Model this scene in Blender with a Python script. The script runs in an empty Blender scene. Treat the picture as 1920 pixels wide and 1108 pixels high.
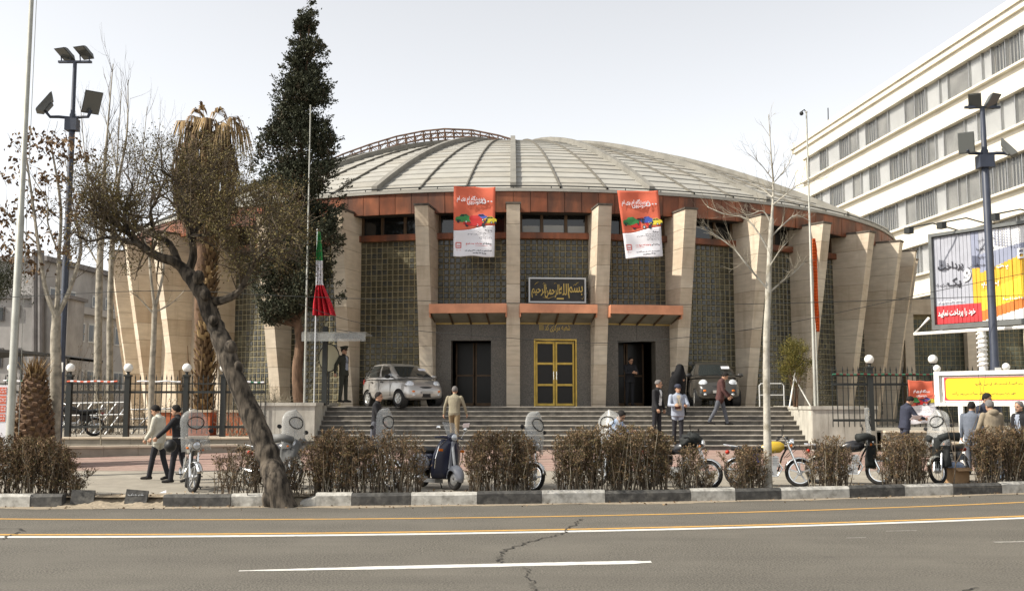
import bpy, bmesh, math, random
import numpy as np
from mathutils import Vector, Matrix
sc = bpy.context.scene
C = sc.collection
PI = math.pi
R = math.radians

# ------------------------------------------------------------------ camera, sky, sun, exposure
F, W0, H0, TILT, CAMZ = 1950.0, 1920.0, 1108.0, R(6.018), 1.9
cam = bpy.data.cameras.new('camera')
cam.sensor_width = 36; cam.lens = F / W0 * 36; cam.clip_start = .1; cam.clip_end = 3000
camo = bpy.data.objects.new('camera', cam); C.objects.link(camo)
camo.location = (0, 0, CAMZ); camo.rotation_euler = (R(90) + TILT, 0, 0)
sc.camera = camo

SUN_EL, SUN_AZ = R(42), R(-106)        # azimuth from +Y (view direction) clockwise: the sun stands left of the square
world = bpy.data.worlds.new('World'); sc.world = world; world.use_nodes = True
wn = world.node_tree; bg = wn.nodes['Background']
sky = wn.nodes.new('ShaderNodeTexSky'); sky.sky_type = 'NISHITA'; sky.sun_disc = False
sky.sun_elevation = SUN_EL; sky.sun_rotation = SUN_AZ
sky.air_density = 1.0; sky.dust_density = 2.0; sky.ozone_density = 1.0; sky.altitude = 600
hsv = wn.nodes.new('ShaderNodeHueSaturation'); hsv.inputs['Saturation'].default_value = .13
wn.links.new(sky.outputs[0], hsv.inputs['Color']); wn.links.new(hsv.outputs[0], bg.inputs[0])
bg.inputs[1].default_value = .145
sun = bpy.data.lights.new('sun', 'SUN'); sun.energy = 4.0; sun.angle = R(.6); sun.color = (1, .93, .82)
suno = bpy.data.objects.new('sun', sun); C.objects.link(suno)
sd = Vector((math.sin(SUN_AZ) * math.cos(SUN_EL), math.cos(SUN_AZ) * math.cos(SUN_EL), math.sin(SUN_EL)))
suno.rotation_euler = sd.to_track_quat('Z', 'Y').to_euler(); suno.location = (-20, 10, 30)
sc.view_settings.view_transform = 'Standard'; sc.view_settings.look = 'None'
sc.view_settings.exposure = 0.75; sc.view_settings.gamma = 1
try: sc.view_settings.use_curve_mapping = False
except Exception: pass
try:
    sc.cycles.max_bounces = 6; sc.cycles.transparent_max_bounces = 12; sc.cycles.use_denoising = True
    sc.cycles.caustics_reflective = False; sc.cycles.caustics_refractive = False
except Exception: pass

def ray(px, py):
    u, v = (px - W0 / 2) / F, (H0 / 2 - py) / F
    c, s = math.cos(TILT), math.sin(TILT)
    return Vector((u, c - v * s, s + v * c))
def at(px, py, Y):                     # the point of the place seen at a spot of the photograph, Y metres out
    d = ray(px, py); k = Y / d.y
    return Vector((d.x * k, Y, CAMZ + d.z * k))
def gr(px, py, z=0.0):                 # the same on the level z
    d = ray(px, py); k = (z - CAMZ) / d.z
    return Vector((d.x * k, d.y * k, z))
def xat(px, Y): return at(px, 740, Y).x

# ------------------------------------------------------------------ objects
def tag(o, label=None, cat=None, group=None, kind=None):
    if label: o['label'] = label
    if cat: o['category'] = cat
    if group: o['group'] = group
    if kind: o['kind'] = kind
    return o
def thing(name, label, cat, loc=(0, 0, 0), rz=0.0, group=None):
    o = bpy.data.objects.new(name, None); C.objects.link(o); o.empty_display_size = .2
    o.location = loc; o.rotation_euler = (0, 0, rz)
    return tag(o, label, cat, group)
def link(name, me, parent=None, loc=None):
    o = bpy.data.objects.new(name, me); C.objects.link(o)
    if parent is not None: o.parent = parent
    if loc is not None: o.location = loc
    return o
def frame(d, up=Vector((0, 0, 1))):
    d = d.normalized()
    if abs(d.dot(up)) > .98: up = Vector((1, 0, 0)) if abs(d.x) < .9 else Vector((0, 1, 0))
    a = d.cross(up).normalized(); return a, a.cross(d).normalized()
class MB:
    def __init__(s): s.v, s.f, s.m = [], [], []
    def add(s, vs, fs, m=0):
        b = len(s.v); s.v += [tuple(p) for p in vs]
        s.f += [tuple(b + i for i in q) for q in fs]; s.m += [m] * len(fs); return s
    def box(s, c, d, rz=0.0, m=0, M=None):
        x, y, z = d[0] / 2, d[1] / 2, d[2] / 2
        ca, sa = math.cos(rz), math.sin(rz); vs = []
        for k in (-z, z):
            for (i, j) in ((-x, -y), (x, -y), (x, y), (-x, y)):
                vs.append((c[0] + i * ca - j * sa, c[1] + i * sa + j * ca, c[2] + k))
        if M is not None: vs = [tuple(M @ Vector(p)) for p in vs]
        return s.add(vs, [(3, 2, 1, 0), (4, 5, 6, 7), (0, 1, 5, 4), (1, 2, 6, 5), (2, 3, 7, 6), (3, 0, 4, 7)], m)
    def hexa(s, p, m=0):               # eight corners: four below, four above, same order as box
        return s.add(p, [(3, 2, 1, 0), (4, 5, 6, 7), (0, 1, 5, 4), (1, 2, 6, 5), (2, 3, 7, 6), (3, 0, 4, 7)], m)
    def bar(s, a, b, w, h=None, m=0, up=Vector((0, 0, 1))):
        a, b = Vector(a), Vector(b); h = h or w; p, q = frame(b - a, up)
        vs = [e + p * i * w / 2 + q * j * h / 2 for e in (a, b) for (i, j) in ((-1, -1), (1, -1), (1, 1), (-1, 1))]
        return s.hexa(vs, m)
    def tube(s, pts, r, n=6, m=0, cap=True, closed=False):
        pts = [Vector(p) for p in pts]; N = len(pts)
        rs = r if isinstance(r, (list, tuple)) else [r] * N
        vs, fs = [], []
        ref = None
        for i, p in enumerate(pts):
            if closed: d = pts[(i + 1) % N] - pts[i - 1]
            else: d = pts[min(i + 1, N - 1)] - pts[max(i - 1, 0)]
            if d.length < 1e-9: d = Vector((0, 0, 1))
            if ref is None: a, b = frame(d); ref = a
            else:
                a = ref - d.normalized() * ref.dot(d.normalized())
                a = a.normalized() if a.length > 1e-6 else frame(d)[0]
                ref = a; b = a.cross(d.normalized())
            for k in range(n):
                t = 2 * PI * k / n
                vs.append(p + (a * math.cos(t) + b * math.sin(t)) * rs[i])
        for i in range(N if closed else N - 1):
            j = (i + 1) % N
            for k in range(n):
                l = (k + 1) % n
                fs.append((i * n + k, i * n + l, j * n + l, j * n + k))
        if cap and not closed:
            fs.append(tuple(range(n))[::-1]); fs.append(tuple((N - 1) * n + k for k in range(n)))
        return s.add(vs, fs, m)
    def lathe(s, prof, c=(0, 0, 0), n=12, m=0, axis='z', cap=True):
        vs, fs = [], []
        for (r, z) in prof:
            for k in range(n):
                t = 2 * PI * k / n; p = (r * math.cos(t), r * math.sin(t), z)
                if axis == 'y': p = (p[0], p[2], p[1])
                elif axis == 'x': p = (p[2], p[0], p[1])
                vs.append((c[0] + p[0], c[1] + p[1], c[2] + p[2]))
        for i in range(len(prof) - 1):
            for k in range(n):
                l = (k + 1) % n; fs.append((i * n + k, i * n + l, (i + 1) * n + l, (i + 1) * n + k))
        if cap:
            fs.append(tuple(range(n))[::-1]); fs.append(tuple((len(prof) - 1) * n + k for k in range(n)))
        return s.add(vs, fs, m)
    def ball(s, c, r, n=10, k=6, m=0, M=None):
        r = r if isinstance(r, (tuple, list)) else (r, r, r); vs, fs = [], []
        for i in range(k + 1):
            th = PI * i / k
            for j in range(n):
                a = 2 * PI * j / n
                p = Vector((r[0] * math.sin(th) * math.cos(a), r[1] * math.sin(th) * math.sin(a), r[2] * math.cos(th)))
                if M is not None: p = M @ p
                vs.append(p + Vector(c))
        for i in range(k):
            for j in range(n):
                l = (j + 1) % n; fs.append((i * n + j, (i + 1) * n + j, (i + 1) * n + l, i * n + l))
        return s.add(vs, fs, m)
    def prism(s, poly, a, b, m=0, axis='y'):   # polygon in (x,z), pushed from y=a to y=b
        n = len(poly)
        f = {'y': lambda p, k: (p[0], k, p[1]), 'z': lambda p, k: (p[0], p[1], k), 'x': lambda p, k: (k, p[0], p[1])}[axis]
        vs = [f(p, a) for p in poly] + [f(p, b) for p in poly]
        return s.add(vs, [tuple(range(n)), tuple(range(2 * n - 1, n - 1, -1))] + [(i, n + i, n + (i + 1) % n, (i + 1) % n) for i in range(n)], m)
    def grid(s, rows, m=0, closed=False):
        n = len(rows[0]); fs = []
        for i in range(len(rows) - 1):
            for k in range(n if closed else n - 1):
                l = (k + 1) % n; fs.append((i * n + k, i * n + l, (i + 1) * n + l, (i + 1) * n + k))
        return s.add([p for r_ in rows for p in r_], fs, m)
    def mesh(s, name, mats, smooth=False, off=None):
        me = bpy.data.meshes.new(name)
        vs = s.v if off is None else [(p[0] - off[0], p[1] - off[1], p[2] - off[2]) for p in s.v]
        me.from_pydata(vs, [], s.f)
        mats = mats if isinstance(mats, (list, tuple)) else [mats]
        for mm in mats: me.materials.append(mm)
        if len(mats) > 1: me.polygons.foreach_set('material_index', s.m)
        if smooth:
            me.polygons.foreach_set('use_smooth', [True] * len(me.polygons))
            if smooth != 'all':
                try: me.set_sharp_from_angle(angle=R(40))
                except Exception: pass
        me.update(); return me
    def build(s, name, mats, parent=None, smooth=False, world=False, kind=None, fix=False):
        off = parent.location if (world and parent is not None) else None
        me = s.mesh(name, mats, smooth, off)
        if fix:
            bm = bmesh.new(); bm.from_mesh(me); bmesh.ops.recalc_face_normals(bm, faces=bm.faces); bm.to_mesh(me); bm.free()
        o = link(name, me, parent)
        if kind: o['kind'] = kind
        return o
def bevel(o, w=.01, seg=2):
    b = o.modifiers.new('bevel', 'BEVEL'); b.width = w; b.segments = seg; b.limit_method = 'ANGLE'; b.angle_limit = R(35); return o
def solid(name, mb, mats, label, cat, base, smooth=False, group=None, kind=None):
    me = mb.mesh(name, mats, smooth, base); o = link(name, me, None, base); return tag(o, label, cat, group, kind)

# ------------------------------------------------------------------ materials
def mat(name, col, rough=.7, metal=0.0, var=.0, scale=4.0, bump=0.0, bscale=None, spec=.3, col2=None, detail=4.0, stretch=None, fac=(.35, .65)):
    m = bpy.data.materials.new(name); m.use_nodes = True; nt = m.node_tree; b = nt.nodes['Principled BSDF']
    b.inputs['Base Color'].default_value = (*col, 1); b.inputs['Roughness'].default_value = rough
    b.inputs['Metallic'].default_value = metal; b.inputs['Specular IOR Level'].default_value = spec
    if var or col2 or bump:
        tc = nt.nodes.new('ShaderNodeTexCoord'); src = tc.outputs['Object']
        if stretch:
            mp = nt.nodes.new('ShaderNodeMapping'); mp.inputs['Scale'].default_value = stretch
            nt.links.new(src, mp.inputs[0]); src = mp.outputs[0]
        nz = nt.nodes.new('ShaderNodeTexNoise'); nz.inputs['Scale'].default_value = scale; nz.inputs['Detail'].default_value = detail
        nt.links.new(src, nz.inputs['Vector'])
        if var or col2:
            rp = nt.nodes.new('ShaderNodeValToRGB'); rp.color_ramp.elements[0].position = fac[0]; rp.color_ramp.elements[1].position = fac[1]
            lo = tuple(c * (1 - var) for c in col); hi = col2 or tuple(min(1, c * (1 + var)) for c in col)
            rp.color_ramp.elements[0].color = (*lo, 1); rp.color_ramp.elements[1].color = (*hi, 1)
            nt.links.new(nz.outputs[0], rp.inputs[0]); nt.links.new(rp.outputs[0], b.inputs['Base Color'])
        if bump:
            bp = nt.nodes.new('ShaderNodeBump'); bp.inputs['Strength'].default_value = bump; bp.inputs['Distance'].default_value = .02
            s2 = nz
            if bscale:
                s2 = nt.nodes.new('ShaderNodeTexNoise'); s2.inputs['Scale'].default_value = bscale; s2.inputs['Detail'].default_value = 5
                nt.links.new(src, s2.inputs['Vector'])
            nt.links.new(s2.outputs[0], bp.inputs['Height']); nt.links.new(bp.outputs[0], b.inputs['Normal'])
    return m
def dirt(m, col, scale=2.0, lo=.5, hi=.7, stretch=None, amount=1.0):
    """a second, larger pattern of stains over the material's own colour"""
    nt = m.node_tree; b = nt.nodes['Principled BSDF']; inp = b.inputs['Base Color']
    mx = nt.nodes.new('ShaderNodeMix'); mx.data_type = 'RGBA'
    if inp.links: nt.links.new(inp.links[0].from_socket, mx.inputs['A'])
    else: mx.inputs['A'].default_value = inp.default_value
    mx.inputs['B'].default_value = (*col, 1)
    tc = nt.nodes.new('ShaderNodeTexCoord'); mp = nt.nodes.new('ShaderNodeMapping'); mp.inputs['Scale'].default_value = stretch or (1, 1, 1)
    gm = nt.nodes.new('ShaderNodeNewGeometry'); nt.links.new(gm.outputs['Position'], mp.inputs[0])
    nz = nt.nodes.new('ShaderNodeTexNoise'); nz.inputs['Scale'].default_value = scale; nz.inputs['Detail'].default_value = 6; nz.inputs['Roughness'].default_value = .65
    nt.links.new(mp.outputs[0], nz.inputs['Vector'])
    mr = nt.nodes.new('ShaderNodeMapRange'); mr.inputs['From Min'].default_value = lo; mr.inputs['From Max'].default_value = hi; mr.inputs['To Max'].default_value = amount
    nt.links.new(nz.outputs[0], mr.inputs[0]); nt.links.new(mr.outputs[0], mx.inputs['Factor']); nt.links.new(mx.outputs['Result'], inp)
    return m
def glassy(name, col, alpha=.35, rough=.05):
    m = bpy.data.materials.new(name); m.use_nodes = True; nt = m.node_tree; nt.nodes.clear()
    o = nt.nodes.new('ShaderNodeOutputMaterial'); mx = nt.nodes.new('ShaderNodeMixShader'); tr = nt.nodes.new('ShaderNodeBsdfTransparent')
    pb = nt.nodes.new('ShaderNodeBsdfPrincipled'); pb.inputs['Base Color'].default_value = (*col, 1); pb.inputs['Roughness'].default_value = rough
    mx.inputs[0].default_value = alpha; nt.links.new(tr.outputs[0], mx.inputs[1]); nt.links.new(pb.outputs[0], mx.inputs[2]); nt.links.new(mx.outputs[0], o.inputs[0])
    return m

M = {}
M['asphalt'] = dirt(dirt(dirt(mat('asphalt', (.108, .099, .082), .9, var=.5, scale=42, bump=.6, bscale=70, detail=8, fac=(.40, .60)), (.140, .128, .106), .55, .42, .66, amount=.7), (.078, .071, .060), .9, .46, .74, stretch=(.05, .9, 1), amount=.6), (.062, .057, .050), 1.4, .64, .76, amount=.7)
M['paint_white'] = dirt(mat('road_paint_white', (.58, .57, .53), .7, var=.08, scale=12), (.30, .28, .25), 9, .55, .72, amount=.8)
M['paint_yellow'] = dirt(mat('road_paint_yellow', (.50, .285, .07), .7, var=.1, scale=12), (.25, .21, .15), 7, .52, .72, amount=.8)
M['crack'] = mat('crack', (.03, .028, .025), .95)
M['tar'] = mat('tar_patch', (.10, .095, .085), .85, var=.2, scale=20)
M['kerb_white'] = dirt(mat('kerb_white', (.44, .425, .385), .85, var=.14, scale=9, bump=.4), (.20, .19, .165), 5, .46, .66, amount=.85)
M['kerb_black'] = dirt(mat('kerb_black', (.06, .058, .054), .75, var=.3, scale=9, bump=.4), (.17, .16, .14), 5, .5, .72, amount=.7)
M['concrete'] = dirt(mat('concrete', (.275, .25, .205), .9, var=.12, scale=3, bump=.25, bscale=30), (.22, .20, .165), .9, .45, .7, amount=.7)
M['pink'] = dirt(mat('pink_paving', (.30, .20, .17), .9, var=.12, scale=3.5, bump=.2, bscale=25), (.29, .225, .185), .8, .45, .65, amount=.7)
M['soil'] = mat('soil', (.20, .16, .11), 1, var=.3, scale=8, bump=.6, bscale=20)
M['sand'] = mat('sand', (.27, .225, .165), 1, var=.2, scale=14, bump=.7, bscale=30)
M['stone'] = dirt(dirt(mat('travertine', (.56, .485, .38), .8, var=.09, scale=2.2, bump=.12, bscale=18, stretch=(1, 1, 4)), (.44, .355, .26), .55, .42, .68, amount=.75), (.30, .24, .17), 1.1, .55, .78, stretch=(2.6, 2.6, .22), amount=.55)
M['stone2'] = dirt(dirt(mat('travertine_dull', (.52, .44, .335), .8, var=.1, scale=2.6, bump=.12, bscale=18, stretch=(1, 1, 4)), (.42, .33, .235), .6, .42, .66, amount=.8), (.28, .22, .155), 1.1, .52, .76, stretch=(2.6, 2.6, .22), amount=.6)
M['cap'] = mat('pier_cap', (.09, .075, .06), .8, var=.3, scale=6)
M['mortar'] = mat('mortar', (.25, .215, .13), .9, var=.15, scale=6)
M['gblock'] = mat('glass_block', (.062, .056, .036), .22, var=.35, scale=2.2, spec=.5)
M['gblock2'] = mat('glass_block_dark', (.05, .05, .042), .2, var=.35, scale=3, spec=.5)  # entrance bays: canopy shade put into the colour; elsewhere a random darker block
M['granite'] = dirt(mat('granite', (.105, .092, .075), .38, var=.35, scale=26, detail=8, spec=.4), (.19, .155, .12), 1.1, .56, .75, amount=.55)
M['copper'] = dirt(mat('copper', (.27, .092, .042), .5, .15, var=.25, scale=1.6, bump=.05, spec=.35), (.07, .036, .024), 1.2, .37, .62, stretch=(1.3, 1.3, .35), amount=.85)
M['copper2'] = dirt(mat('copper_dark', (.21, .066, .03), .5, .15, var=.25, scale=1.8, spec=.35), (.07, .035, .022), 1.3, .42, .7, stretch=(1.3, 1.3, .35), amount=.85)
M['copper3'] = dirt(mat('copper_light', (.58, .255, .14), .45, .15, var=.14, scale=2.2, spec=.35), (.30, .11, .06), 1.6, .5, .75, stretch=(1, 1, .5), amount=.6)
M['roof'] = dirt(mat('roof_panel', (.33, .318, .282), .55, var=.07, scale=2.5), (.36, .34, .29), .7, .48, .7, amount=.7)
M['roof2'] = dirt(mat('roof_panel_worn', (.30, .284, .245), .6, var=.08, scale=2.5), (.33, .30, .25), .7, .46, .7, amount=.7)
M['roof_rib'] = mat('roof_rib', (.20, .19, .165), .7, var=.15, scale=2); M['roof_seam'] = mat('roof_seam_cap', (.13, .12, .10), .7); M['roof_gap'] = mat('roof_underlay', (.19, .18, .16), .8)
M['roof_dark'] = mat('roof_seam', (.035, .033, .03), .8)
M['dark'] = mat('dark_interior', (.014, .012, .010), .8)
M['black'] = mat('black_plastic', (.018, .018, .018), .5)
M['blackm'] = mat('black_iron', (.022, .024, .022), .5, spec=.4)
M['tyre'] = mat('tyre', (.022, .021, .020), .85, bump=.3, bscale=40)
M['chrome'] = mat('chrome', (.72, .72, .70), .16, .95)
M['steel'] = mat('steel', (.45, .45, .44), .38, .7, var=.1, scale=8)
M['white'] = mat('white_paint', (.76, .75, .70), .5, var=.05, scale=3)
M['gold'] = mat('gilded', (.52, .35, .075), .4, .45, var=.15, scale=5)
M['goldlet'] = mat('gold_lettering', (.55, .40, .12), .45, .25)
M['dglass'] = mat('dark_glass', (.012, .013, .013), .06, spec=.6)
M['bluesteel'] = mat('blue_grey_paint', (.035, .042, .062), .45, var=.12, scale=4, spec=.4)
M['greypole'] = dirt(mat('grey_pole', (.37, .37, .33), .5, .2, var=.08, scale=3), (.24, .23, .19), 2, .5, .7, amount=.6)
M['red'] = mat('banner_red', (.56, .125, .07), .8, var=.05, scale=3)
M['bwhite'] = mat('banner_white', (.66, .65, .68), .8, var=.03, scale=3)
M['ink'] = mat('ink', (.03, .03, .04), .8)
M['inkred'] = mat('ink_red', (.50, .06, .05), .8)
M['lamp'] = mat('globe_white', (.78, .78, .74), .3)
M['bark'] = mat('bark_dark', (.066, .054, .041), .95, var=.7, scale=11, bump=1.0, bscale=18, stretch=(1, 1, .3), fac=(.38, .62))
M['barkl'] = mat('bark_pale', (.25, .225, .18), .9, var=.35, scale=6, bump=.5, bscale=14, fac=(.3, .6))
M['barkw'] = dirt(mat('bark_plane_tree', (.38, .355, .30), .85, var=.18, scale=5, bump=.4, bscale=14), (.24, .215, .165), 3.2, .52, .62, amount=.9)
M['barkb'] = mat('bark_brown', (.13, .08, .05), .95, var=.35, scale=8, bump=.8, bscale=15, stretch=(1, 1, .4))
M['twig'] = mat('twig', (.10, .078, .055), .95)
M['twigl'] = mat('twig_pale', (.25, .22, .165), .95)
def leaf(name, col): return mat(name, col, .75, spec=.2)
M['cyp'] = leaf('cypress_leaf', (.032, .036, .021)); M['cyp2'] = leaf('cypress_leaf_light', (.062, .066, .038)); M['cyp3'] = leaf('cypress_leaf_brown', (.07, .055, .035))
M['olive'] = leaf('leaf_olive', (.125, .105, .04)); M['olive2'] = leaf('leaf_yellow', (.165, .125, .045)); M['olive3'] = leaf('leaf_brown', (.095, .07, .035))
M['dry'] = leaf('leaf_dry', (.165, .104, .056)); M['dry2'] = leaf('leaf_dry_dark', (.098, .062, .036)); M['dry3'] = leaf('leaf_dry_pale', (.25, .175, .10))
M['frond'] = leaf('frond_dry', (.30, .205, .10)); M['frond2'] = leaf('frond_brown', (.12, .075, .038)); M['frond3'] = leaf('frond_dark', (.075, .052, .03))
M['thuja'] = leaf('thuja', (.15, .125, .03)); M['thuja2'] = leaf('thuja_dark', (.075, .075, .022))
M['hg'] = leaf('hedge_green', (.105, .086, .036))
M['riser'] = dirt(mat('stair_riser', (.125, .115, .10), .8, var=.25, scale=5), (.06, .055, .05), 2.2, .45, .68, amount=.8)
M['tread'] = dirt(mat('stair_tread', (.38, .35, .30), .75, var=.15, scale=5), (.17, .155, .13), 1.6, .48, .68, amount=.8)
M['granite_floor'] = mat('platform_stone', (.24, .22, .19), .7, var=.15, scale=3)
M['planter_stone'] = dirt(mat('planter_stone', (.43, .41, .355), .85, var=.1, scale=3, bump=.1, bscale=20), (.24, .225, .19), 1.2, .46, .7, stretch=(2.2, 2.2, .5), amount=.85)
M['mortar2'] = mat('stone_joint', (.20, .165, .115), .95)
M['frame_brown'] = mat('bronze_frame', (.11, .07, .04), .5, .3, var=.2, scale=4)
M['blind'] = mat('window_blind', (.42, .43, .42), .7)
M['rust'] = mat('rusted_iron', (.10, .06, .04), .8, .2, var=.3, scale=6)
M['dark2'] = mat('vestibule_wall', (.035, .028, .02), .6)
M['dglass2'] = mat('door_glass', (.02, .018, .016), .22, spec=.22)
M['soffit'] = mat('soffit_glass', (.22, .21, .17), .35, var=.15, scale=3)
M['brass'] = mat('brass_strip', (.38, .26, .08), .4, .4)
M['slate'] = mat('slate_board', (.035, .034, .032), .45, var=.2, scale=5)
M['silver'] = mat('silver_frame', (.52, .53, .53), .4, .5)
M['office_wall'] = dirt(mat('office_wall', (.66, .61, .505), .8, var=.05, scale=.8), (.52, .48, .40), .5, .52, .75, stretch=(1, 1, .3), amount=.8)
M['office_sill'] = dirt(mat('office_sill', (.66, .62, .53), .8, var=.06, scale=1.2), (.40, .36, .29), .9, .5, .7, amount=.6)
M['curtain'] = mat('curtain_white', (.43, .43, .42), .9, var=.08, scale=.6)
M['curtain_grey'] = mat('curtain_grey', (.20, .195, .18), .9, var=.25, scale=.7)
M['winpane'] = glassy('window_glass', (.30, .31, .31), .12, .08)
M['gblock3'] = mat('glass_block_green', (.085, .092, .068), .3, var=.3, scale=1.5)
M['plaster'] = dirt(mat('plaster_grey', (.33, .315, .30), .9, var=.12, scale=1.2), (.17, .16, .15), .5, .45, .7, stretch=(1, 1, .4), amount=.8)
M['plaster2'] = mat('plaster_dark', (.16, .15, .145), .9, var=.15, scale=2)
M['plaster3'] = dirt(mat('plaster_pale', (.40, .385, .37), .9, var=.08, scale=1.2), (.27, .255, .24), .5, .48, .7, amount=.7)
M['white2'] = mat('white_frame', (.50, .50, .48), .6)
M['dglass3'] = mat('far_window_glass', (.06, .065, .07), .15)
M['ropegreen'] = mat('rope_green', (.03, .12, .07), .6)
M['lampgrey'] = mat('floodlight_body', (.13, .135, .13), .5, .3, var=.1, scale=5)
M['lampglass'] = mat('floodlight_glass', (.10, .105, .10), .12, spec=.6)
M['flag_green'] = mat('flag_green', (.02, .20, .05), .85); M['flag_red'] = mat('flag_red', (.48, .018, .03), .85); M['flag_orange'] = mat('flag_orange', (.62, .10, .015), .85)
M['polycarb'] = glassy('polycarbonate', (.42, .43, .41), .4, .3)
M['cream'] = mat('cream_plate', (.52, .49, .34), .6, var=.05, scale=3)
M['sign_grey'] = mat('sign_grey', (.22, .20, .19), .6); M['sign_red'] = mat('sign_red', (.40, .03, .05), .6); M['sign_yellow'] = mat('sign_yellow', (.72, .50, .02), .6, var=.04, scale=2)
for k_, c_ in dict(ad_grey=(.33, .34, .38), ad_red=(.50, .04, .045), ad_orange=(.62, .36, .03), ad_brown=(.50, .16, .03), ad_white=(.66, .66, .66), ad_blue=(.24, .26, .34), ad_gold=(.70, .50, .04), ad_ink=(.05, .05, .06)).items(): M[k_] = mat(k_, c_, .5, var=.05, scale=4)
M['plank'] = mat('plank', (.24, .205, .15), .95, var=.3, scale=5, stretch=(1, 6, 6), bump=.4)
M['redbrick'] = mat('red_masonry', (.42, .13, .06), .9, var=.2, scale=7)
M['carsilver'] = mat('car_paint_silver', (.44, .42, .39), .28, .55, var=.02, scale=2, spec=.5); M['cargrey'] = mat('car_paint_grey', (.036, .033, .028), .3, .1, spec=.5)
for k_ in ('carsilver', 'cargrey'): M[k_].node_tree.nodes['Principled BSDF'].inputs['Coat Weight'].default_value = .5
M['carglass'] = mat('car_glass', (.022, .026, .026), .05, spec=.8)
M['headlamp'] = mat('headlamp_glass', (.60, .62, .64), .1, .3, spec=.7); M['amber'] = mat('amber_lens', (.62, .16, .02), .2); M['tail'] = mat('red_lens', (.42, .03, .015), .2)
M['paintblank'] = mat('plate_blank', (.36, .345, .32), .5); M['alloy'] = mat('alloy_rim', (.52, .52, .50), .3, .7)
for k_, c_ in dict(mred=(.30, .02, .02), mgrey=(.30, .28, .24), mblack=(.02, .02, .022), mblue=(.02, .03, .10), mblueyellow=(.02, .035, .19), myellow=(.48, .32, .03), mnavy=(.03, .034, .06), mnavyl=(.30, .31, .34)).items(): M[k_] = mat('paint_' + k_[1:], c_, .25, spec=.5)
M['wscreen'] = glassy('weather_screen', (.42, .42, .40), .28, .3); M['wscreen2'] = glassy('weather_screen_milky', (.44, .44, .42), .42, .4); M['screenfilm'] = glassy('screen_film', (.40, .40, .37), .35, .2)
M['greycover'] = mat('grey_leatherette', (.14, .14, .135), .6, var=.2, scale=5); M['blackcloth'] = mat('black_cloth', (.02, .022, .021), .75, var=.3, scale=6)
M['card'] = mat('cardboard', (.34, .22, .12), .9, var=.1, scale=5); M['bluebag'] = mat('blue_plastic', (.25, .32, .45), .35, var=.3, scale=8)

M['paint_worn'] = mat('road_paint_worn', (.26, .25, .22), .8, var=.3, scale=20)
M['gblock4'] = mat('glass_block_pale', (.105, .098, .066), .25, var=.3, scale=3)
M['roperred'] = mat('rope_dark_red', (.10, .025, .02), .7)
rnd = random.Random(7)
# ------------------------------------------------------------------ ground, road, kerb
def curve(a, b, c):
    def k(x):
        e = 14.0
        if x > e: return c + a * e + b * e * e + (x - e) * (a + 2 * b * e) * .9
        if x < -e: return c - a * e + b * e * e + (x + e) * (a - 2 * b * e) * .9
        return c + a * x + b * x * x
    return k
KERB, WHITE = curve(.139, .00837, 20.36), curve(.1463, .01008, 15.9)
YFAR = curve(.143, .01279, 18.07)
xs = [-60 + i * 1.5 for i in range(81)]
g = MB(); g.add([(-900, -300, -.06), (900, -300, -.06), (900, 1500, -.06), (-900, 1500, -.06)], [(0, 1, 2, 3)])
g.build('ground', M['concrete'], kind='structure')
g = MB(); g.grid([[(x, -30, 0) for x in xs], [(x, 4, 0) for x in xs], [(x, KERB(x) + .06, 0) for x in xs]])
road = g.build('road', M['asphalt'], kind='structure')
def stripe(name, f, w, x0, x1, m, z=.004, step=.5, jag=0.0):
    b = MB(); n = int((x1 - x0) / step); r = random.Random(name)
    lo, hi = [], []
    for i in range(n + 1):
        x = x0 + (x1 - x0) * i / n; y = f(x)
        lo.append((x, y - w / 2 + r.uniform(-jag, jag), z)); hi.append((x, y + w / 2 + r.uniform(-jag, jag), z))
    b.grid([lo, hi]); o = b.build(name, m, kind='structure'); return o
stripe('road_edge_line', WHITE, .2, -40, 40, M['paint_white'], jag=.006)
stripe('road_yellow_line', lambda x: WHITE(x) + .27, .15, -40, 40, M['paint_yellow'], jag=.008)
stripe('road_yellow_line', YFAR, .13, -40, 40, M['paint_yellow'], jag=.01)
b = MB(); lo, hi = [], []
for i in range(46):
    t = i / 45; x = -3.15 + 4.85 * t; y = 12.27 + .69 * t
    w = .12 * min(1, .25 + t * 2.2) * (1 if t < .96 else .55)
    lo.append((x, y - w + rnd.uniform(-.012, .012), .004)); hi.append((x, y + w + rnd.uniform(-.012, .012), .004))
b.grid([lo, hi]); b.build('road_lane_dash', M['paint_white'], kind='structure')
for (px, py, l, w) in ((1920, 1015, .9, .12), (1690, 995, .5, .05), (1605, 1008, .3, .05)):
    p = gr(px, py); b = MB()
    b.add([(p.x - l / 2, p.y - w / 2 - l * .07, .004), (p.x + l / 2, p.y - w / 2 + l * .07, .004), (p.x + l / 2, p.y + w / 2 + l * .07, .004), (p.x - l / 2, p.y + w / 3 - l * .07, .004)], [(0, 1, 2, 3)])
    b.build('worn_paint_mark', M['paint_worn'], kind='structure')
cr = MB()
def crack(pts, w):
    P = [gr(px, py, .009) for px, py in pts]; out = []
    for a, c in zip(P, P[1:]):
        n = max(2, int((c - a).length / .07))
        for i in range(n): out.append(a.lerp(c, i / n) + Vector((rnd.uniform(-.05, .05), rnd.uniform(-.03, .03), 0)))
    out.append(P[-1]); lo, hi = [], []
    for i, p in enumerate(out):
        d = (out[min(i + 1, len(out) - 1)] - out[max(0, i - 1)]); d.z = 0
        n = Vector((-d.y, d.x, 0)); n = n.normalized() if n.length > 1e-6 else Vector((1, 0, 0))
        k = w * rnd.uniform(.4, 1.3) * (.5 if i in (0, len(out) - 1) else 1)
        lo.append(p - n * k); hi.append(p + n * k)
    cr.grid([lo, hi])
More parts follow.
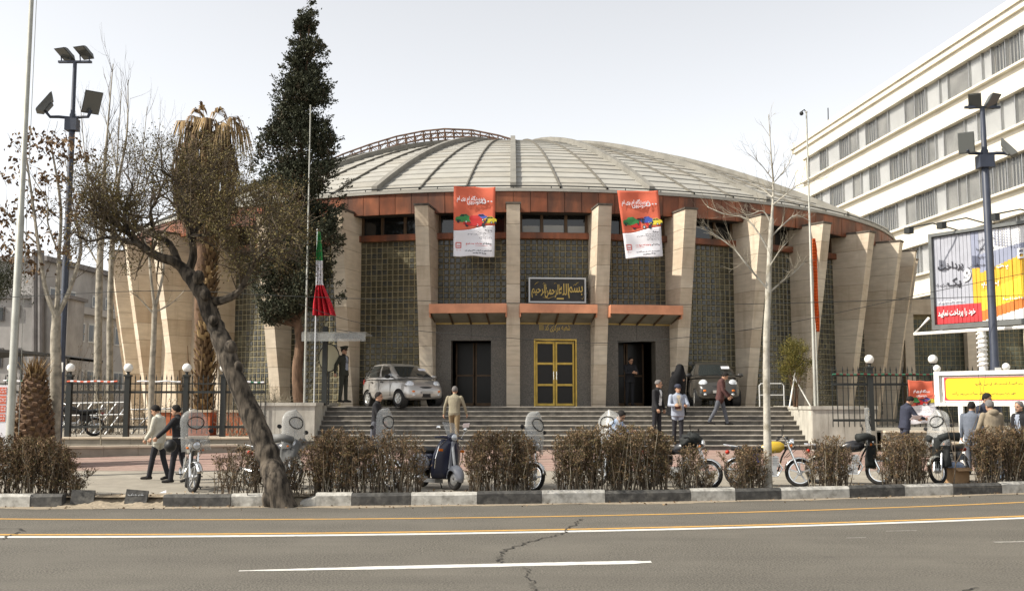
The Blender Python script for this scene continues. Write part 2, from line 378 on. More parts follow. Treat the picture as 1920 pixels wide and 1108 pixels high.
crack([(1090, 972), (1068, 990), (1055, 1000), (1010, 1010), (975, 1020), (945, 1031), (935, 1045), (940, 1055)], .014)
crack([(985, 1064), (992, 1080), (1000, 1108), (1004, 1125)], .010)
crack([(0, 1011), (22, 1003), (45, 994), (40, 990), (0, 990)], .013)
crack([(1800, 1108), (1835, 1100)], .012)
cr.build('road_crack', M['crack'], kind='structure')
# sidewalk, bed strip, plaza
SW = .17
b = MB(); b.grid([[(x, KERB(x) + .18, SW) for x in xs], [(x, KERB(x) + .75, SW + .012) for x in xs]]); b.build('planting_strip', M['soil'], kind='structure')
Ys = [22.9, 24.2, 25.2, 26.3]
b = MB(); b.grid([[(x, max(KERB(x) + .74, min(KERB(x) + .75, 26.2)), SW) for x in xs], [(x, max(KERB(x) + .8, 25.0), SW) for x in xs], [(x, max(KERB(x) + .9, 26.3), .27) for x in xs]])
b.build('pavement', M['concrete'], kind='structure')
def plaza_z(y): return SW if y < 25 else SW + (y - 25) * (.59 - SW) / 5.8
b = MB(); b.grid([[(x, 26.3, .274) for x in xs if abs(x) < 31], [(x, 30.84, .593) for x in xs if abs(x) < 31]])
b.build('pink_plaza', M['pink'], kind='structure')
b = MB()                               # joints of the paving, recessed lines that read from here
for i in range(12):
    y = 26.5 + i * .36; z = .274 + (y - 26.3) * .319 / 4.54 + .003
    b.box((0, y, z), (60, .018, .003))
for i in range(14):
    y = 21.9 + i * .32
    if y > 25: continue
    b.add([(-12, y, SW + .003), (12, y + .5, SW + .003), (12, y + .515, SW + .003), (-12, y + .015, SW + .003)], [(0, 1, 2, 3)])
b.build('paving_joint', M['soil'], kind='structure')

kerb = thing('kerb', None, None, (0, 20, 0)); kerb['kind'] = 'structure'
KS = [(-300, -150, 0), (-150, 0, 1), (0, 66, 0), (66, 125, 1), (312, 438, 1), (438, 502, 0), (595, 662, 0), (662, 772, 1), (772, 895, 0), (895, 1015, 1), (1015, 1133, 0), (1133, 1292, 1),
      (1292, 1375, 0), (1375, 1460, 1), (1460, 1587, 0), (1587, 1690, 1), (1690, 1780, 0), (1780, 1870, 1), (1870, 1960, 0), (1960, 2060, 1), (2060, 2160, 0)]
def kx(px):
    x = 0.0
    for _ in range(30): x = (px - 960) / F * KERB(x) * 1.0055 * .99 + 0
    return x
for (a, c, black) in KS:
    x0, x1 = kx(a) + .004, kx(c) - .004; n = max(2, int((x1 - x0) / .5) + 1); rows = []
    dz = rnd.uniform(-.012, .012); dy = rnd.uniform(-.012, .012)
    bmb = MB()
    for i in range(n):
        x = x0 + (x1 - x0) * i / (n - 1); y = KERB(x) + dy
        j = lambda: rnd.uniform(-.006, .006)
        rows.append([(x, y, -.05), (x, y + j(), .19 + dz + j()), (x, y + .035, .235 + dz + j()), (x, y + .2, .24 + dz), (x, y + .2, -.05)])
    bmb.grid(rows); bmb.add(rows[0], [(0, 1, 2, 3, 4)]); bmb.add(rows[-1], [(4, 3, 2, 1, 0)])
    bmb.build('kerb_stone', M['kerb_black'] if black else M['kerb_white'], kerb, world=True)
b = MB(); x0, x1 = kx(567), kx(595)
b.hexa([(x0, KERB(x0), -.05), (x1, KERB(x1), -.05), (x1, KERB(x1) + .2, -.05), (x0, KERB(x0) + .2, -.05), (x0, KERB(x0), .08), (x1, KERB(x1), .17), (x1, KERB(x1) + .2, .2), (x0, KERB(x0) + .2, .11)])
b.build('kerb_stone', M['kerb_white'], kerb, world=True)
# broken kerb gap: heap of sand and rubble spilling into the gutter
def heap(cx, cy, rx, ry, h, seed, mb, n=26, k=12):
    r = random.Random(seed); ph = [r.uniform(0, 6.28) for _ in range(6)]
    rows = []
    for i in range(k + 1):
        q = i / k
        rows.append([(cx + rx * q * math.cos(t) * (1 + .18 * math.sin(3 * t + ph[0])), cy + ry * q * math.sin(t) * (1 + .2 * math.sin(2 * t + ph[1])),
                      .006 + max(0, h * (1 - q ** 1.5) * (1 + .25 * math.sin(4 * t + ph[2] + 5 * q))) + (r.uniform(0, h * .12) if i < k else -.02)) for t in [2 * PI * j / n for j in range(n)]])
    mb.grid(rows, closed=True)
b = MB()
for (pa, pb) in ((118, 318), (496, 572)):
    x0, x1 = kx(pa), kx(pb); n = int((x1 - x0) / .06); rows = []
    for j, (dy, z) in enumerate(((-.10, .003), (.02, .03), (.10, .05), (.2, .09), (.34, .185))):
        rows.append([(x0 + (x1 - x0) * i / n, KERB(x0 + (x1 - x0) * i / n) + dy + rnd.uniform(-.02, .02), z * (1 + .25 * math.sin(i * .5 + j)) + (rnd.uniform(-.012, .018) if j else 0)) for i in range(n + 1)])
    b.grid(rows)
b.build('sand_bank', M['sand'], kind='stuff', smooth='all')
b = MB()
for (px, py, rx, ry, h, s) in ((225, 938, 1.3, .42, .09, 3), (300, 944, .55, .35, .13, 4), (160, 944, .6, .3, .07, 5), (470, 940, .5, .3, .07, 6), (560, 946, .5, .32, .1, 7), (385, 948, 1.0, .22, .03, 8)):
    p = gr(px, py); heap(p.x, p.y, rx, ry, h, s, b)
b.build('sand', M['sand'], kind='stuff', smooth='all')
b = MB()
lo, hi = [], []
for i in range(120):                    # grit and dust collected along the gutter
    x = -13 + i * .22; lo.append((x, KERB(x) - .22 - .14 * math.sin(i * .37) * math.sin(i * .11) - rnd.uniform(0, .12), .004)); hi.append((x, KERB(x) + .01, .012))
b.grid([lo, hi]); b.build('gutter_dust', M['sand'], kind='stuff')

# ------------------------------------------------------------------ walls, terraces, stairs
b = MB()
b.add([(-120, 31.2, .93), (-7.6, 31.2, .93), (-7.6, 140, .93), (-120, 140, .93)], [(0, 1, 2, 3)])
b.add([(10.7, 30.2, 1.12), (120, 30.2, 1.12), (120, 140, 1.12), (10.7, 140, 1.12)], [(0, 1, 2, 3)])
b.build('terrace_ground', M['concrete'], kind='structure')
b = MB(); b.add([(-30, 23.7, .66), (-8.0, 30.42, .66), (-7.7, 31.1, .66), (-30, 31.1, .66)], [(0, 1, 2, 3)])
b.add([(10.4, 29.3, .8), (30, 29.3, .8), (30, 30.1, .8), (10.4, 30.1, .8)], [(0, 1, 2, 3)]); b.build('planting_bed', M['soil'], kind='structure')
def low_wall(name, label, x0, x1, y, z0, z1, th, L, skew=0.0):
    t = thing(name, label, 'wall', (x0, y, z0)); n = max(1, round((x1 - x0) / L)); w = (x1 - x0) / n
    for i in range(n):
        o = MB().box((x0 + w * (i + .5), y + th / 2, (z0 + z1 - .07) / 2), (w - .006, th, z1 - z0 - .07)).build('facing_stone', M['concrete'], t, world=True)
        c = MB().box((x0 + w * (i + .5), y + th / 2 - .015, z1 - .033), (w - .006, th + .06, .066)).build('coping_stone', M['stone'], t, world=True); bevel(c, .008, 1)
    return t
lw = low_wall('low_wall', 'front grey stone bench wall of the planting bed below the left fence', -34, -7.9, 30.25, .1, .78, .3, .9)
for o in list(lw.children): o.data.transform(Matrix.Translation((-26.1, 0, 0)))
lw.location = (-7.9, 30.25, .1); lw.rotation_euler = (0, 0, R(17))
low_wall('low_wall', 'upper grey stone wall carrying the left iron fence with globe lamps', -30, -7.7, 31.0, .4, .97, .3, .9)
low_wall('low_wall', 'front low stone wall in full sun before the right iron fence', 10.3, 30, 29.0, .1, .88, .3, .9)
low_wall('low_wall', 'upper grey stone wall carrying the iron fence beside the red poster', 10.66, 30, 30.0, .4, 1.18, .3, .9)

stairs = thing('stairs', None, None, (1.5, 30.8, 0)); stairs['kind'] = 'structure'
PZ = 1.86
for i in range(9):
    y = 30.8 + .3 * i; z1 = .59 + .1411 * (i + 1)
    xa, xb = (-6.75 + .12 * (i % 2), 9.25) if i < 4 else (-5.88, 8.78)
    n = 11; w = (xb - xa) / n; of = rnd.uniform(-.3, .3)
    cuts = [xa] + [xa + w * k + of for k in range(1, n)] + [xb]
    bt = 33.6 if i == 8 else y + .42
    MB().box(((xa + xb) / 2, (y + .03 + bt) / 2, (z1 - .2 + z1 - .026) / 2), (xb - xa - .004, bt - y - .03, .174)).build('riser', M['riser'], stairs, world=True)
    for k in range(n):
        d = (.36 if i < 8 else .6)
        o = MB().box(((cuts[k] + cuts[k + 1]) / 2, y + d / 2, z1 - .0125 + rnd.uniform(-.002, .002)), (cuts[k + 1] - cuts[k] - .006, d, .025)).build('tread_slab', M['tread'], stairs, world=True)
b = MB(); b.box((1.5, 36.0, PZ / 2 - .1), (18.2, 4.8, PZ + .19)); 
plat = b.build('platform', M['granite_floor'], kind='structure')
def planter(name, label, x0, x1, y0, y1, z0, z1, n, cheek):
    t = thing(name, label, 'planter', ((x0 + x1) / 2, y0, z0)); w = (x1 - x0) / n
    MB().box(((x0 + x1) / 2, (y0 + y1) / 2, (z0 + z1) / 2 - .06), (x1 - x0 - .06, y1 - y0 - .06, z1 - z0 - .1)).build('core', M['soil'], t, world=True)
    for k in range(n):
        MB().box((x0 + w * (k + .5), y0 + .03, (z0 + z1 - .1) / 2), (w - .008, .06, z1 - z0 - .1)).build('facing_slab', M['planter_stone'], t, world=True)
    m = 6; d = (y1 - y0 - .06) / m
    for sx in (x0 + .03, x1 - .03):
        for k in range(m):
            MB().box((sx, y0 + .063 + d * (k + .5), (z0 + z1 - .1) / 2), (.06, d - .008, z1 - z0 - .1)).build('facing_slab', M['planter_stone'], t, world=True)
    for k in range(3):
        ww = (x1 - x0 + .08) / 3
        MB().box((x0 - .04 + ww * (k + .5), y0 + .12, z1 - .05), (ww - .006, .32, .1)).build('coping_stone', M['planter_stone'], t, world=True)
    for sx in (x0 + .1, x1 - .1):
        MB().box((sx, (y0 + .28 + y1) / 2, z1 - .05), (.26, y1 - y0 - .29, .1)).build('coping_stone', M['planter_stone'], t, world=True)
    b = MB(); nx, ny = 14, 14; r = random.Random(name + label)
    b.grid([[(x0 + .2 + (x1 - x0 - .4) * i / nx, y0 + .26 + (y1 - y0 - .4) * j / ny, z1 - .07 + r.uniform(0, .06)) for i in range(nx + 1)] for j in range(ny + 1)])
    b.build('soil', M['soil'], t, world=True, kind='stuff')
    return t
planter('stone_planter', 'grey stone planter left of the stairs under the cypress and guard', -7.65, -5.88, 31.2, 35.3, .4, 1.98, 3, 1)
planter('stone_planter', 'pale stone planter right of the stairs below the yellowish shrub', 8.78, 10.65, 30.6, 35.0, .4, 1.88, 4, -1)
# ------------------------------------------------------------------ the round hall
X0, D = .04, 53.4
RT, RB, RW, RE, ZE = 19.56, 18.43, 18.0, 18.6, 9.12
PW = .225
def pol(r, deg, z): a = R(deg); return Vector((X0 + r * math.sin(a), D - r * math.cos(a), z))
def basis(deg): a = R(deg); return Vector((math.sin(a), -math.cos(a), 0)), Vector((math.cos(a), math.sin(a), 0))
hall = thing('round_hall', 'round exhibition hall with leaning stone piers, copper eaves and ribbed pale dome', 'building', (X0, D, 0))
def outer(z): return RB + (RT - RB) * (z - 1.7) / 6.8
ZT = 8.5
def loc_hexa(mb, deg, r0, r1, t0, t1, z0, z1, m=0, R1=None):
    """block in the radial frame of one bearing; R1 gives an outer radius for the upper edge"""
    er, et = basis(deg); c = Vector((X0, D, 0)); R1 = r1 if R1 is None else R1
    f = lambda r, t, z: c + er * r + et * t + Vector((0, 0, z))
    mb.hexa([f(r1, t0, z0), f(r1, t1, z0), f(r0, t1, z0), f(r0, t0, z0), f(R1, t0, z1), f(R1, t1, z1), f(r0, t1, z1), f(r0, t0, z1)], m)
def wedge(deg, r0, z0, z1, w, inset=0.0):
    mb = MB(); loc_hexa(mb, deg, r0, outer(z0) - inset, -w, w, z0, z1, R1=outer(z1) - inset); return mb
rp = random.Random(11)
for i in range(-9, 10):
    ph = 9 * i
    pr = wedge(ph, 17.2, .6, ZT, PW - .014, .014).build('pier', M['mortar2'], hall, world=True)
    n = 12; hs = [.6 + (ZT - .6) * k / n + (rp.uniform(-.03, .03) if 0 < k < n else 0) for k in range(n + 1)]
    for k in range(n):
        mb = wedge(ph, 17.3, hs[k] + .006, hs[k + 1] - .006, PW + rp.uniform(-.002, .003), rp.uniform(-.003, .003))
        o = mb.build('stone_block', M['stone'] if rp.random() < .62 else M['stone2'], None)
        o.data.transform(Matrix.Translation(-hall.location)); o.parent = pr
    cp = MB(); loc_hexa(cp, ph, 18.2, RT + .03, -PW - .03, PW + .03, ZT + .004, ZT + .07); cp.build('pier_cap', M['cap'], hall, world=True)
# walls of glass blocks in the bays
def block_wall(mid, z0, z1, blk, half=1.19, r=17.94):
    nx = 12; px = 2 * half / nx; nz = max(1, round((z1 - z0) / px)); pz = (z1 - z0) / nz
    mb = MB(); loc_hexa(mb, mid, r - .1, r, -half - .2, half + .2, z0, z1); wall = mb.build('glass_wall', M['mortar'], hall, world=True)
    er, et = basis(mid); c = Vector((X0, D, 0)) + er * r
    return wall, [(c + et * (-half + px * (k + .5)) + Vector((0, 0, z0 + pz * (j + .5))), mid, px, pz, blk) for j in range(nz) for k in range(nx)]
ENT = (-4.5, 4.5, 13.5)
singles, bulk = [], {}
for i in range(-9, 9):
    mid = 9 * i + 4.5; ent = mid in ENT
    wall, cells = block_wall(mid, 5.12 if ent else 1.5, 7.58, 'gblock2' if ent else 'gblock')
    if mid < -40:
        wall.data.materials[0] = M['stone2']; wall.name = 'stone_infill'; cells = []
    if mid in (-13.5,) : take = cells[-300:]; singles += [(wall, q) for q in take]; rest = cells[:-300]
    else: rest = cells
    mb = MB()
    for (p, md, px, pz, bk) in rest:
        er, et = basis(md); w = px / 2 - .013; h = pz / 2 - .013; jit = rp.uniform(-.004, .004)
        P = lambda t, z, d: p + et * t + Vector((0, 0, z)) + er * d
        mb.add([P(-w, -h, .0), P(w, -h, .0), P(w, h, .0), P(-w, h, .0), P(-w + .02, -h + .02, .022 + jit), P(w - .02, -h + .02, .022 - jit), P(w - .02, h - .02, .022 + jit), P(-w + .02, h - .02, .022)],
               [(0, 1, 5, 4), (1, 2, 6, 5), (2, 3, 7, 6), (3, 0, 4, 7), (4, 5, 6, 7)], rp.choices((0, 1, 2), (7, 3, 1))[0])
    if rest:
        o = mb.build('glass_block', [M['gblock2'], M['gblock'], M['gblock4']] if ent else [M['gblock'], M['gblock2'], M['gblock4']], None, kind='stuff'); o.data.transform(Matrix.Translation(-hall.location)); o.parent = wall
gbm = None
for (wall, (p, md, px, pz, bk)) in singles:
    if gbm is None:
        w = px / 2 - .013; h = pz / 2 - .013; q = MB()
        q.add([(-w, 0, -h), (w, 0, -h), (w, 0, h), (-w, 0, h), (-w + .02, -.022, -h + .02), (w - .02, -.022, -h + .02), (w - .02, -.022, h - .02), (-w + .02, -.022, h - .02)],
              [(0, 1, 5, 4), (1, 2, 6, 5), (2, 3, 7, 6), (3, 0, 4, 7), (4, 5, 6, 7)])
        gbm = [q.mesh('glass_block', M[k]) for k in ('gblock', 'gblock2', 'gblock4')]
    o = link('glass_block', rp.choices(gbm, (7, 3, 1))[0], wall, p - hall.location); o.rotation_euler = (rp.uniform(-.02, .02), 0, R(md) + rp.uniform(-.02, .02))
# band, clerestory, eaves
for i in range(-9, 9):
    mid = 9 * i + 4.5
    mb = MB(); loc_hexa(mb, mid, 17.8, 18.13, -1.3, 1.3, 7.58, 7.8); bevel(mb.build('copper_band', M['copper'], hall, world=True), .012, 1)
    for k_, t in enumerate((-1.15, -.42, .42, 1.15)):
        q = MB(); loc_hexa(q, mid, 17.82, 17.93, t - .05, t + .05, 7.8, 8.6); q = q.build('window_bar', M['frame_brown'], hall, world=True)
        if k_ == 0: fr = q
    for k, (a, c) in enumerate(((-1.1, -.47), (-.37, .37), (.47, 1.1))):
        pn = MB(); loc_hexa(pn, mid, 17.84, 17.87, a, c, 7.8, 8.6); o = pn.build('pane', M['dglass'], None); o.data.transform(Matrix.Translation(-hall.location)); o.parent = fr
        if mid == 4.5:
            bl = MB(); loc_hexa(bl, mid, 17.874, 17.884, a + .02, c - .02, 7.82, 8.06 + .03 * k % .05); o = bl.build('pane', M['blind'], None); o.data.transform(Matrix.Translation(-hall.location)); o.parent = fr
def ring(name, r0, r1, z0, z1, m, a0=-180, a1=180, n=120, parent=None):
    rows = []
    for i in range(n + 1):
        d = a0 + (a1 - a0) * i / n; rows.append([pol(r0, d, z0), pol(r1, d, z0), pol(r1, d, z1), pol(r0, d, z1)])
    return MB().grid(rows, closed=True).build(name, m, parent or hall, world=True)
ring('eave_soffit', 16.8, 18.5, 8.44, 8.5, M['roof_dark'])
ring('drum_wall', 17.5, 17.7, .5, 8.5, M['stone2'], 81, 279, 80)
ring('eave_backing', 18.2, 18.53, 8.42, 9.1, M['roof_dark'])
for k in range(-52, 52):
    a, c = k * 1.8, (k + 1) * 1.8; t = rp.uniform(-.012, .012); z0 = 8.42 + rp.uniform(-.008, .008)
    mb = MB(); mb.hexa([pol(RE + t, a + .025, z0), pol(RE + t, c - .025, z0), pol(18.5, c - .025, z0), pol(18.5, a + .025, z0),
                        pol(RE + .02, a + .025, ZE), pol(RE + .02, c - .025, ZE), pol(18.5, c - .025, ZE), pol(18.5, a + .025, ZE)])
    mb.build('fascia_panel', M[rp.choice(['copper', 'copper', 'copper2'])], hall, world=True)
for k in range(-104, 104, 2): pass
ring('eave_drip', 18.4, 18.68, ZE + .004, ZE + .1, M['roof'])
er_ = MB(); er_.tube([pol(18.6, d, ZE + .2) for d in range(-95, 96, 2)], .022, 5)
for d in range(-92, 93, 4): er_.tube([pol(18.6, d, ZE + .09), pol(18.6, d, ZE + .2)], .015, 4)
er_.build('eave_rail', M['blackm'], hall, world=True)
# dome
DH = 5.65
def dz(r): return ZE + .08 + DH * (1 - (min(r, RE) / RE) ** 1.8)
rows = [[pol(r, d, dz(r) - .05) for d in range(-180, 180, 5)] for r in [18.5 * (1 - k / 24) + .01 for k in range(25)]]
dome = MB().grid(rows, closed=True).build('dome', M['roof_gap'], hall, world=True)
NR = 27; rr = [18.58 - (18.58 - 1.0) * (k / NR) for k in range(NR + 1)]
cells = [(k, j) for k in range(NR) for j in range(-18, 18)]
cells.sort(key=lambda q: abs(q[1] + .5) * 1.0 + q[0] * .35)
stuff = {0: MB(), 1: MB()}
for n_, (k, j) in enumerate(cells):
    a, c = j * 5 + .1, (j + 1) * 5 - .1; ra, rb = rr[k] - .004, rr[k + 1] + .022; lift = rp.uniform(.0, .012)
    vs = []
    for (r, up) in ((ra, .035), (rb, .0)):
        for d in (a, (a + c) / 2, c): vs.append(pol(r, d, dz(r) + up + lift))
    vs += [pol(ra, d, dz(ra) - .05) for d in (a, (a + c) / 2, c)]
    fs = [(0, 1, 4, 3), (1, 2, 5, 4), (6, 7, 1, 0), (7, 8, 2, 1), (0, 3, 6), (2, 8, 5)]
    mt = 0 if rp.random() < .75 else 1
    if n_ < 300:
        o = MB().add(vs, fs).build('roof_panel', M['roof2'] if mt else M['roof'], None); o.data.transform(Matrix.Translation(-hall.location)); o.parent = dome
    else: stuff[mt].add(vs, fs)
for k in (0, 1):
    o = stuff[k].build('roof_panel', M['roof2'] if k else M['roof'], None, kind='stuff'); o.data.transform(Matrix.Translation(-hall.location)); o.parent = dome
back = [[pol(r, d, dz(r)) for d in range(90, 271, 5)] for r in [18.58 - k * .9 for k in range(20)]]
o = MB().grid(back).build('roof_sheet', M['roof'], None); o.data.transform(Matrix.Translation(-hall.location)); o.parent = dome
for d in range(-90, 271, 15):
    mb = MB(); rows = []
    for k in range(15):
        r = 18.6 - (18.6 - .6) * k / 14; er, et = basis(d); p = pol(r, d, dz(r)); w = .10
        rows.append([p - et * w + Vector((0, 0, -.1)), p - et * w + Vector((0, 0, .24)), p + et * w + Vector((0, 0, .24)), p + et * w + Vector((0, 0, -.1))])
    mb.grid(rows); mb.add(rows[0], [(0, 1, 2, 3)]); mb.build('dome_rib', M['roof_rib'], hall, world=True, fix=True)
for d in range(-90, 91, 5):
    if d % 15 == 0: continue
    mb = MB(); rows = []
    for k in range(13):
        r = 18.6 - (18.6 - 2) * k / 12; er, et = basis(d); p = pol(r, d, dz(r)); w = .022
        rows.append([p - et * w + Vector((0, 0, -.05)), p - et * w + Vector((0, 0, .10)), p + et * w + Vector((0, 0, .10)), p + et * w + Vector((0, 0, -.05))])
    mb.grid(rows); mb.build('dome_seam', M['roof_seam'], hall, world=True, fix=True)
MB().lathe([(1.1, dz(0) - .25), (1.05, dz(0) + .05), (.3, dz(0) + .12), (.01, dz(0) + .13)], (X0, D, 0), 24).build('dome_crown', M['roof_rib'], hall, world=True)
# maintenance ladder arching over the left of the dome
lo = [(968, 270), (930, 263), (880, 257), (830, 257), (790, 261), (740, 272), (690, 288), (640, 307), (595, 328), (560, 347), (520, 371)]
hi = [(968, 265), (930, 254), (880, 244), (830, 242), (790, 246), (740, 256), (690, 271), (640, 289), (595, 309), (560, 328), (520, 352)]
def polyat(pts, n, Y0, Y1):
    out = []
    for i in range(n + 1):
        t = i / n * (len(pts) - 1); k = min(int(t), len(pts) - 2); u = t - k
        out.append(at(pts[k][0] * (1 - u) + pts[k + 1][0] * u, pts[k][1] * (1 - u) + pts[k + 1][1] * u, Y0 + (Y1 - Y0) * i / n))
    return out
gt = MB(); n = 30
for s in (0, 1):
    dy = Vector((.1, s * .7, 0)); L = [p + dy for p in polyat(lo, n, 51.0, 55.5)]; U = [p + dy for p in polyat(hi, n, 51.0, 55.5)]
    gt.tube(L, .05, 5); gt.tube(U, .05, 5)
    for i in range(n):
        gt.tube([L[i], U[i]], .035, 4)
        gt.tube([L[i], U[i + 1]] if i % 2 else [U[i], L[i + 1]], .018, 4)
    if s: 
        for i in range(0, n, 1): gt.tube([L[i], L[i] - Vector((0, .7, 0))], .025, 4)
gt.build('maintenance_ladder', M['rust'], hall, world=True)
# entrance
for n_, mid in enumerate(ENT):
    hw, zt = (.68, 4.08)
    er, et = basis(mid)
    for (a, c, z0, z1) in ((-1.3, -hw, PZ - .1, zt), (hw, 1.3, PZ - .1, zt), (-1.3, -.004, zt + .004, 4.95), (.004, 1.3, zt + .004, 4.95)):
        mb = MB(); loc_hexa(mb, mid, 17.8, 18.2, a, c, z0, z1); mb.build('granite_slab', M['granite'], hall, world=True)
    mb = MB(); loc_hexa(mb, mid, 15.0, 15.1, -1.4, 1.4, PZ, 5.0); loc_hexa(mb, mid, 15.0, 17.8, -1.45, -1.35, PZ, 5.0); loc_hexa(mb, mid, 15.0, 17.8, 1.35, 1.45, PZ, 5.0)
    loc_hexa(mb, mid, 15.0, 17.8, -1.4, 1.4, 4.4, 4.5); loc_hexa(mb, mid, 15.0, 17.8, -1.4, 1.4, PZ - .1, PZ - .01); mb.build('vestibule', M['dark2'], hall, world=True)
    if mid == 4.5:
        for s in (-1, 1):
            fr = MB(); a, c = sorted((s * .012, s * (hw - .02)))
            r0, r1 = 18.02, 18.1
            for (t0, t1, z0, z1) in ((a, a + .06, PZ + .02, 4.06), (c - .06, c, PZ + .02, 4.06), (a, c, PZ + .02, PZ + .1), (a, c, 3.98, 4.06), (a, c, 2.55, 2.62), (a, c, 3.27, 3.34)):
                loc_hexa(fr, mid, r0 + (.004 if t1 - t0 < .1 else 0), r1 + (.004 if t1 - t0 < .1 else 0), t0, t1, z0, z1)
            d = fr.build('door', M['gold'], hall, world=True)
            for (z0, z1) in ((PZ + .1, 2.55), (2.62, 3.27), (3.34, 3.98)):
                pn = MB(); loc_hexa(pn, mid, 18.03, 18.05, a + .06, c - .06, z0, z1); o = pn.build('pane', M['dglass2'], None); o.data.transform(Matrix.Translation(-hall.location)); o.parent = d
            h = MB(); p = pol(18.14, mid, 2.9) + et * s * .05; h.tube([p - Vector((0, 0, .14)), p + Vector((0, 0, .14))], .014, 6)
            o = h.build('handle', M['chrome'], None); o.data.transform(Matrix.Translation(-hall.location)); o.parent = d
        fr = MB()
        for (t0, t1, z0, z1) in ((-hw - .05, -hw, PZ, 4.13), (hw, hw + .05, PZ, 4.13), (-hw, hw, 4.08, 4.13)): loc_hexa(fr, mid, 18.0, 18.22, t0, t1, z0, z1)
        fr.build('door_surround', M['gold'], hall, world=True)
    else:
        for s in (-1, 1):
            fr = MB(); a, c = sorted((s * .02, s * (hw - .01)))
            for (t0, t1, z0, z1) in ((a, a + .05, PZ + .02, 4.06), (c - .05, c, PZ + .02, 4.06), (a, c, PZ + .02, PZ + .12), (a, c, 2.9, 2.96)):
                loc_hexa(fr, mid, 17.0 + (.004 if t1 - t0 < .1 else 0), 17.06, t0, t1, z0, z1)
            d = fr.build('door', M['frame_brown'], hall, world=True)
            pn = MB(); loc_hexa(pn, mid, 17.02, 17.035, a + .05, c - .05, PZ + .12, 4.06); o = pn.build('pane', M['dglass2'], None); o.data.transform(Matrix.Translation(-hall.location)); o.parent = d
    # canopy of copper with a glazed soffit
    cn = MB(); hb = 1.29
    loc_hexa(cn, mid, 19.16, 19.24, -hb - .0, hb + .0, 4.93, 5.24); loc_hexa(cn, mid, 18.0, 19.16, -hb, hb, 5.16, 5.2)
    loc_hexa(cn, mid, 18.0, 19.16, -hb, -hb + .04, 4.8, 5.16); loc_hexa(cn, mid, 18.0, 19.16, hb - .04, hb, 4.8, 5.16)
    cn = cn.build('copper_canopy', M['copper3'], hall, world=True)
    f = lambda r, t, z: Vector((X0, D, 0)) + er * r + et * t + Vector((0, 0, z))
    for k in range(4):
        a = -hb + .05 + (2 * hb - .1) * k / 4; c = a + (2 * hb - .1) / 4
        p = MB(); p.hexa([f(19.14, a, 4.95), f(19.14, c, 4.95), f(18.22, c, 4.68), f(18.22, a, 4.68), f(19.14, a, 4.965), f(19.14, c, 4.965), f(18.22, c, 4.695), f(18.22, a, 4.695)])
        o = p.build('soffit_panel', M['soffit'], None); o.data.transform(Matrix.Translation(-hall.location)); o.parent = cn
        for e in ((a, c) if k == 3 else (a,)):
            p = MB(); p.bar(f(19.15, e, 4.93), f(18.2, e, 4.65), .05, .05); o = p.build('soffit_bar', M['frame_brown'], None); o.data.transform(Matrix.Translation(-hall.location)); o.parent = cn
    p = MB(); p.bar(f(18.2, -hb, 4.66), f(18.2, hb, 4.66), .05, .06); o = p.build('soffit_bar', M['brass'], None); o.data.transform(Matrix.Translation(-hall.location)); o.parent = cn
    mb = MB(); loc_hexa(mb, mid, 18.0, 18.2, -1.3, 1.3, 4.954, 5.12); mb.build('canopy_beam', M['granite'], hall, world=True)
# ------------------------------------------------------------------ lettering
AR = {}
for ch, forms in {'ا': 'FE8D FE8E FE8D FE8E', 'ب': 'FE8F FE90 FE91 FE92', 'پ': 'FB56 FB57 FB58 FB59', 'ت': 'FE95 FE96 FE97 FE98', 'ح': 'FEA1 FEA2 FEA3 FEA4', 'خ': 'FEA5 FEA6 FEA7 FEA8',
                  'د': 'FEA9 FEAA FEA9 FEAA', 'ر': 'FEAD FEAE FEAD FEAE', 'ز': 'FEAF FEB0 FEAF FEB0', 'س': 'FEB1 FEB2 FEB3 FEB4', 'ش': 'FEB5 FEB6 FEB7 FEB8', 'ع': 'FEC9 FECA FECB FECC',
                  'ق': 'FED5 FED6 FED7 FED8', 'ک': 'FB8E FB8F FB90 FB91', 'گ': 'FB92 FB93 FB94 FB95', 'ل': 'FEDD FEDE FEDF FEE0', 'م': 'FEE1 FEE2 FEE3 FEE4', 'ن': 'FEE5 FEE6 FEE7 FEE8',
                  'ه': 'FEE9 FEEA FEEB FEEC', 'و': 'FEED FEEE FEED FEEE', 'ی': 'FBFC FBFD FBFE FBFF', 'ض': 'FEBD FEBE FEBF FEC0'}.items():
    AR[ch] = [chr(int(h, 16)) for h in forms.split()]
NOJOIN = set('ادرزو')
def shape(s):
    words = []
    for w in s.split(' '):
        if w and '\u06f0' <= w[0] <= '\u06f9': words.append(w); continue
        out = []
        for i, ch in enumerate(w):
            if ch not in AR: out.append(ch); continue
            pv = i > 0 and w[i - 1] in AR and w[i - 1] not in NOJOIN
            nx = i + 1 < len(w) and w[i + 1] in AR and ch not in NOJOIN
            out.append(AR[ch][3 if pv and nx else 1 if pv else 2 if nx else 0])
        words.append(''.join(out)[::-1])
    return ' '.join(words[::-1])
def text_mesh(s, name, m, ext=.004, bold=0.0):
    c = bpy.data.curves.new(name, 'FONT'); c.body = s; c.extrude = ext; c.offset = bold; c.resolution_u = 3
    o = bpy.data.objects.new(name, c); C.objects.link(o)
    me = bpy.data.meshes.new_from_object(o.evaluated_get(bpy.context.evaluated_depsgraph_get()))
    bpy.data.objects.remove(o); bpy.data.curves.remove(c)
    me.materials.clear(); me.materials.append(m); me.name = name; return me
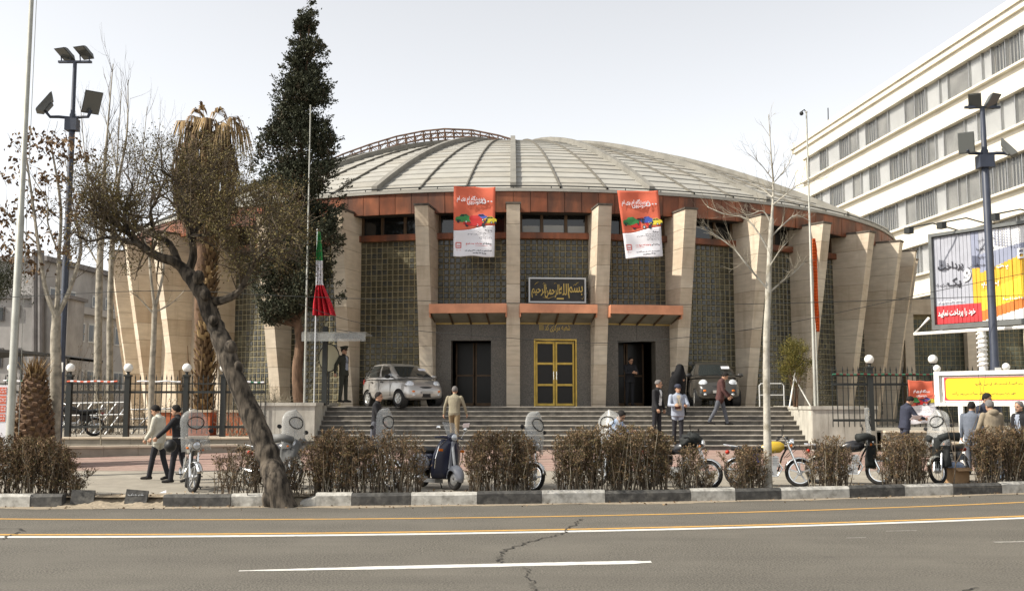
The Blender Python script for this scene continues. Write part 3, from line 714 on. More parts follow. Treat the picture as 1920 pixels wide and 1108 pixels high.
def put_text(s, name, m, c, ex, ez, w=None, h=None, parent=None, ext=.004, bold=0.0, persian=True):
    """lettering centred on c, running along ex, upright along ez; w and h are its real width and height"""
    me = text_mesh(shape(s) if persian else s, name, m, 1.0, bold)
    co = np.empty(len(me.vertices) * 3); me.vertices.foreach_get('co', co); co = co.reshape(-1, 3)
    lo, hi = co.min(0), co.max(0); sz = hi - lo
    sx = w / sz[0] if w else h / sz[1]; sy = h / sz[1] if h else sx
    ex, ez = Vector(ex).normalized(), Vector(ez).normalized(); ey = ex.cross(ez).normalized()   # away to the front
    A = np.array([ex * sx, ez * sy, ey * ext]); q = (co - (lo + hi) / 2) @ A + np.array(Vector(c))
    if parent is not None: q = q - np.array(parent.location)
    me.vertices.foreach_set('co', q.ravel()); me.update()
    return link(name, me, parent)
def scribble(mb, c, ex, ez, w, h, seed, th=.012, lines=1, gap=None, ey=None):
    """a line of small print, too small in the photo to be read: strokes along a baseline"""
    r = random.Random(seed); c = Vector(c); ex = Vector(ex).normalized(); ez = Vector(ez).normalized(); n = ex.cross(ez).normalized() * .004
    x = -w / 2
    while x < w / 2:
        l = min(r.uniform(.25, .9) * h * 2, w / 2 - x)
        if l < h * .2: break
        y = r.uniform(-.1, .12) * h
        P = [c + ex * (x + l * t) + ez * (y + h * .3 * math.sin(t * 9 + r.uniform(0, 3)) * r.uniform(.2, 1)) + n for t in (0, .25, .5, .75, 1)]
        for a, b in zip(P, P[1:]): mb.add([a - ez * th, b - ez * th * .7, b + ez * th, a + ez * th * .6], [(0, 1, 2, 3)])
        if r.random() < .5:
            a = P[r.randint(0, 4)]; mb.add([a - ex * th * .7, a + ex * th * .7, a + ex * th * .6 + ez * h * r.uniform(.4, .75), a - ex * th * .6 + ez * h * .6], [(0, 1, 2, 3)])
        if r.random() < .6:
            a = P[2] + ez * h * r.choice((-.45, .55)); mb.add([a - ex * th, a - ez * th, a + ex * th, a + ez * th], [(0, 1, 2, 3)])
        x += l + h * r.uniform(.12, .5)
XA, ZA = Vector((1, 0, 0)), Vector((0, 0, 1))
for m_, c_ in (('car_green', (.04, .20, .06)), ('car_red', (.42, .02, .02)), ('car_blue', (.05, .09, .35)), ('car_yellow', (.55, .46, .04))): M[m_] = mat(m_, c_, .6)

# calligraphy over the middle door
er, et = basis(4.5); pc = at(1044.5, 536, 34.6); pc = Vector((X0, D, 0)) + er * 18.34 + et * (.0 + .06) + Vector((0, 0, 5.78))
pq = thing('calligraphy_panel', 'dark framed panel of gold calligraphy above the middle canopy', 'panel', pc)
def on(mb, c, ex, ez, x0, x1, z0, z1, y0, y1, m=0):
    n = Vector(ex).cross(Vector(ez)).normalized(); f = lambda x, y, z: Vector(c) + ex * x + ez * z + n * y
    return mb.hexa([f(x0, y1, z0), f(x1, y1, z0), f(x1, y0, z0), f(x0, y0, z0), f(x0, y1, z1), f(x1, y1, z1), f(x1, y0, z1), f(x0, y0, z1)], m)
pw, phh = .98, .43
mb = MB(); on(mb, pc, et, ZA, -pw + .03, pw - .03, -phh + .03, phh - .03, -.1, 0); mb.build('board', M['slate'], pq, world=True)
for (a, b_, z0, z1) in ((-pw, pw, phh - .05, phh), (-pw, pw, -phh, -phh + .05), (-pw, -pw + .05, -phh + .05, phh - .05), (pw - .05, pw, -phh + .05, phh - .05)):
    mb = MB(); on(mb, pc, et, ZA, a, b_, z0, z1, -.1, .03); mb.build('frame_bar', M['silver'], pq, world=True)
nf = et.cross(ZA).normalized() * .012
for (s, x, z, w, h) in (('بسم', .62, -.06, .5, .42), ('الله', .22, .03, .34, .40), ('الرحمن', -.18, -.03, .5, .46), ('الرحیم', -.63, -.03, .5, .46)):
    put_text(s, 'lettering', M['goldlet'], pc + et * x + ZA * z + nf, et, ZA, w, h, pq, .006, .012)
mb = MB()
def swoosh(pts, w):
    P = [pc + et * x + ZA * z + nf for x, z in pts]
    mb.tube([P[0].lerp(P[1], .5) * 0 + p for p in P], [w * .4] + [w] * (len(P) - 2) + [w * .3], 5)
swoosh([(.62, .17), (.66, .24), (.74, .27)], .012); swoosh([(-.78, .17), (-.72, .24), (-.64, .28)], .012); swoosh([(-.5, .2), (-.46, .25), (-.4, .22)], .009); swoosh([(-.12, .2), (-.08, .25), (-.02, .22)], .009)
swoosh([(.55, .15), (.58, .2), (.66, .19)], .009); swoosh([(-.5, -.24), (-.3, -.28), (-.08, -.2)], .012); swoosh([(.9, -.22), (.86, -.3), (.8, -.26)], .01)
on(mb, pc, et, ZA, -.02, .22, -.31, -.26, .002, .012); mb.build('lettering', M['goldlet'], pq, world=True, kind='stuff')
pl = Vector((X0, D, 0)) + er * 18.212 + et * (-.02) + ZA * 4.5
ln = thing('gilt_lettering', 'small gilt lettering on the dark granite over the middle door', 'lettering', pl)
put_text('شعبه مرکزی کد ۱۱۱۱', 'lettering', M['goldlet'], pl, et, ZA, 1.06, .26, ln, .01, .01)

# big banners hung from the eave
def flat_car(mb, f, x, z, w, mcol):
    """a small printed car drawn as flat shapes: body, glass, tyres"""
    P = lambda q, k: mb.add([f(x + a * w, z + b * w, k) for a, b in q], [tuple(range(len(q)))], mcol if k == 1 else (8 if k == 2 else 9))
    P([(-.5, 0), (-.52, .14), (-.46, .24), (-.28, .28), (-.16, .42), (.16, .44), (.34, .30), (.46, .27), (.52, .18), (.5, .02), (.3, -.05), (-.1, -.06)], 1)
    P([(-.24, .29), (-.13, .395), (.02, .40), (.02, .29)], 2); P([(.05, .29), (.05, .40), (.15, .405), (.28, .30)], 2)
    P([(-.44, .04), (-.2, .01), (-.18, .07), (-.44, .1)], 2)
    for cx in (.14, .42, -.34): P([(cx + .08 * math.cos(t * PI / 4), -.02 + .10 * math.sin(t * PI / 4)) for t in range(8)], 2)
    for cx in (.14,): P([(cx + .045 * math.cos(t * PI / 4), -.02 + .06 * math.sin(t * PI / 4)) for t in range(8)], 3)
MATS = ['red', 'bwhite', 'ink', 'inkred', 'car_green', 'car_red', 'car_blue', 'car_yellow', 'ink', 'silver']
def banner(name, label, corners, Y, seed, small=False):
    """corners: photo positions top-left, top-right, bottom-right, bottom-left; hangs Y metres out, with soft folds"""
    tl, tr, br, bl = [at(x, y, Y) for x, y in corners]; base = (tl + tr) / 2
    t = thing(name, label, 'banner', base); r = random.Random(seed); ph = [r.uniform(0, 6) for _ in range(4)]
    def f(u, v, k=0):                  # u 0..1 across, v 0..1 downwards
        p = tl.lerp(tr, u).lerp(bl.lerp(br, u), v)
        d = .035 * math.sin(5 * u + 3 * v + ph[0]) + .02 * math.sin(11 * u - 7 * v + ph[1]) + .012 * math.sin(17 * v + 4 * u + ph[2])
        if v > .97: p = p + Vector((0, 0, .015 * math.sin(9 * u + ph[3])))
        if v < .03: p = p + Vector((0, 0, -.02 * abs(math.sin(PI * u * 2))))
        return p + Vector((0, -d - .004 * k, 0))
    sp = .635 if not small else .60
    def split(u): return sp - .075 * u + .012 * math.sin(u * 6)
    n, m = 14, 26
    mb = MB()
    rows = [[f(i / n, split(i / n) * j / m) for i in range(n + 1)] for j in range(m + 1)]; mb.grid(rows, 0)
    rows = [[f(i / n, split(i / n) + (1 - split(i / n)) * j / m) for i in range(n + 1)] for j in range(m + 1)]; mb.grid(rows, 1)
    cl = mb.build('cloth', [M['red'], M['bwhite']], t, world=True, smooth='all'); so = cl.modifiers.new('thick', 'SOLIDIFY'); so.thickness = .004; so.offset = 1
    # print
    A = (tr - tl).length; B = (bl - tl).length
    pr = MB(); g = lambda x, z, k: f(x, z, 1.5 + k)
    def pcar(x, z, w, c):
        h = lambda a, b, k: f(a, b, 1.5 + k)
        sub = MB(); flat_car(sub, lambda a, b, k: h(a, z - (b - z) * A / B, k), x, z, w, c); pr.add(sub.v, sub.f); pr.m[-len(sub.f):] = sub.m
    pcar(.25, .50, .40, 4); pcar(.66, .475, .32, 6); pcar(.87, .51, .33, 7); pcar(.50, .545, .52, 5)
    def block(x0, x1, z0, z1, c, k=0): pr.add([f(x0, z0, 1 + k), f(x1, z0, 1 + k), f(x1, z1, 1 + k), f(x0, z1, 1 + k)], [(0, 1, 2, 3)], c)
    for (x0, x1, z0, z1) in ((.05, .19, .80, .812), (.05, .19, .87, .882), (.05, .07, .812, .87), (.17, .19, .812, .87), (.08, .16, .84, .852)): block(x0, x1, z0, z1, 3)
    def words(x0, x1, z, h, c, sd, k=1.0):
        rr = random.Random(sd); x = x1
        while x > x0 + .02:
            w = min(rr.uniform(.02, .09), x - x0); y = z + rr.uniform(-.2, .2) * h
            block(x - w, x, y, y + h * .34 * k, c)
            if rr.random() < .7: xx = x - w * rr.random(); block(xx - .006, xx + .006, y - h * rr.uniform(.25, .6), y, c)
            if rr.random() < .5: xx = x - w * rr.random(); block(xx - .007, xx + .007, y + h * .5, y + h * .75, c)
            x -= w + rr.uniform(.008, .02)
    words(.76, .93, .625, .022, 2, seed); words(.58, .93, .655, .016, 2, seed + 1, .6); words(.33, .93, .682, .016, 2, seed + 2, .6); words(.62, .93, .71, .016, 2, seed + 3, .6); words(.6, .93, .738, .016, 2, seed + 4, .6)
    words(.72, .93, .815, .024, 2, seed + 5); words(.30, .70, .815, .024, 3, seed + 6); block(.3, .93, .842, .846, 3)
    words(.28, .93, .915, .02, 2, seed + 7); words(.44, .8, .95, .022, 2, seed + 8, 1.3); words(.06, .18, .91, .012, 3, seed + 9, .5)
    pr.build('print', [M[k] for k in MATS], t, world=True, kind='stuff')
    ex = (tr - tl).normalized(); down = (bl - tl).normalized(); ez = (Vector((0, 0, 1)) - ex * ex.z).normalized()
    def T(s, u, v, w, h, bold=.02):
        put_text(s, 'lettering', M['bwhite'], f(u, v, 0) + Vector((0, -.05, 0)), ex, ez, w * A, h * B, t, .003, bold)
    if not small:
        T('دستگاه ام وی ام', .38, .185, .60, .10); T('۵۰۰', .80, .205, .27, .085); T('خودروی', .50, .235, .34, .065)
    else:
        T('دستگاه ام وی ام', .5, .26, .62, .10); T('خودروی', .5, .36, .4, .06)
    return t
banner('eave_banner', 'red and white sale banner hanging straight left of the central pier', [(851, 349), (929, 351), (927, 482), (850, 480)], 33.55, 3)
banner('eave_banner', 'red and white sale banner hanging askew right of the centre', [(1157, 358), (1234, 357), (1243, 481), (1174, 484)], 33.5, 8)

# ------------------------------------------------------------------ white office block on the right
far = at(1490, 275, 94); dv = Vector((-.106, 1, 0)).normalized(); nv = Vector((-dv.y, dv.x, 0))      # nv looks left, to the street
off = thing('office_block', 'white modern office block with long curtained ribbon windows behind the hall', 'building', (far.x, 94, 0))
def ob(mb, s0, s1, d0, d1, z0, z1, m=0):   # s along the facade from its far corner towards us, d out from the facade
    f = lambda s, d, z: Vector((far.x, 94, 0)) - dv * s + nv * d + ZA * z
    return mb.hexa([f(s0, d1, z0), f(s1, d1, z0), f(s1, d0, z0), f(s0, d0, z0), f(s0, d1, z1), f(s1, d1, z1), f(s1, d0, z1), f(s0, d0, z1)], m)
L = 62; ro = random.Random(5)
MB_ = MB(); ob(MB_, 0, L, -14, -.4, 0, 25.3); MB_.build('core', M['office_wall'], off, world=True)
ob(MB_ := MB(), -.3, L, -14, .35, 25.3, 25.75); MB_.build('roof', M['office_wall'], off, world=True)
ob(MB_ := MB(), -.2, L, .0, .2, 24.9, 25.3); MB_.build('cornice', M['office_wall'], off, world=True)
ob(MB_ := MB(), 0, 2.6, -.4, .0, 0, 24.9); MB_.build('end_pier', M['office_wall'], off, world=True)
zt0 = 25.05
bands = []
top = 23.85; per = 3.62; wh = 2.02
for k in range(7):
    z1 = top - per * k; z0 = z1 - wh
    nexttop = 24.9 if k == 0 else top - per * (k - 1) - wh - .0
    ob(MB_ := MB(), 2.6, L, -.4, 0, z1, nexttop if k == 0 else nexttop - .14); MB_.build('spandrel', M['office_wall'], off, world=True)
    ob(MB_ := MB(), 1.9, L, -.4, .32, z0 - .14, z0); MB_.build('sill', M['office_sill'], off, world=True)
    ob(MB_ := MB(), 2.0, L, 0, .16, z1 - .0, z1 + .1); MB_.build('hood', M['office_sill'], off, world=True)
    s = 2.7
    while s < L - 1 and z0 > 4:
        w = ro.choice((1.1, 1.5, 1.5, 1.9, 2.6)); kind = ro.choices(('curtain', 'grey', 'dark'), (5, 5, 3))[0]
        mb = MB(); f = lambda ss, d, z: Vector((far.x, 94, 0)) - dv * ss + nv * d + ZA * z
        if kind == 'dark':
            ob(mb, s + .06, s + w - .06, -.38, -.36, z0, z1)
            for q in range(int(w / .35)): ob(mb, s + .15 + q * .35, s + .28 + q * .35, -.35, -.33, z0, z1, 1)
            mm = [M['dglass'], M['curtain_grey']]
        else:
            n = max(4, int(w / .14)); rows = [[], []]
            for q in range(n + 1):
                dd = -.27 + (.05 if q % 2 else -.05); ss = s + .05 + (w - .1) * q / n
                rows[0].append(f(ss, dd, z0)); rows[1].append(f(ss, dd, z1))
            mb.grid(rows); mm = [M['curtain' if kind == 'curtain' else 'curtain_grey']]
        wi = mb.build('window', mm, off, world=True)
        for (a, c) in ((s, s + .05),):
            ob(MB_ := MB(), a, c, -.3, -.1, z0, z1); o = MB_.build('frame', M['steel'], None); o.data.transform(Matrix.Translation(-off.location)); o.parent = wi
        ob(MB_ := MB(), s + .05, s + w, -.17, -.16, z0, z1); o = MB_.build('pane', M['winpane'], None); o.data.transform(Matrix.Translation(-off.location)); o.parent = wi
        s += w
mb = MB(); p = at(1553, 215, 92); mb.tube([at(1553, 240, 92) - ZA * 1.5, p + ZA * .6], .05, 5); mb.build('aerial', M['blackm'], off, world=True)
# low wing of glass blocks and pillars
WY = 47.5; wx0, wx1 = xat(1600, WY), xat(1700, WY) + 14
wing = thing('low_wing', 'low side wing of glass block walls between beige pillars right of the hall', 'building', (wx0, WY, 1))
zt = at(1720, 590, WY).z
MB().box(((wx0 + wx1) / 2, WY + 2.3, zt + .35), (wx1 - wx0, 5, .7)).build('header', M['stone2'], wing, world=True)
for px in (1705, 1822, 1935, 2050):
    x = xat(px, WY); MB().box((x, WY - .1, (zt + .0) / 2 + .5), (.42, .4, zt - 1.0)).build('pillar', M['stone'], wing, world=True)
MB().box(((wx0 + wx1) / 2, WY + .3, zt / 2 + .4), (wx1 - wx0, .1, zt - .8)).build('glass_wall', M['mortar'], wing, world=True)
mb = MB(); nx, nz = int((wx1 - wx0) / .21), int((zt - 1) / .21)
for i in range(nx):
    for j in range(nz):
        x, z = wx0 + .21 * (i + .5), 1 + .21 * (j + .5); w = .09
        mb.add([(x - w, WY + .25, z - w), (x + w, WY + .25, z - w), (x + w, WY + .25, z + w), (x - w, WY + .25, z + w), (x - w + .02, WY + .23, z - w + .02), (x + w - .02, WY + .23, z - w + .02), (x + w - .02, WY + .23, z + w - .02), (x - w + .02, WY + .23, z + w - .02)],
               [(0, 1, 5, 4), (1, 2, 6, 5), (2, 3, 7, 6), (3, 0, 4, 7), (4, 5, 6, 7)])
mb.build('glass_block', M['gblock3'], wing, world=True, kind='stuff')

# ------------------------------------------------------------------ grey buildings on the left
gA = at(128, 560, 57); gb = thing('grey_building', 'shabby grey plastered building front behind the bare trees and palm stump', 'building', (gA.x, 57, .9))
mb = MB(); xl = xat(-260, 57); mb.box(((xl + gA.x) / 2, 58.1, gA.z / 2 + .4), (gA.x - xl, 2.2, gA.z - .8)); mb.build('wall', M['plaster'], gb, world=True)
MB().box(((xl + gA.x) / 2, 58.1, gA.z + .1), (gA.x - xl + .3, 2.5, .2)).build('parapet', M['plaster2'], gb, world=True)
for (a, c, y0, y1) in ((-14, 9, 575, 602), (26, 38, 572, 596), (-70, -48, 575, 602), (-10, 6, 652, 690), (24, 40, 652, 690)):
    p, q = at(a, y1, 56.97), at(c, y0, 56.97)
    w = MB().box(((p.x + q.x) / 2, 56.95, (p.z + q.z) / 2), (q.x - p.x, .08, q.z - p.z)).build('window', M['plaster2'], gb, world=True)
    o = MB().box(((p.x + q.x) / 2, 56.93, (p.z + q.z) / 2), (q.x - p.x - .12, .08, q.z - p.z - .12)).build('pane', M['dglass'], None); o.data.transform(Matrix.Translation(-gb.location)); o.parent = w
for px in (66, 77): MB().tube([at(px, 700, 56.8), at(px, 470, 56.8)], .18, 8).build('drain_pipe', M['plaster2'], gb, world=True)
mb = MB(); rows = []
for i in range(13):
    x = xat(-120 + i * 22, 50); z = at(0, 672, 50).z - .35 * ((i - 6) / 6) ** 2 + .25; rows.append([(x, 49, z), (x, 49, z + .12), (x, 53, z + .12), (x, 53, z)])
mb.grid(rows, closed=True); cn = mb.build('awning', M['roof_dark'], gb, world=True)
for px in (-60, 40, 128): MB().tube([at(px, 800, 50), at(px, 668, 50)], .06, 6).build('awning_post', M['blackm'], gb, world=True)
sA = at(128, 585, 60); sv = Vector((.123, 1, 0)).normalized(); sn = Vector((sv.y, -sv.x, 0))
g2 = thing('terrace_building', 'pale grey building side with two rows of framed windows beside the hall', 'building', (sA.x, 60, .9))
def sb(mb, s0, s1, d0, d1, z0, z1):
    f = lambda s, d, z: Vector((sA.x, 60, 0)) + sv * s + sn * d + ZA * z
    return mb.hexa([f(s0, d1, z0), f(s1, d1, z0), f(s1, d0, z0), f(s0, d0, z0), f(s0, d1, z1), f(s1, d1, z1), f(s1, d0, z1), f(s0, d0, z1)])
sb(mb := MB(), -1, 26, -9, 0, .5, sA.z); mb.build('wall', M['plaster3'], g2, world=True)
sb(mb := MB(), -1, 26, -9, .35, sA.z, sA.z + .4); mb.build('band', M['plaster3'], g2, world=True)
zu = at(160, 498, 62).z
sb(mb := MB(), 0, 30, -9, -1.6, sA.z + .4, zu); mb.build('upper_wall', M['plaster'], g2, world=True)
sb(mb := MB(), -.3, 30, -9.3, -1.3, zu, zu + .3); mb.build('parapet', M['plaster2'], g2, world=True)
for row, (z0, z1, d) in enumerate(((at(140, 640, 61).z, at(140, 603, 61).z, 0), (at(140, 730, 61).z, at(140, 692, 61).z, 0), (at(160, 566, 62).z, at(160, 542, 62).z, -1.6))):
    for s in (.6, 2.2, 5.4, 7.0, 10.2, 11.8, 15, 16.6, 20):
        sb(mb := MB(), s, s + 1.25, d - .1, d + .05, z0, z1); w = mb.build('window', M['white2'], g2, world=True)
        for (a, c) in ((.09, .58), (.67, 1.16)):
            sb(mb := MB(), s + a, s + c, d, d + .06, z0 + .1, z1 - .1); o = mb.build('pane', M['dglass3'], None); o.data.transform(Matrix.Translation(-g2.location)); o.parent = w
# ------------------------------------------------------------------ fences, lamps, poles
def fence(label, px0, px1, Y, zb, posts, seed):
    x0, x1 = xat(px0, Y), xat(px1, Y); t = thing('iron_fence', label, 'fence', (x0, Y, zb)); r = random.Random(seed)
    for z, h in ((zb + .30, .07), (zb + 1.33, .07), (zb + 1.58, .035)):
        MB().box(((x0 + x1) / 2, Y, z), (x1 - x0, .05, h)).build('rail', M['blackm'], t, world=True)
    q = MB(); q.box((0, 0, .92), (.022, .022, 1.62)); q.add([(-.018, -.018, 1.73), (.018, -.018, 1.73), (.018, .018, 1.73), (-.018, .018, 1.73), (0, 0, 1.87)], [(0, 1, 4), (1, 2, 4), (2, 3, 4), (3, 0, 4)])
    me = q.mesh('picket', M['blackm']); n = int((x1 - x0) / .155)
    px = [xat(p, Y) for p in posts]
    for i in range(n + 1):
        x = x0 + (x1 - x0) * i / n
        if min([abs(x - p) for p in px] + [9]) < .09: continue
        o = link('picket', me, t, (x - x0, -.004, 0)); o.rotation_euler = (r.uniform(-.008, .008), r.uniform(-.012, .012), 0)
    for p in px:
        b = MB(); b.box((p, Y, zb + .9), (.15, .15, 1.8)); b.box((p, Y, zb + 1.82), (.2, .2, .05)); b.lathe([(.05, zb + 1.845), (.04, zb + 1.9), (.075, zb + 1.94)], (p, Y, 0), 10)
        po = b.build('fence_post', M['blackm'], t, world=True)
        g = MB(); g.ball((p, Y, zb + 2.05), .135, 16, 10); o = g.build('globe_lamp', M['lamp'], None, smooth='all'); o.data.transform(Matrix.Translation(-t.location)); o.parent = po
    return t
fence('black iron fence with white globe lamps left of the stairs', -60, 498, 31.16, .96, (20, 130, 239, 349, 419), 1)
fence('black iron fence with one white globe lamp right of the stairs', 1560, 2050, 30.16, 1.17, (1632, 1752), 2)
def garland(name, label, px0, px1, Y, z, cols, seed):
    x0, x1 = xat(px0, Y), xat(px1, Y); t = thing(name, label, 'rope', (x0, Y - .09, z)); n = int((x1 - x0) / .1)
    b = [MB(), MB()]
    for i in range(n):
        a = x0 + .1 * i; s = .012 * math.sin(i * .9)
        b[i % 2].tube([(a, Y - .09, z + s), (a + .1, Y - .09, z + .012 * math.sin((i + 1) * .9))], .028, 5)
    for k in (0, 1): b[k].build('rope_strand', M[cols[k]], t, world=True, kind='stuff')
garland('rope_light', 'red and white rope light tied along the left fence top', 127, 226, 31.16, 2.60, ('red', 'bwhite'), 1)
garland('rope_light', 'white and green rope light on the fence behind the palm stump', 8, 92, 31.16, 2.62, ('bwhite', 'ropegreen'), 2)
garland('rope_light', 'white rope light on the fence behind the slender pale sapling', 258, 340, 31.16, 2.60, ('bwhite', 'silver'), 3)
garland('rope_light', 'white and green rope light on the fence beside the left planter', 452, 497, 31.16, 2.58, ('bwhite', 'ropegreen'), 4)
garland('rope_light', 'dark green and red rope light along the right iron fence', 1560, 1750, 30.16, 2.78, ('ropegreen', 'roperred'), 5)

def lamp_post(label, base, top_z, z_arm, Y, heads, r0):
    """tall post with two floodlights on a crossbar at the top and two on side arms"""
    x = base[0]; t = thing('lamp_post', label, 'street lamp', (x, Y, base[1]))
    b = MB(); b.tube([(x, Y, base[1]), (x, Y, base[1] + 2.6), (x, Y, base[1] + 2.65), (x, Y, z_arm + .1), (x, Y, z_arm + .15), (x, Y, top_z)], [r0, r0, r0 * .9, r0 * .8, r0 * .6, r0 * .52], 14)
    b.build('post', M['bluesteel'], t, world=True, smooth=True)
    MB().box((x, Y, z_arm - .2), (r0 * 3.2, r0 * 2.6, .34)).build('junction_box', M['bluesteel'], t, world=True)
    b = MB(); b.box((x, Y, top_z + .02), (.95, .09, .06)); b.build('crossbar', M['bluesteel'], t, world=True)
    for (hx, hz, ax, tilt, yaw, s) in heads:
        arm = MB(); c = Vector((x + hx, Y - .1, hz))
        if abs(hx) > .5: arm.tube([(x, Y, z_arm), (x + hx * .5, Y - .03, z_arm + .03), (x + hx * .8, Y - .06, z_arm + .02), c + Vector((-.02 * hx, 0, -.28 * s))], .045, 6)
        else:
            for q in (-.13, .13): arm.tube([(x + hx + q, Y, top_z + .04), (x + hx + q, Y - .06, hz)], .018, 5)
        arm.build('bracket', M['bluesteel'], t, world=True)
        Mx = Matrix.Translation(c) @ Matrix.Rotation(yaw, 4, 'Z') @ Matrix.Rotation(tilt, 4, 'X')
        h = MB(); w, d, l = .30 * s, .1 * s, .42 * s
        P = [(-w, -.02, -l), (w, -.02, -l), (w * .7, d * 1.9, -l * .75), (-w * .7, d * 1.9, -l * .75), (-w, -.02, l), (w, -.02, l), (w * .7, d * 1.5, l * .6), (-w * .7, d * 1.5, l * .6)]
        h.hexa([Mx @ Vector(p) for p in P]); h.box((0, d * 1.9, -.1 * l), (w * .9, d * 1.2, l * .8), M=Mx)
        ho = h.build('floodlight', M['lampgrey'], t, world=True)
        g = MB(); g.box((0, -.03, 0), (w * 1.8, .015, l * 1.8), M=Mx); o = g.build('lens', M['lampglass'], None); o.data.transform(Matrix.Translation(-t.location)); o.parent = ho
    lb = MB(); lb.box((x + .02, Y - r0 - .012, base[1] + 2.35), (.16, .02, .26)); lb.build('label_plate', M['white'], t, world=True)
    return t
Yl = 29.0; zt = at(148, 118, Yl).z; za = at(140, 222, Yl).z
lamp_post('tall blue grey floodlight post beside the left bare trees', (xat(112.5, Yl) , .6), zt, za, Yl, [(-.48 * 1.6, at(0, 195, Yl).z, 0, R(-35), R(-70), .82), (.55 * 1.05, at(0, 194, Yl).z, 0, R(35), R(38), .82), (-.26, zt + .22, 0, R(62), R(-20), .62), (.28, zt + .27, 0, R(62), R(-20), .62)], .105)
Yr = 27.4; zt = at(1850, 203, Yr).z; za = at(1852, 290, Yr).z
lamp_post('tall blue grey floodlight post in front of the billboard', (xat(1868, Yr) , .4), zt, za, Yr, [(-.52, at(0, 270, Yr).z, 0, R(12), R(-28), .68), (.62, at(0, 278, Yr).z, 0, R(-40), R(62), .7), (-.24, zt + .17, 0, R(40), R(-25), .54), (.24, zt + .17, 0, R(40), R(25), .54)], .122)

# flagpoles and flags
def pole(label, x, Y, z0, z1, r0, r1, m, cat='pole', extra=None):
    t = thing('flagpole', label, cat, (x, Y, z0)); b = MB()
    b.tube([(x, Y, z0), (x, Y, z0 + (z1 - z0) * .5), (x, Y, z0 + (z1 - z0) * .502), (x, Y, z1)], [r0, r0 * .85 + r1 * .15, (r0 + r1) / 2, r1], 10); b.build('shaft', m, t, world=True, smooth=True)
    b = MB(); b.ball((x, Y, z1 + r1), r1 * 1.7, 8, 6); b.build('finial', m, t, world=True, smooth='all')
    if extra: extra(t, x, Y, z1)
    return t
Yf = 25.0
def hal(t, x, Y, z1):
    b = MB(); b.tube([(x + .22, Y - .02, 1.2), (x + .16, Y - .02, 6), (x + .12, Y, z1)], .008, 4); b.build('halyard', M['greypole'], t, world=True)
pole('tall grey tapered flagpole without a flag at the far left', xat(22, Yf), Yf, .17, at(70, -60, Yf).z, .095, .05, M['greypole'], extra=hal)
Yf = 31.55
pole('thin pale flagpole standing before the dark cypress', xat(571, Yf), Yf, 1.9, at(578, 200, Yf).z, .034, .018, M['greypole'])
Yg = 31.45
pole('short thin pole carrying the green white and red flag', xat(589, Yg), Yg, 1.9, at(599, 432, Yg).z, .022, .016, M['silver'])
def cam_(t, x, Y, z1):
    b = MB(); b.tube([(x, Y, z1), (x - .06, Y, z1 + .1), (x - .14, Y, z1 + .04)], .02, 5); b.ball((x - .15, Y, z1 - .02), .065, 8, 6); b.build('camera_dome', M['blackm'], t, world=True)
Yp = 30.9
pole('slender grey mast with a small camera dome above the right planter', xat(1528, Yp), Yp, 1.85, at(1512, 212, Yp).z, .045, .022, M['greypole'], cat='mast', extra=cam_)
pole('short thin pole carrying the furled orange flag', xat(1536, Yp), Yp + .15, 1.85, at(1526, 450, Yp).z, .022, .016, M['greypole'])
def flag(label, cols, outline, Y, seed):
    """cloth hanging in folds; outline: (photo y, left x, right x)"""
    r = random.Random(seed); rows = []; n = 14
    for (py, xl, xr) in outline:
        a, c = at(xl, py, Y), at(xr, py, Y); w = (c - a).length
        rows.append([a.lerp(c, i / n) + Vector((0, -.05 - min(.16, .12 + w * .1) * math.sin(i * 1.7 + py * .012) * (.5 if w < .25 else 1), 0)) for i in range(n + 1)])
    t = thing('flag', label, 'flag', rows[0][0]); k = 0; m = [M[c] for c, _ in cols]
    mb = MB()
    for i in range(len(rows) - 1):
        py = outline[i][0]; idx = [j for j, (c, y) in enumerate(cols) if py >= y][-1]
        mb.grid([rows[i], rows[i + 1]], idx)
    o = mb.build('cloth', m, t, world=True, smooth='all'); s = o.modifiers.new('thick', 'SOLIDIFY'); s.thickness = .004
def interp(pts, n):
    out = []
    for i in range(n + 1):
        y = pts[0][0] + (pts[-1][0] - pts[0][0]) * i / n
        k = max(j for j in range(len(pts) - 1) if pts[j][0] <= y + 1e-6); a, c = pts[k], pts[k + 1]; u = (y - a[0]) / (c[0] - a[0])
        out.append((y, a[1] * (1 - u) + c[1] * u, a[2] * (1 - u) + c[2] * u))
    return out
flag('hanging green white and red national flag in front of the cypress', [('flag_green', 0), ('bwhite', 487), ('flag_red', 532)], interp([(436, 597, 601), (470, 594, 604), (490, 593, 605), (530, 594, 605), (548, 592, 612), (570, 589, 622), (592, 588, 630)], 44), 31.4, 4)
flag('furled orange flag hanging narrow on the pole above the right planter', [('flag_orange', 0)], interp([(448, 1523, 1527), (470, 1523, 1531), (500, 1524, 1531), (530, 1525, 1532), (560, 1525, 1533), (600, 1527, 1536), (622, 1530, 1536)], 30), 31.0, 6)

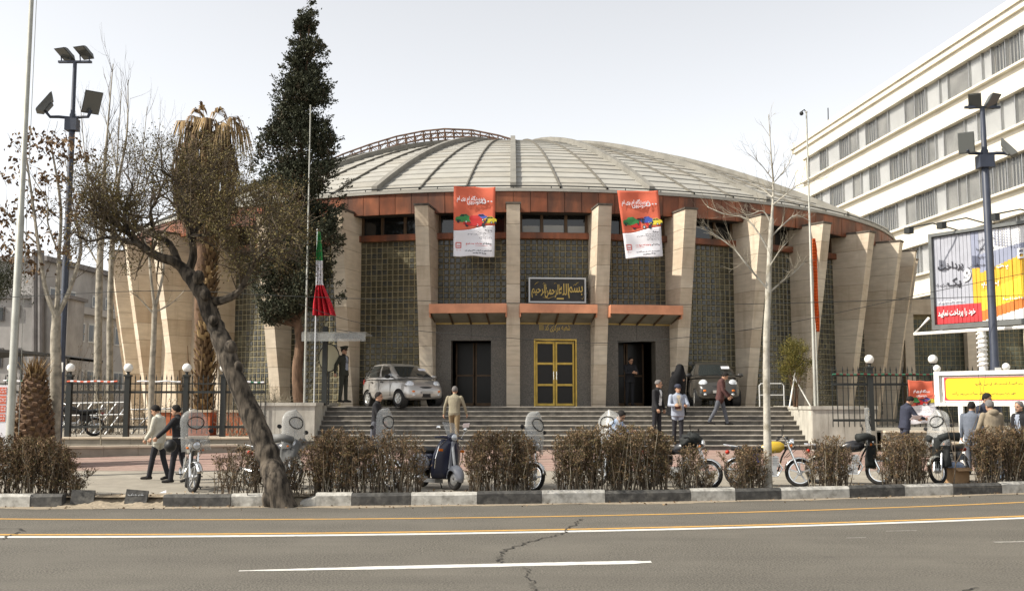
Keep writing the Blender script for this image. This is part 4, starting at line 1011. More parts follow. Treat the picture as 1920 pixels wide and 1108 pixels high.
# sentry shelter with the round plate behind its post
Ys_ = 32.6; t = thing('sentry_shelter', 'sentry shelter with one black post and a flat translucent roof', 'shelter', (xat(609, Ys_), Ys_, 1.92))
x = xat(608, Ys_); zr = at(608, 630, Ys_).z
MB().box((x, Ys_, (1.9 + at(608, 612, Ys_).z) / 2), (.15, .15, at(608, 612, Ys_).z - 1.9)).build('post', M['blackm'], t, world=True)
xl, xr = xat(575, Ys_), xat(692, Ys_)
for y in (-.9, 0, .5): MB().box(((xl + xr) / 2 - .1, Ys_ + y, zr - .02), (xr - xl - .3, .06, .07)).build('roof_beam', M['blackm'], t, world=True)
MB().box(((xl + xr) / 2, Ys_ - .2, zr + .045), (xr - xl, 1.5, .035)).build('roof_panel', M['polycarb'], t, world=True)
MB().box(((xl + xr) / 2, Ys_ - .97, zr - .1), (xr - xl, .02, .24)).build('front_strip', M['polycarb'], t, world=True)
b = MB(); b.bar((x, Ys_, at(608, 614, Ys_).z), (xr - .3, Ys_ - .2, zr + .07), .02); b.build('stay_wire', M['blackm'], t, world=True)
pc_ = at(617, 671, 33.0); t = thing('round_plate', 'cream round sign plate standing behind the black sentry post', 'sign', (pc_.x, 33.0, 1.92))
b = MB(); b.lathe([(.01, -.02), (.42, -.02), (.43, 0), (.42, .03), (.01, .03)], (0, 0, 0), 28, axis='y'); o = b.build('plate', M['cream'], t); o.location = (0, 0, pc_.z - 1.92); o.scale = (.72, 1, 1)
b = MB(); b.tube([(.44 * math.cos(k * PI / 14) * .73, 0, pc_.z - 1.92 + .44 * math.sin(k * PI / 14)) for k in range(28)], .018, 5, closed=True); b.build('rim', M['blackm'], t)
b = MB(); b.tube([(0, .02, 0), (0, .02, pc_.z - 2.3)], .03, 6); b.build('stem', M['blackm'], t)

# signs
Yw = 25.0; p = at(-40, 722, Yw); q = at(18, 722, Yw); t = thing('information_board', 'white board with four orange text bands at the far left edge', 'sign', (q.x, Yw, .17))
MB().box(((p.x + q.x) / 2, Yw, (.3 + q.z) / 2), (q.x - p.x, .08, q.z - .3)).build('board', M['bwhite'], t, world=True)
for (y0, y1, s) in ((726, 739, 1), (742, 757, 2), (760, 773, 3), (776, 790, 4)):
    z1, z0 = at(0, y0, Yw).z, at(0, y1, Yw).z
    MB().box(((p.x + q.x) / 2 - .02, Yw - .045, (z0 + z1) / 2), (q.x - p.x - .05, .012, z1 - z0)).build('text_band', M['red'], t, world=True)
    b = MB()
    for k in (.66, .3): scribble(b, ((q.x - .14), Yw - .052, z0 + (z1 - z0) * k), XA, ZA, .2, .05, s * 7 + k, .009)
    b.build('lettering', M['bwhite'], t, world=True, kind='stuff')
MB().box(((p.x + q.x) / 2, Yw, .235), (.1, .1, .13)).build('foot', M['steel'], t, world=True)

Yy = 27.5; yd = Vector((.70, -.72, 0)).normalized(); yn = Vector((-.72, -.70, 0)).normalized(); y0_ = at(1752, 697, Yy); tz, bz = y0_.z, at(1752, 761, Yy).z; YL = 3.6
t = thing('yellow_notice_board', 'large yellow notice board in a white frame with ball topped posts', 'sign', (y0_.x, Yy, .34))
yf = lambda s, d, z: Vector((y0_.x, Yy, 0)) + yd * s + yn * d + ZA * z
def fx(s0, s1, z0, z1, d0, d1, n, m):
    b = MB(); b.hexa([yf(s0, d1, z0), yf(s1, d1, z0), yf(s1, d0, z0), yf(s0, d0, z0), yf(s0, d1, z1), yf(s1, d1, z1), yf(s1, d0, z1), yf(s0, d0, z1)]); return b.build(n, m, t, world=True)
fx(0, YL, tz - .1, tz, -.06, .06, 'frame_bar', M['white']); fx(0, YL, bz, bz + .09, -.06, .06, 'frame_bar', M['white'])
fx(0, .13, bz + .09, tz - .1, -.06, .06, 'frame_bar', M['white']); fx(YL - .13, YL, bz + .09, tz - .1, -.06, .06, 'frame_bar', M['white'])
fx(.13, YL - .13, bz + .09, tz - .1, -.05, -.01, 'back_board', M['white'])
fx(.17, YL - .17, bz + .105, tz - .12, -.01, .0, 'inner_border', M['sign_grey']); fx(.2, YL - .2, bz + .12, tz - .135, -.01, .006, 'inner_field', M['white']); fx(.25, YL - .25, bz + .142, tz - .157, -.01, .012, 'red_border', M['sign_red'])
P = []
for (cx_, cz_, a_) in ((YL - .29 - .09, bz + .165 + .09, -90), (YL - .29 - .09, tz - .18 - .09, 0), (.29 + .09, tz - .18 - .09, 90), (.29 + .09, bz + .165 + .09, 180)):
    for k in range(6): P.append((cx_ + .09 * math.cos(R(a_ + k * 18)), cz_ + .09 * math.sin(R(a_ + k * 18))))
b = MB(); n = len(P); b.add([yf(x, .02, z) for x, z in P] + [yf(x, .0, z) for x, z in P], [tuple(range(n)), tuple(range(2 * n - 1, n - 1, -1))] + [(i, n + i, n + (i + 1) % n, (i + 1) % n) for i in range(n)]); b.build('yellow_field', M['sign_yellow'], t, world=True, fix=True)
b = MB(); zz = tz - .18; hh = zz - (bz + .165)
scribble(b, yf(2.0, .022, zz - hh * .3), yd, ZA, 1.9, .085, 5, .007); scribble(b, yf(1.25, .022, zz - hh * .74), yd, ZA, 1.6, .085, 9, .007)
b.build('lettering', M['ink'], t, world=True, kind='stuff')
for s_ in (.07, 1.83, YL - .07): MB().ball(yf(s_, 0, tz + .085), .095, 14, 10).build('post_ball', M['white'], t, world=True, smooth='all')
for s_ in (.66, 1.95, 3.2): fx(s_ - .06, s_ + .06, .2, bz - .002, -.05, .05, 'post', M['white'])

Yb = 30.0; p0 = at(1742, 440, Yb); dirb = Vector((.57, -.82, 0)).normalized(); nb = Vector((-dirb.y, dirb.x, 0)) * -1
zb0, zb1 = at(1748, 619, Yb).z, p0.z; Lb = 5.6
t = thing('billboard', 'large ribbed advertising billboard showing an orange bank card on the right', 'billboard', (p0.x, Yb, .3))
def bb(mb, s0, s1, d0, d1, z0, z1, m=0):
    f = lambda s, d, z: Vector((p0.x, Yb, 0)) + dirb * s + nb * d + ZA * z
    return mb.hexa([f(s0, d1, z0), f(s1, d1, z0), f(s1, d0, z0), f(s0, d0, z0), f(s0, d1, z1), f(s1, d1, z1), f(s1, d0, z1), f(s0, d0, z1)], m)
for (s0, s1, z0, z1) in ((0, Lb, zb1 - .09, zb1), (0, Lb, zb0, zb0 + .14), (0, .1, zb0 + .14, zb1 - .09), (Lb - .1, Lb, zb0 + .14, zb1 - .09)):
    bb(b := MB(), s0, s1, -.3, .06, z0, z1); b.build('frame_bar', M['lampgrey'], t, world=True)
bb(b := MB(), .1, Lb - .1, -.28, -.1, zb0 + .14, zb1 - .09); b.build('backing', M['lampgrey'], t, world=True)
ns = 46; sw = (Lb - .2) / ns; z0, z1 = zb0 + .16, zb1 - .11
def card_edge(s): return z0 + .62 + (s - 1.35) * .33    # upper edge of the printed card
for k in range(ns):                    # the turning slats of the display, each with its strip of print
    s0 = .1 + sw * k; s1 = s0 + sw - .012; b = MB(); off_ = rnd.uniform(-.012, .012); sm = (s0 + s1) / 2
    zr = z0 + .52
    def strip(za_, zb_, m):
        if zb_ - za_ > .01: bb(b, s0, s1, -.08 + off_, -.03 + off_, za_, zb_, m)
    if sm < 1.32: strip(z0, zr, 1); strip(zr, z1, 0)
    elif sm < 1.46: strip(z0, zr, 1); strip(zr, z0 + 1.5, 2); strip(z0 + 1.5, z1, 5)
    else:
        lo_ = z0 + max(0, (sm - 1.5) * .24); up = min(z1 - .4, z0 + 1.3 + (sm - 1.4) * .33)
        strip(z0, lo_, 4); st = lo_ + .28; strip(lo_, st, 3); strip(st, (st + up) / 2, 6); strip((st + up) / 2, up, 2)
        fd = min(1, (sm - 1.4) / 1.5); strip(up, up + .55 * (1 - fd * .5), 5); strip(up + .55 * (1 - fd * .5), z1, 4 if sm > 1.9 else 0)
    b.build('display_slat', [M['ad_grey'], M['ad_red'], M['ad_orange'], M['ad_brown'], M['ad_white'], M['ad_blue'], M['ad_gold']], t, world=True)
fpos = lambda s, z: Vector((p0.x, Yb, 0)) + dirb * s + nb * .0 + ZA * z
put_text('خود را پرداخت نمایید', 'lettering', M['ad_white'], fpos(.76, z0 + .28), dirb, ZA, 1.15, .24, t, .008, .02)
put_text('پرداخت', 'lettering', M['ad_ink'], fpos(.62, z0 + 1.62), dirb, ZA, .78, .30, t, .008, .01)
put_text('یک', 'lettering', M['ad_ink'], fpos(.72, z0 + 1.15), dirb, ZA, .42, .28, t, .008, .01)
put_text('و', 'lettering', M['ad_white'], fpos(1.13, z0 + 1.32), dirb, ZA, .22, .36, t, .008, .02)
b = MB()
for (s, z, w, h, sd) in ((1.75, z0 + 2.25, .5, .1, 3), (1.7, z0 + 2.0, .5, .1, 4), (1.7, z0 + 1.78, .45, .08, 5), (1.65, z0 + 1.55, .4, .08, 6), (1.3, z0 + 1.55, .3, .16, 7), (.35, z0 + 1.1, .4, .1, 8)):
    scribble(b, fpos(s, z), dirb, ZA, w, h, sd, .014)
b.build('small_print', M['ad_ink'], t, world=True, kind='stuff')
b = MB(); scribble(b, fpos(.6, z0 + .62), dirb, ZA, .8, .06, 11, .012); scribble(b, fpos(1.8, z0 + 1.0), dirb, ZA, .5, .1, 12, .02); scribble(b, fpos(2.1, z0 + 1.45), dirb, ZA, .5, .12, 13, .022); scribble(b, fpos(2.6, z0 + .55), dirb, ZA, .9, .07, 14, .014)
for (s0, s1, za_, zb_) in ((2.62, 2.67, 1.62, 1.9), (2.78, 2.83, 1.62, 1.9), (2.67, 2.78, 1.62, 1.67), (2.67, 2.78, 1.85, 1.9), (2.67, 2.78, 1.74, 1.78)): bb(b, s0, s1, -.028, .004, z0 + za_, z0 + zb_)
b.build('small_print', M['ad_white'], t, world=True, kind='stuff')
b = MB()
for i in range(9):
    for j in range(9):
        w = .028 * (1 - (i + j) / 22); c = fpos(2.0 + i * .085, z0 + 2.0 + j * .075 - i * .02 + .1); e1, e2 = dirb * w, ZA * w
        if c.z + w < z1: b.add([c - e1 - e2 + nb * -.0, c + e1 - e2, c + e1 + e2, c - e1 + e2], [(0, 1, 2, 3)])
b.build('dot_print', M['ad_blue'], t, world=True, kind='stuff')
f = lambda s, d, z: Vector((p0.x, Yb, 0)) + dirb * s + nb * d + ZA * z
b = MB(); b.tube([f(-.05, .1, zb0 + .35), f(-.25, .55, zb0 - .12), f(Lb, .55, zb0 - .12)], .045, 6); b.build('walkway_rail', M['white'], t, world=True)
for k in range(5): b = MB(); b.tube([f(.3 + k * 1.2, .55, zb0 - .12), f(.3 + k * 1.2, -.1, zb0 - .02)], .03, 5); b.build('walkway_strut', M['white'], t, world=True)
px_ = xat(1846, 28.9); b = MB(); zpt = zb0 - .12
b.tube([(px_, 28.9, .3), (px_, 28.9, zpt - .0)], .11, 12); b.build('pole', M['white'], t, world=True, smooth=True)
b = MB(); b.tube([(px_ + .125 * math.cos(k * .9), 28.9 + .125 * math.sin(k * .9), zpt - 1.0 + k * .018) for k in range(54)], .03, 5); b.build('spiral_band', M['white'], t, world=True)
for (s, z) in ((.02, .62), (1.05, .72), (2.6, .8)):
    b = MB(); b.tube([f(s + .9, 0, zb1), f(s + .5, .6, zb1 + .2), f(s + .0, 1.0, zb1 + .1)], .022, 5); b.build('lamp_arm', M['blackm'], t, world=True)
    b = MB(); b.box(f(s, 1.0, zb1 + .02), (.17, .2, .18), .4); b.build('spot_lamp', M['blackm'], t, world=True)

# red poster and white notice on the right fence
bp = banner('fence_poster', 'red and white car sale poster tied on the right iron fence', [(1702, 712), (1751, 714), (1757, 793), (1704, 795)], 29.9, 21, True)
# railing, trench plates, boxes
Yr_ = 33.2; t = thing('white_railing', 'white tubular railing standing behind the plane tree on the planter', 'railing', (xat(1425, Yr_), Yr_, 1.86))
xa, xb = xat(1424, Yr_), xat(1470, Yr_); zt = at(1440, 719, Yr_).z
b = MB(); b.tube([(xa, Yr_, 1.86), (xa, Yr_, zt - .06), (xa + .06, Yr_, zt), (xb - .06, Yr_, zt), (xb, Yr_, zt - .06), (xb, Yr_, 1.86)], .021, 6); b.build('frame', M['white2'], t, world=True)
b = MB(); b.tube([(xa, Yr_, (zt + 1.86) / 2), (xb, Yr_, (zt + 1.86) / 2)], .02, 6); b.build('rail', M['white2'], t, world=True)
for (px, py, w, h, lab) in ((194, 919, 42, 18, 'small black plate standing upright at the broken kerb, left one'), (289, 919, 40, 20, 'small black lettered plate leaning in the sand of the broken kerb')):
    a = gr(px, 938, .02); a.y = KERB(a.x) + .10; p = thing('trench_plate', lab, 'plate', (a.x, a.y, .05)); W_, H_ = w * a.y / F, .27
    b = MB(); b.box((0, .05, H_ / 2 + .0), (W_, .05, H_), M=Matrix.Rotation(R(-12), 4, 'X')); o = b.build('plate', M['kerb_black'], p); o.rotation_euler = (0, R(2 if px < 250 else 5), R(4))
    if px > 250:
        b = MB(); scribble(b, (0, .02, H_ * .62), XA, ZA, W_ * .7, .05, 4, .006); o = b.build('lettering', M['steel'], p); o.rotation_euler = (R(-12), 0, R(4))
for (px, py, l, yw) in ((245, 935, 1.0, .15), (258, 941, .9, -.08), (168, 940, .8, .3)):
    a = gr(px, py, .06); o = solid('timber_board', MB().box((0, 0, .0), (l, .16, .03), yw), M['plank'], {245: 'weathered board bridging the kerb gap between the black plates', 258: 'second weathered board lying lower in the sandy kerb gap', 168: 'short weathered board left of the upright black plate'}[px], 'board', (0, 0, 0)); o.location = (a.x, a.y, .12)
    o.rotation_euler = (0, R(3), 0)
b = MB(); r_ = random.Random(9); a = gr(297, 940)
b.add([(0, 0, 0), (.16, .03, .04), (.13, .1, .16), (-.02, .07, .1)], [(0, 1, 2, 3)]); b.add([(.02, -.05, 0), (.18, -.02, .01), (.15, .03, .05)], [(0, 1, 2)])
o = solid('paper_scrap', b, M['bwhite'], 'crumpled white paper scrap on the sand by the leaning plate', 'litter', (0, 0, 0)); o.location = (a.x, a.y - .05, .06)
Yk = 33.6; mb = MB(); 
for (px0, px1, l) in ((285, 395, 'orange red masonry box behind the fence left of the large palm'), (415, 470, 'orange red masonry box behind the fence by the leaning trunk')):
    x0, x1 = xat(px0, Yk), xat(px1, Yk); t = thing('masonry_box', l, 'planter', ((x0 + x1) / 2, Yk, .93))
    MB().box(((x0 + x1) / 2, Yk + .4, 1.3), (x1 - x0, .8, .75)).build('box', M['redbrick'], t, world=True); MB().box(((x0 + x1) / 2, Yk + .4, 1.71), (x1 - x0 + .08, .88, .07)).build('coping', M['stone2'], t, world=True)
for (px, y, hgt) in ((160, 34.5, 1.0), (300, 35.5, .8)):
    t = thing('scaffold_rack', {160: 'grey tubular rack lying behind the left fence near the lamp post', 300: 'grey tubular rack lying behind the fence by the slender sapling'}[px], 'rack', (xat(px, y), y, .93)); x = xat(px, y)
    for k in range(5):
        b = MB(); b.tube([(x - .9 + .4 * k, y, .95), (x - .2 + .4 * k, y + .1, .95 + hgt)], .028, 5); b.build('tube', M['steel'], t, world=True)
    for z in (.2, .6, 1.0): b = MB(); b.tube([(x - 1.2, y - .03, .95 + hgt * z), (x + 1.5, y - .03, 1.0 + hgt * z)], .025, 5); b.build('tube', M['steel'], t, world=True)
# overhead cables
for (pts, Y, l) in (([(-30, 560), (300, 545), (560, 556), (960, 568), (1400, 570), (1960, 552)], 24, 'thin black cable strung across the whole square at first floor height'),
                    ([(560, 570), (700, 610), (960, 634), (1160, 642), (1440, 612), (1760, 545), (1960, 505)], 27, 'sagging black cable dipping in front of the entrance doors'),):
    ps = [at(x, y, Y) for x, y in pts]; b = MB(); fine = []
    for i in range(len(ps) - 1):
        p_, q_, r0_, s_ = ps[max(i - 1, 0)], ps[i], ps[i + 1], ps[min(i + 2, len(ps) - 1)]
        for k in range(8):
            u = k / 8; fine.append(.5 * ((2 * q_) + (r0_ - p_) * u + (2 * p_ - 5 * q_ + 4 * r0_ - s_) * u * u + (3 * q_ - p_ - 3 * r0_ + s_) * u ** 3))
    b.tube(fine, .0075, 4); solid('overhead_cable', b, M['blackm'], l, 'cable', tuple(ps[0]))
# ------------------------------------------------------------------ hatchback cars
def evaluated(o, name, mats):
    me = bpy.data.meshes.new_from_object(o.evaluated_get(bpy.context.evaluated_depsgraph_get())); me.name = name
    return me
def car(label, loc, rz, paint, steer=0.0, glass=None):
    t = thing('hatchback_car', label, 'car', loc, rz); glass = glass or M['carglass']
    # lower body: closed rings along x
    st = [  # x, half width, z floor, z belt/hood edge, z crown
        (-1.73, .50, .42, .70, .74), (-1.70, .62, .30, .82, .86), (-1.60, .70, .25, .93, .96), (-1.30, .735, .22, .97, .985), (-.80, .745, .21, .965, .98), (-.20, .75, .21, .95, .97), (.40, .75, .21, .935, .965),
        (.80, .745, .21, .915, .965), (1.05, .735, .21, .88, .945), (1.30, .72, .22, .82, .89), (1.52, .68, .23, .73, .80), (1.66, .60, .25, .62, .68), (1.745, .46, .32, .52, .55)]
    rows = []
    for x, w, zf, zb, zc in st:
        half = [(w * .80, zf), (w * .97, zf + .07), (w * 1.0, zf + (zb - zf) * .35), (w * .995, zf + (zb - zf) * .62), (w * .955, zf + (zb - zf) * .88), (w * .88, zb + (zc - zb) * .25), (w * .55, zc - (zc - zb) * .2), (0, zc)]
        rows.append([(x, y, z) for y, z in half] + [(x, -y, z) for y, z in half[::-1][1:]])
    mb = MB(); mb.grid(rows, closed=True); n = len(rows[0]); mb.add(rows[0], [tuple(range(n))]); mb.add(rows[-1], [tuple(range(n))[::-1]])
    tmp = mb.build('tmp', paint, None)
    bm = bmesh.new(); bm.from_mesh(tmp.data); bmesh.ops.remove_doubles(bm, verts=bm.verts, dist=1e-5); bmesh.ops.recalc_face_normals(bm, faces=bm.faces); bm.to_mesh(tmp.data); bm.free()
    s = tmp.modifiers.new('s', 'SUBSURF'); s.levels = s.render_levels = 2
    cut = []
    for x in (-1.13, 1.17):
        c = MB(); c.lathe([(.335, -1), (.335, 1)], (x, 0, .27), 28, axis='y'); co = c.build('cut', paint, None, fix=True); cut.append(co)
        b = tmp.modifiers.new('b', 'BOOLEAN'); b.object = co; b.operation = 'DIFFERENCE'; b.solver = 'EXACT'
    me = evaluated(tmp, 'body', paint); bpy.data.objects.remove(tmp)
    for c in cut: bpy.data.objects.remove(c)
    for p in me.polygons: p.use_smooth = True
    try: me.set_sharp_from_angle(angle=R(42))
    except Exception: pass
    body = link('body', me, t)
    MB().box((0, 0, .42), (2.9, 1.16, .34)).build('chassis', M['black'], t)
    # cabin: a skin of painted pillars and roof with glass set in
    base = [(.98, .645, .955), (.55, .69, .955), (-.30, .705, .965), (-1.05, .70, .975), (-1.58, .64, .955)]
    topp = [(.18, .50, 1.40), (-.02, .525, 1.44), (-.42, .54, 1.465), (-.95, .535, 1.455), (-1.36, .48, 1.39)]
    def cab(u, v):                     # u 0..4 along the side, v 0..1 upwards; half width side
        k = min(int(u), 3); f = u - k; L = lambda a, c: [a[i] * (1 - f) + c[i] * f for i in range(3)]
        a, c = L(base[k], base[k + 1]), L(topp[k], topp[k + 1]); bul = .045 * math.sin(PI * min(1, v)) * (1 - .5 * v)
        return Vector((a[0] * (1 - v) + c[0] * v, a[1] * (1 - v) + c[1] * v + bul, a[2] * (1 - v) + c[2] * v))
    V = [-.06, .2, .4, .6, .8, .93, 1.0]; rings = []
    for v in V:
        side = [cab(u * .5, v) for u in range(9)]
        fr = [Vector((side[0].x + (.10 * (1 - s * s)), side[0].y * s, side[0].z + .01 * (1 - s * s))) for s in (.66, .33, 0)]
        bk = [Vector((side[-1].x - (.06 * (1 - s * s)), side[-1].y * s, side[-1].z)) for s in (0, .33, .66)]
        half = fr[::-1] + side + bk[::-1]
        ring = [(p.x, p.y, p.z) for p in half] + [(p.x, -p.y, p.z) for p in half[::-1][1:-1]]
        rings.append(ring)
    mb = MB(); mb.grid(rings, closed=True)
    nn = len(rings[0]); c0 = [(p[0] * .8 - .12, p[1] * .75, p[2] + .035) for p in rings[-1]]; c1 = [(p[0] * .4 - .34, p[1] * .4, p[2] * 0 + 1.495) for p in rings[-1]]
    mb.grid([rings[-1], c0, c1], closed=True); mb.add(c1, [tuple(range(nn))])
    cabn = mb.build('cabin', paint, t, smooth='all', fix=True)
    bm = bmesh.new(); bm.from_mesh(cabn.data); bmesh.ops.remove_doubles(bm, verts=bm.verts, dist=1e-4); bmesh.ops.recalc_face_normals(bm, faces=bm.faces); bm.to_mesh(cabn.data); bm.free()
    def pane(name, u0, u1, v0, v1, s, m, off=.012, nu=6, nv=5, shear=0.0):
        rows = []
        for j in range(nv + 1):
            v = v0 + (v1 - v0) * j / nv; row = []
            for i in range(nu + 1):
                u = u0 + shear * (v - v0) + (u1 - u0 - shear * 0) * i / nu; p = cab(min(4, max(0, u)), v); row.append((p.x, s * (p.y + off), p.z))
            rows.append(row)
        o = MB().grid(rows).build(name, m, t, smooth='all'); return o
    for s in (-1, 1):
        pane('side_window', .52, 1.72, .14, .88, s, glass); pane('side_window', 1.92, 3.05, .14, .88, s, glass); pane('side_window', 3.2, 3.62, .2, .82, s, glass)
        pane('window_seal', .44, 3.70, .085, .125, s, M['black'], .008, 10, 1); pane('window_seal', .44, 3.7, .895, .925, s, M['black'], .008, 10, 1)
    def screen(name, which, v0, v1, m, k=.86, off=.012):
        rows = []
        for j in range(6):
            v = v0 + (v1 - v0) * j / 5; p = cab(0 if which > 0 else 4, v); row = []
            for i in range(11):
                q = -1 + i / 5; a = q * k
                row.append((p.x + which * ((.10 if which > 0 else .06) * (1 - a * a) + off), p.y * a, p.z + (.01 * (1 - a * a) if which > 0 else 0) + off * .6))
            rows.append(row)
        return MB().grid(rows).build(name, m, t, smooth='all')
    screen('windscreen', 1, .10, .93, glass); screen('rear_window', -1, .25, .9, glass, .8)
    b = MB(); b.add([(.72, -.38, 1.20), (.72, -.12, 1.20), (.60, -.12, 1.28), (.60, -.38, 1.28)], [(0, 1, 2, 3)])
    o = b.build('sticker', M['bwhite'], t); o.location = (.085, .58, .03)
    for (y, m0) in ((.3, 1), (-.3, 1)):   # wipers
        b = MB(); b.tube([(1.05, y, .965), (.98, y - .38, 1.03)], .009, 4); b.build('wiper', M['black'], t)
    # front: lamps, grille, intake, lamps below
    for s in (-1, 1):
        b = MB(); Mx = Matrix.Translation((1.475, s * .47, .735)) @ Matrix.Rotation(s * R(26), 4, 'Z') @ Matrix.Rotation(R(-24), 4, 'Y')
        b.ball((.02, 0, 0), (.085, .15, .13), 14, 8)
        o = b.build('headlight', M['headlamp'], t, smooth='all'); o.matrix_basis = Mx
        b = MB(); b.ball((.055, .01, 0), (.035, .075, .07), 10, 6); o2 = b.build('lens', M['chrome'], None, smooth='all'); o2.parent = o
        b = MB(); b.ball((0, 0, 0), (.04, .09, .05), 10, 6); o = b.build('indicator', M['amber'], t, smooth='all'); o.location = (1.675, s * .47, .50); o.rotation_euler = (0, 0, s * R(28))
        b = MB(); b.ball((0, 0, 0), (.035, .06, .04), 10, 6); o = b.build('fog_lamp', M['headlamp'], t, smooth='all'); o.location = (1.70, s * .44, .385); o.rotation_euler = (0, 0, s * R(26))
        b = MB(); b.ball((0, 0, 0), (.05, .11, .07), 10, 6); o = b.build('mirror', M['black'] if s < 0 else paint, t, smooth='all'); o.location = (.62, s * .84, 1.02)
        b = MB(); b.tube([(.64, s * .68, 1.0), (.62, s * .76, 1.0)], .02, 5); b.build('mirror_arm', M['black'], t)
        for x in (-.02, -.78):
            b = MB(); b.box((x, s * .748, .85), (.14, .03, .035)); b.build('handle', M['black'], t)
        for x in (.62, -.22, -.98):    # gaps round the doors
            b = MB(); b.box((x, s * .7445, .62), (.010, .014, .52)); b.build('door_gap', M['black'], t)
        b = MB(); b.box((-.18, s * .7515, .52), (1.6, .012, .035)); b.build('side_strip', paint, t)
        b = MB(); b.ball((0, 0, 0), (.05, .07, .13), 8, 6); o = b.build('tail_light', M['tail'], t, smooth='all'); o.location = (-1.62, s * .6, .86)
    b = MB(); P = [(math.cos(k * PI / 10), math.sin(k * PI / 10)) for k in range(20)]
    def fpatch(name, cz, w, h, x, m, bow=.12, tilt=0):
        mb = MB(); c = [(x + .0, 0, cz)]; ring = [(x - bow * (a * w / .5) ** 2 + tilt * (b_ * h), a * w, cz + b_ * h) for a, b_ in P]
        mid = [(x + .004 - bow * (a * w * .5 / .5) ** 2 + tilt * (b_ * h * .5), a * w * .5, cz + b_ * h * .5) for a, b_ in P]
        mb.grid([ring, mid], closed=True); mb.add(mid, [tuple(range(20))]); return mb.build(name, m, t, smooth='all', fix=True)
    fpatch('grille', .635, .25, .03, 1.700, M['black'], .12, -.3); fpatch('air_intake', .375, .33, .075, 1.752, M['black'], .26, .1)
    b = MB(); b.box((1.78, 0, .47), (.012, .40, .09)); b.build('number_plate', M['paintblank'], t)
    b = MB(); b.tube([(-.3, .25, 1.49), (-.5, .25, 1.62)], .006, 4); b.build('aerial', M['black'], t)
    for (x, s) in ((1.17, 1), (1.17, -1), (-1.13, 1), (-1.13, -1)):
        a = steer if x > 0 else 0
        b = MB(); b.lathe([(.18, -.08), (.26, -.085), (.278, -.05), (.28, 0), (.278, .05), (.26, .085), (.18, .08)], (0, 0, 0), 28, axis='y', cap=False)
        w = b.build('wheel', M['tyre'], t, smooth=True); w.location = (x, s * .655, .28); w.rotation_euler = (0, 0, a)
        b = MB(); b.lathe([(.185, .05), (.19, .078), (.175, .07), (.16, .05), (.02, .045)], (0, 0, 0), 28, axis='y', cap=False)
        for k in range(6):
            th = k * PI / 3; b.bar((0, .062, 0), (.17 * math.cos(th), .062, .17 * math.sin(th)), .05, .03, up=Vector((0, 1, 0)))
        b.lathe([(.055, .05), (.05, .08), (.01, .085)], (0, 0, 0), 12, axis='y', cap=False)
        o = b.build('rim', M['alloy'], w, smooth=True)
        if s < 0: o.rotation_euler = (0, 0, PI)
        b = MB(); b.lathe([(.332, -.14), (.332, .07)], (0, 0, 0), 24, axis='y', cap=False); o = b.build('wheel_arch', M['black'], t); o.location = (x, s * .60, .27)
    return t
car('silver five door hatchback parked on the platform left of the entrance', (-3.62, 34.42, PZ), math.atan2(-.85, .54), M['carsilver'], R(8)).scale = (1, 1, .94)
car('dark grey hatchback parked facing the stairs right of the entrance', (6.72, 35.0, PZ), R(-94), M['cargrey'])

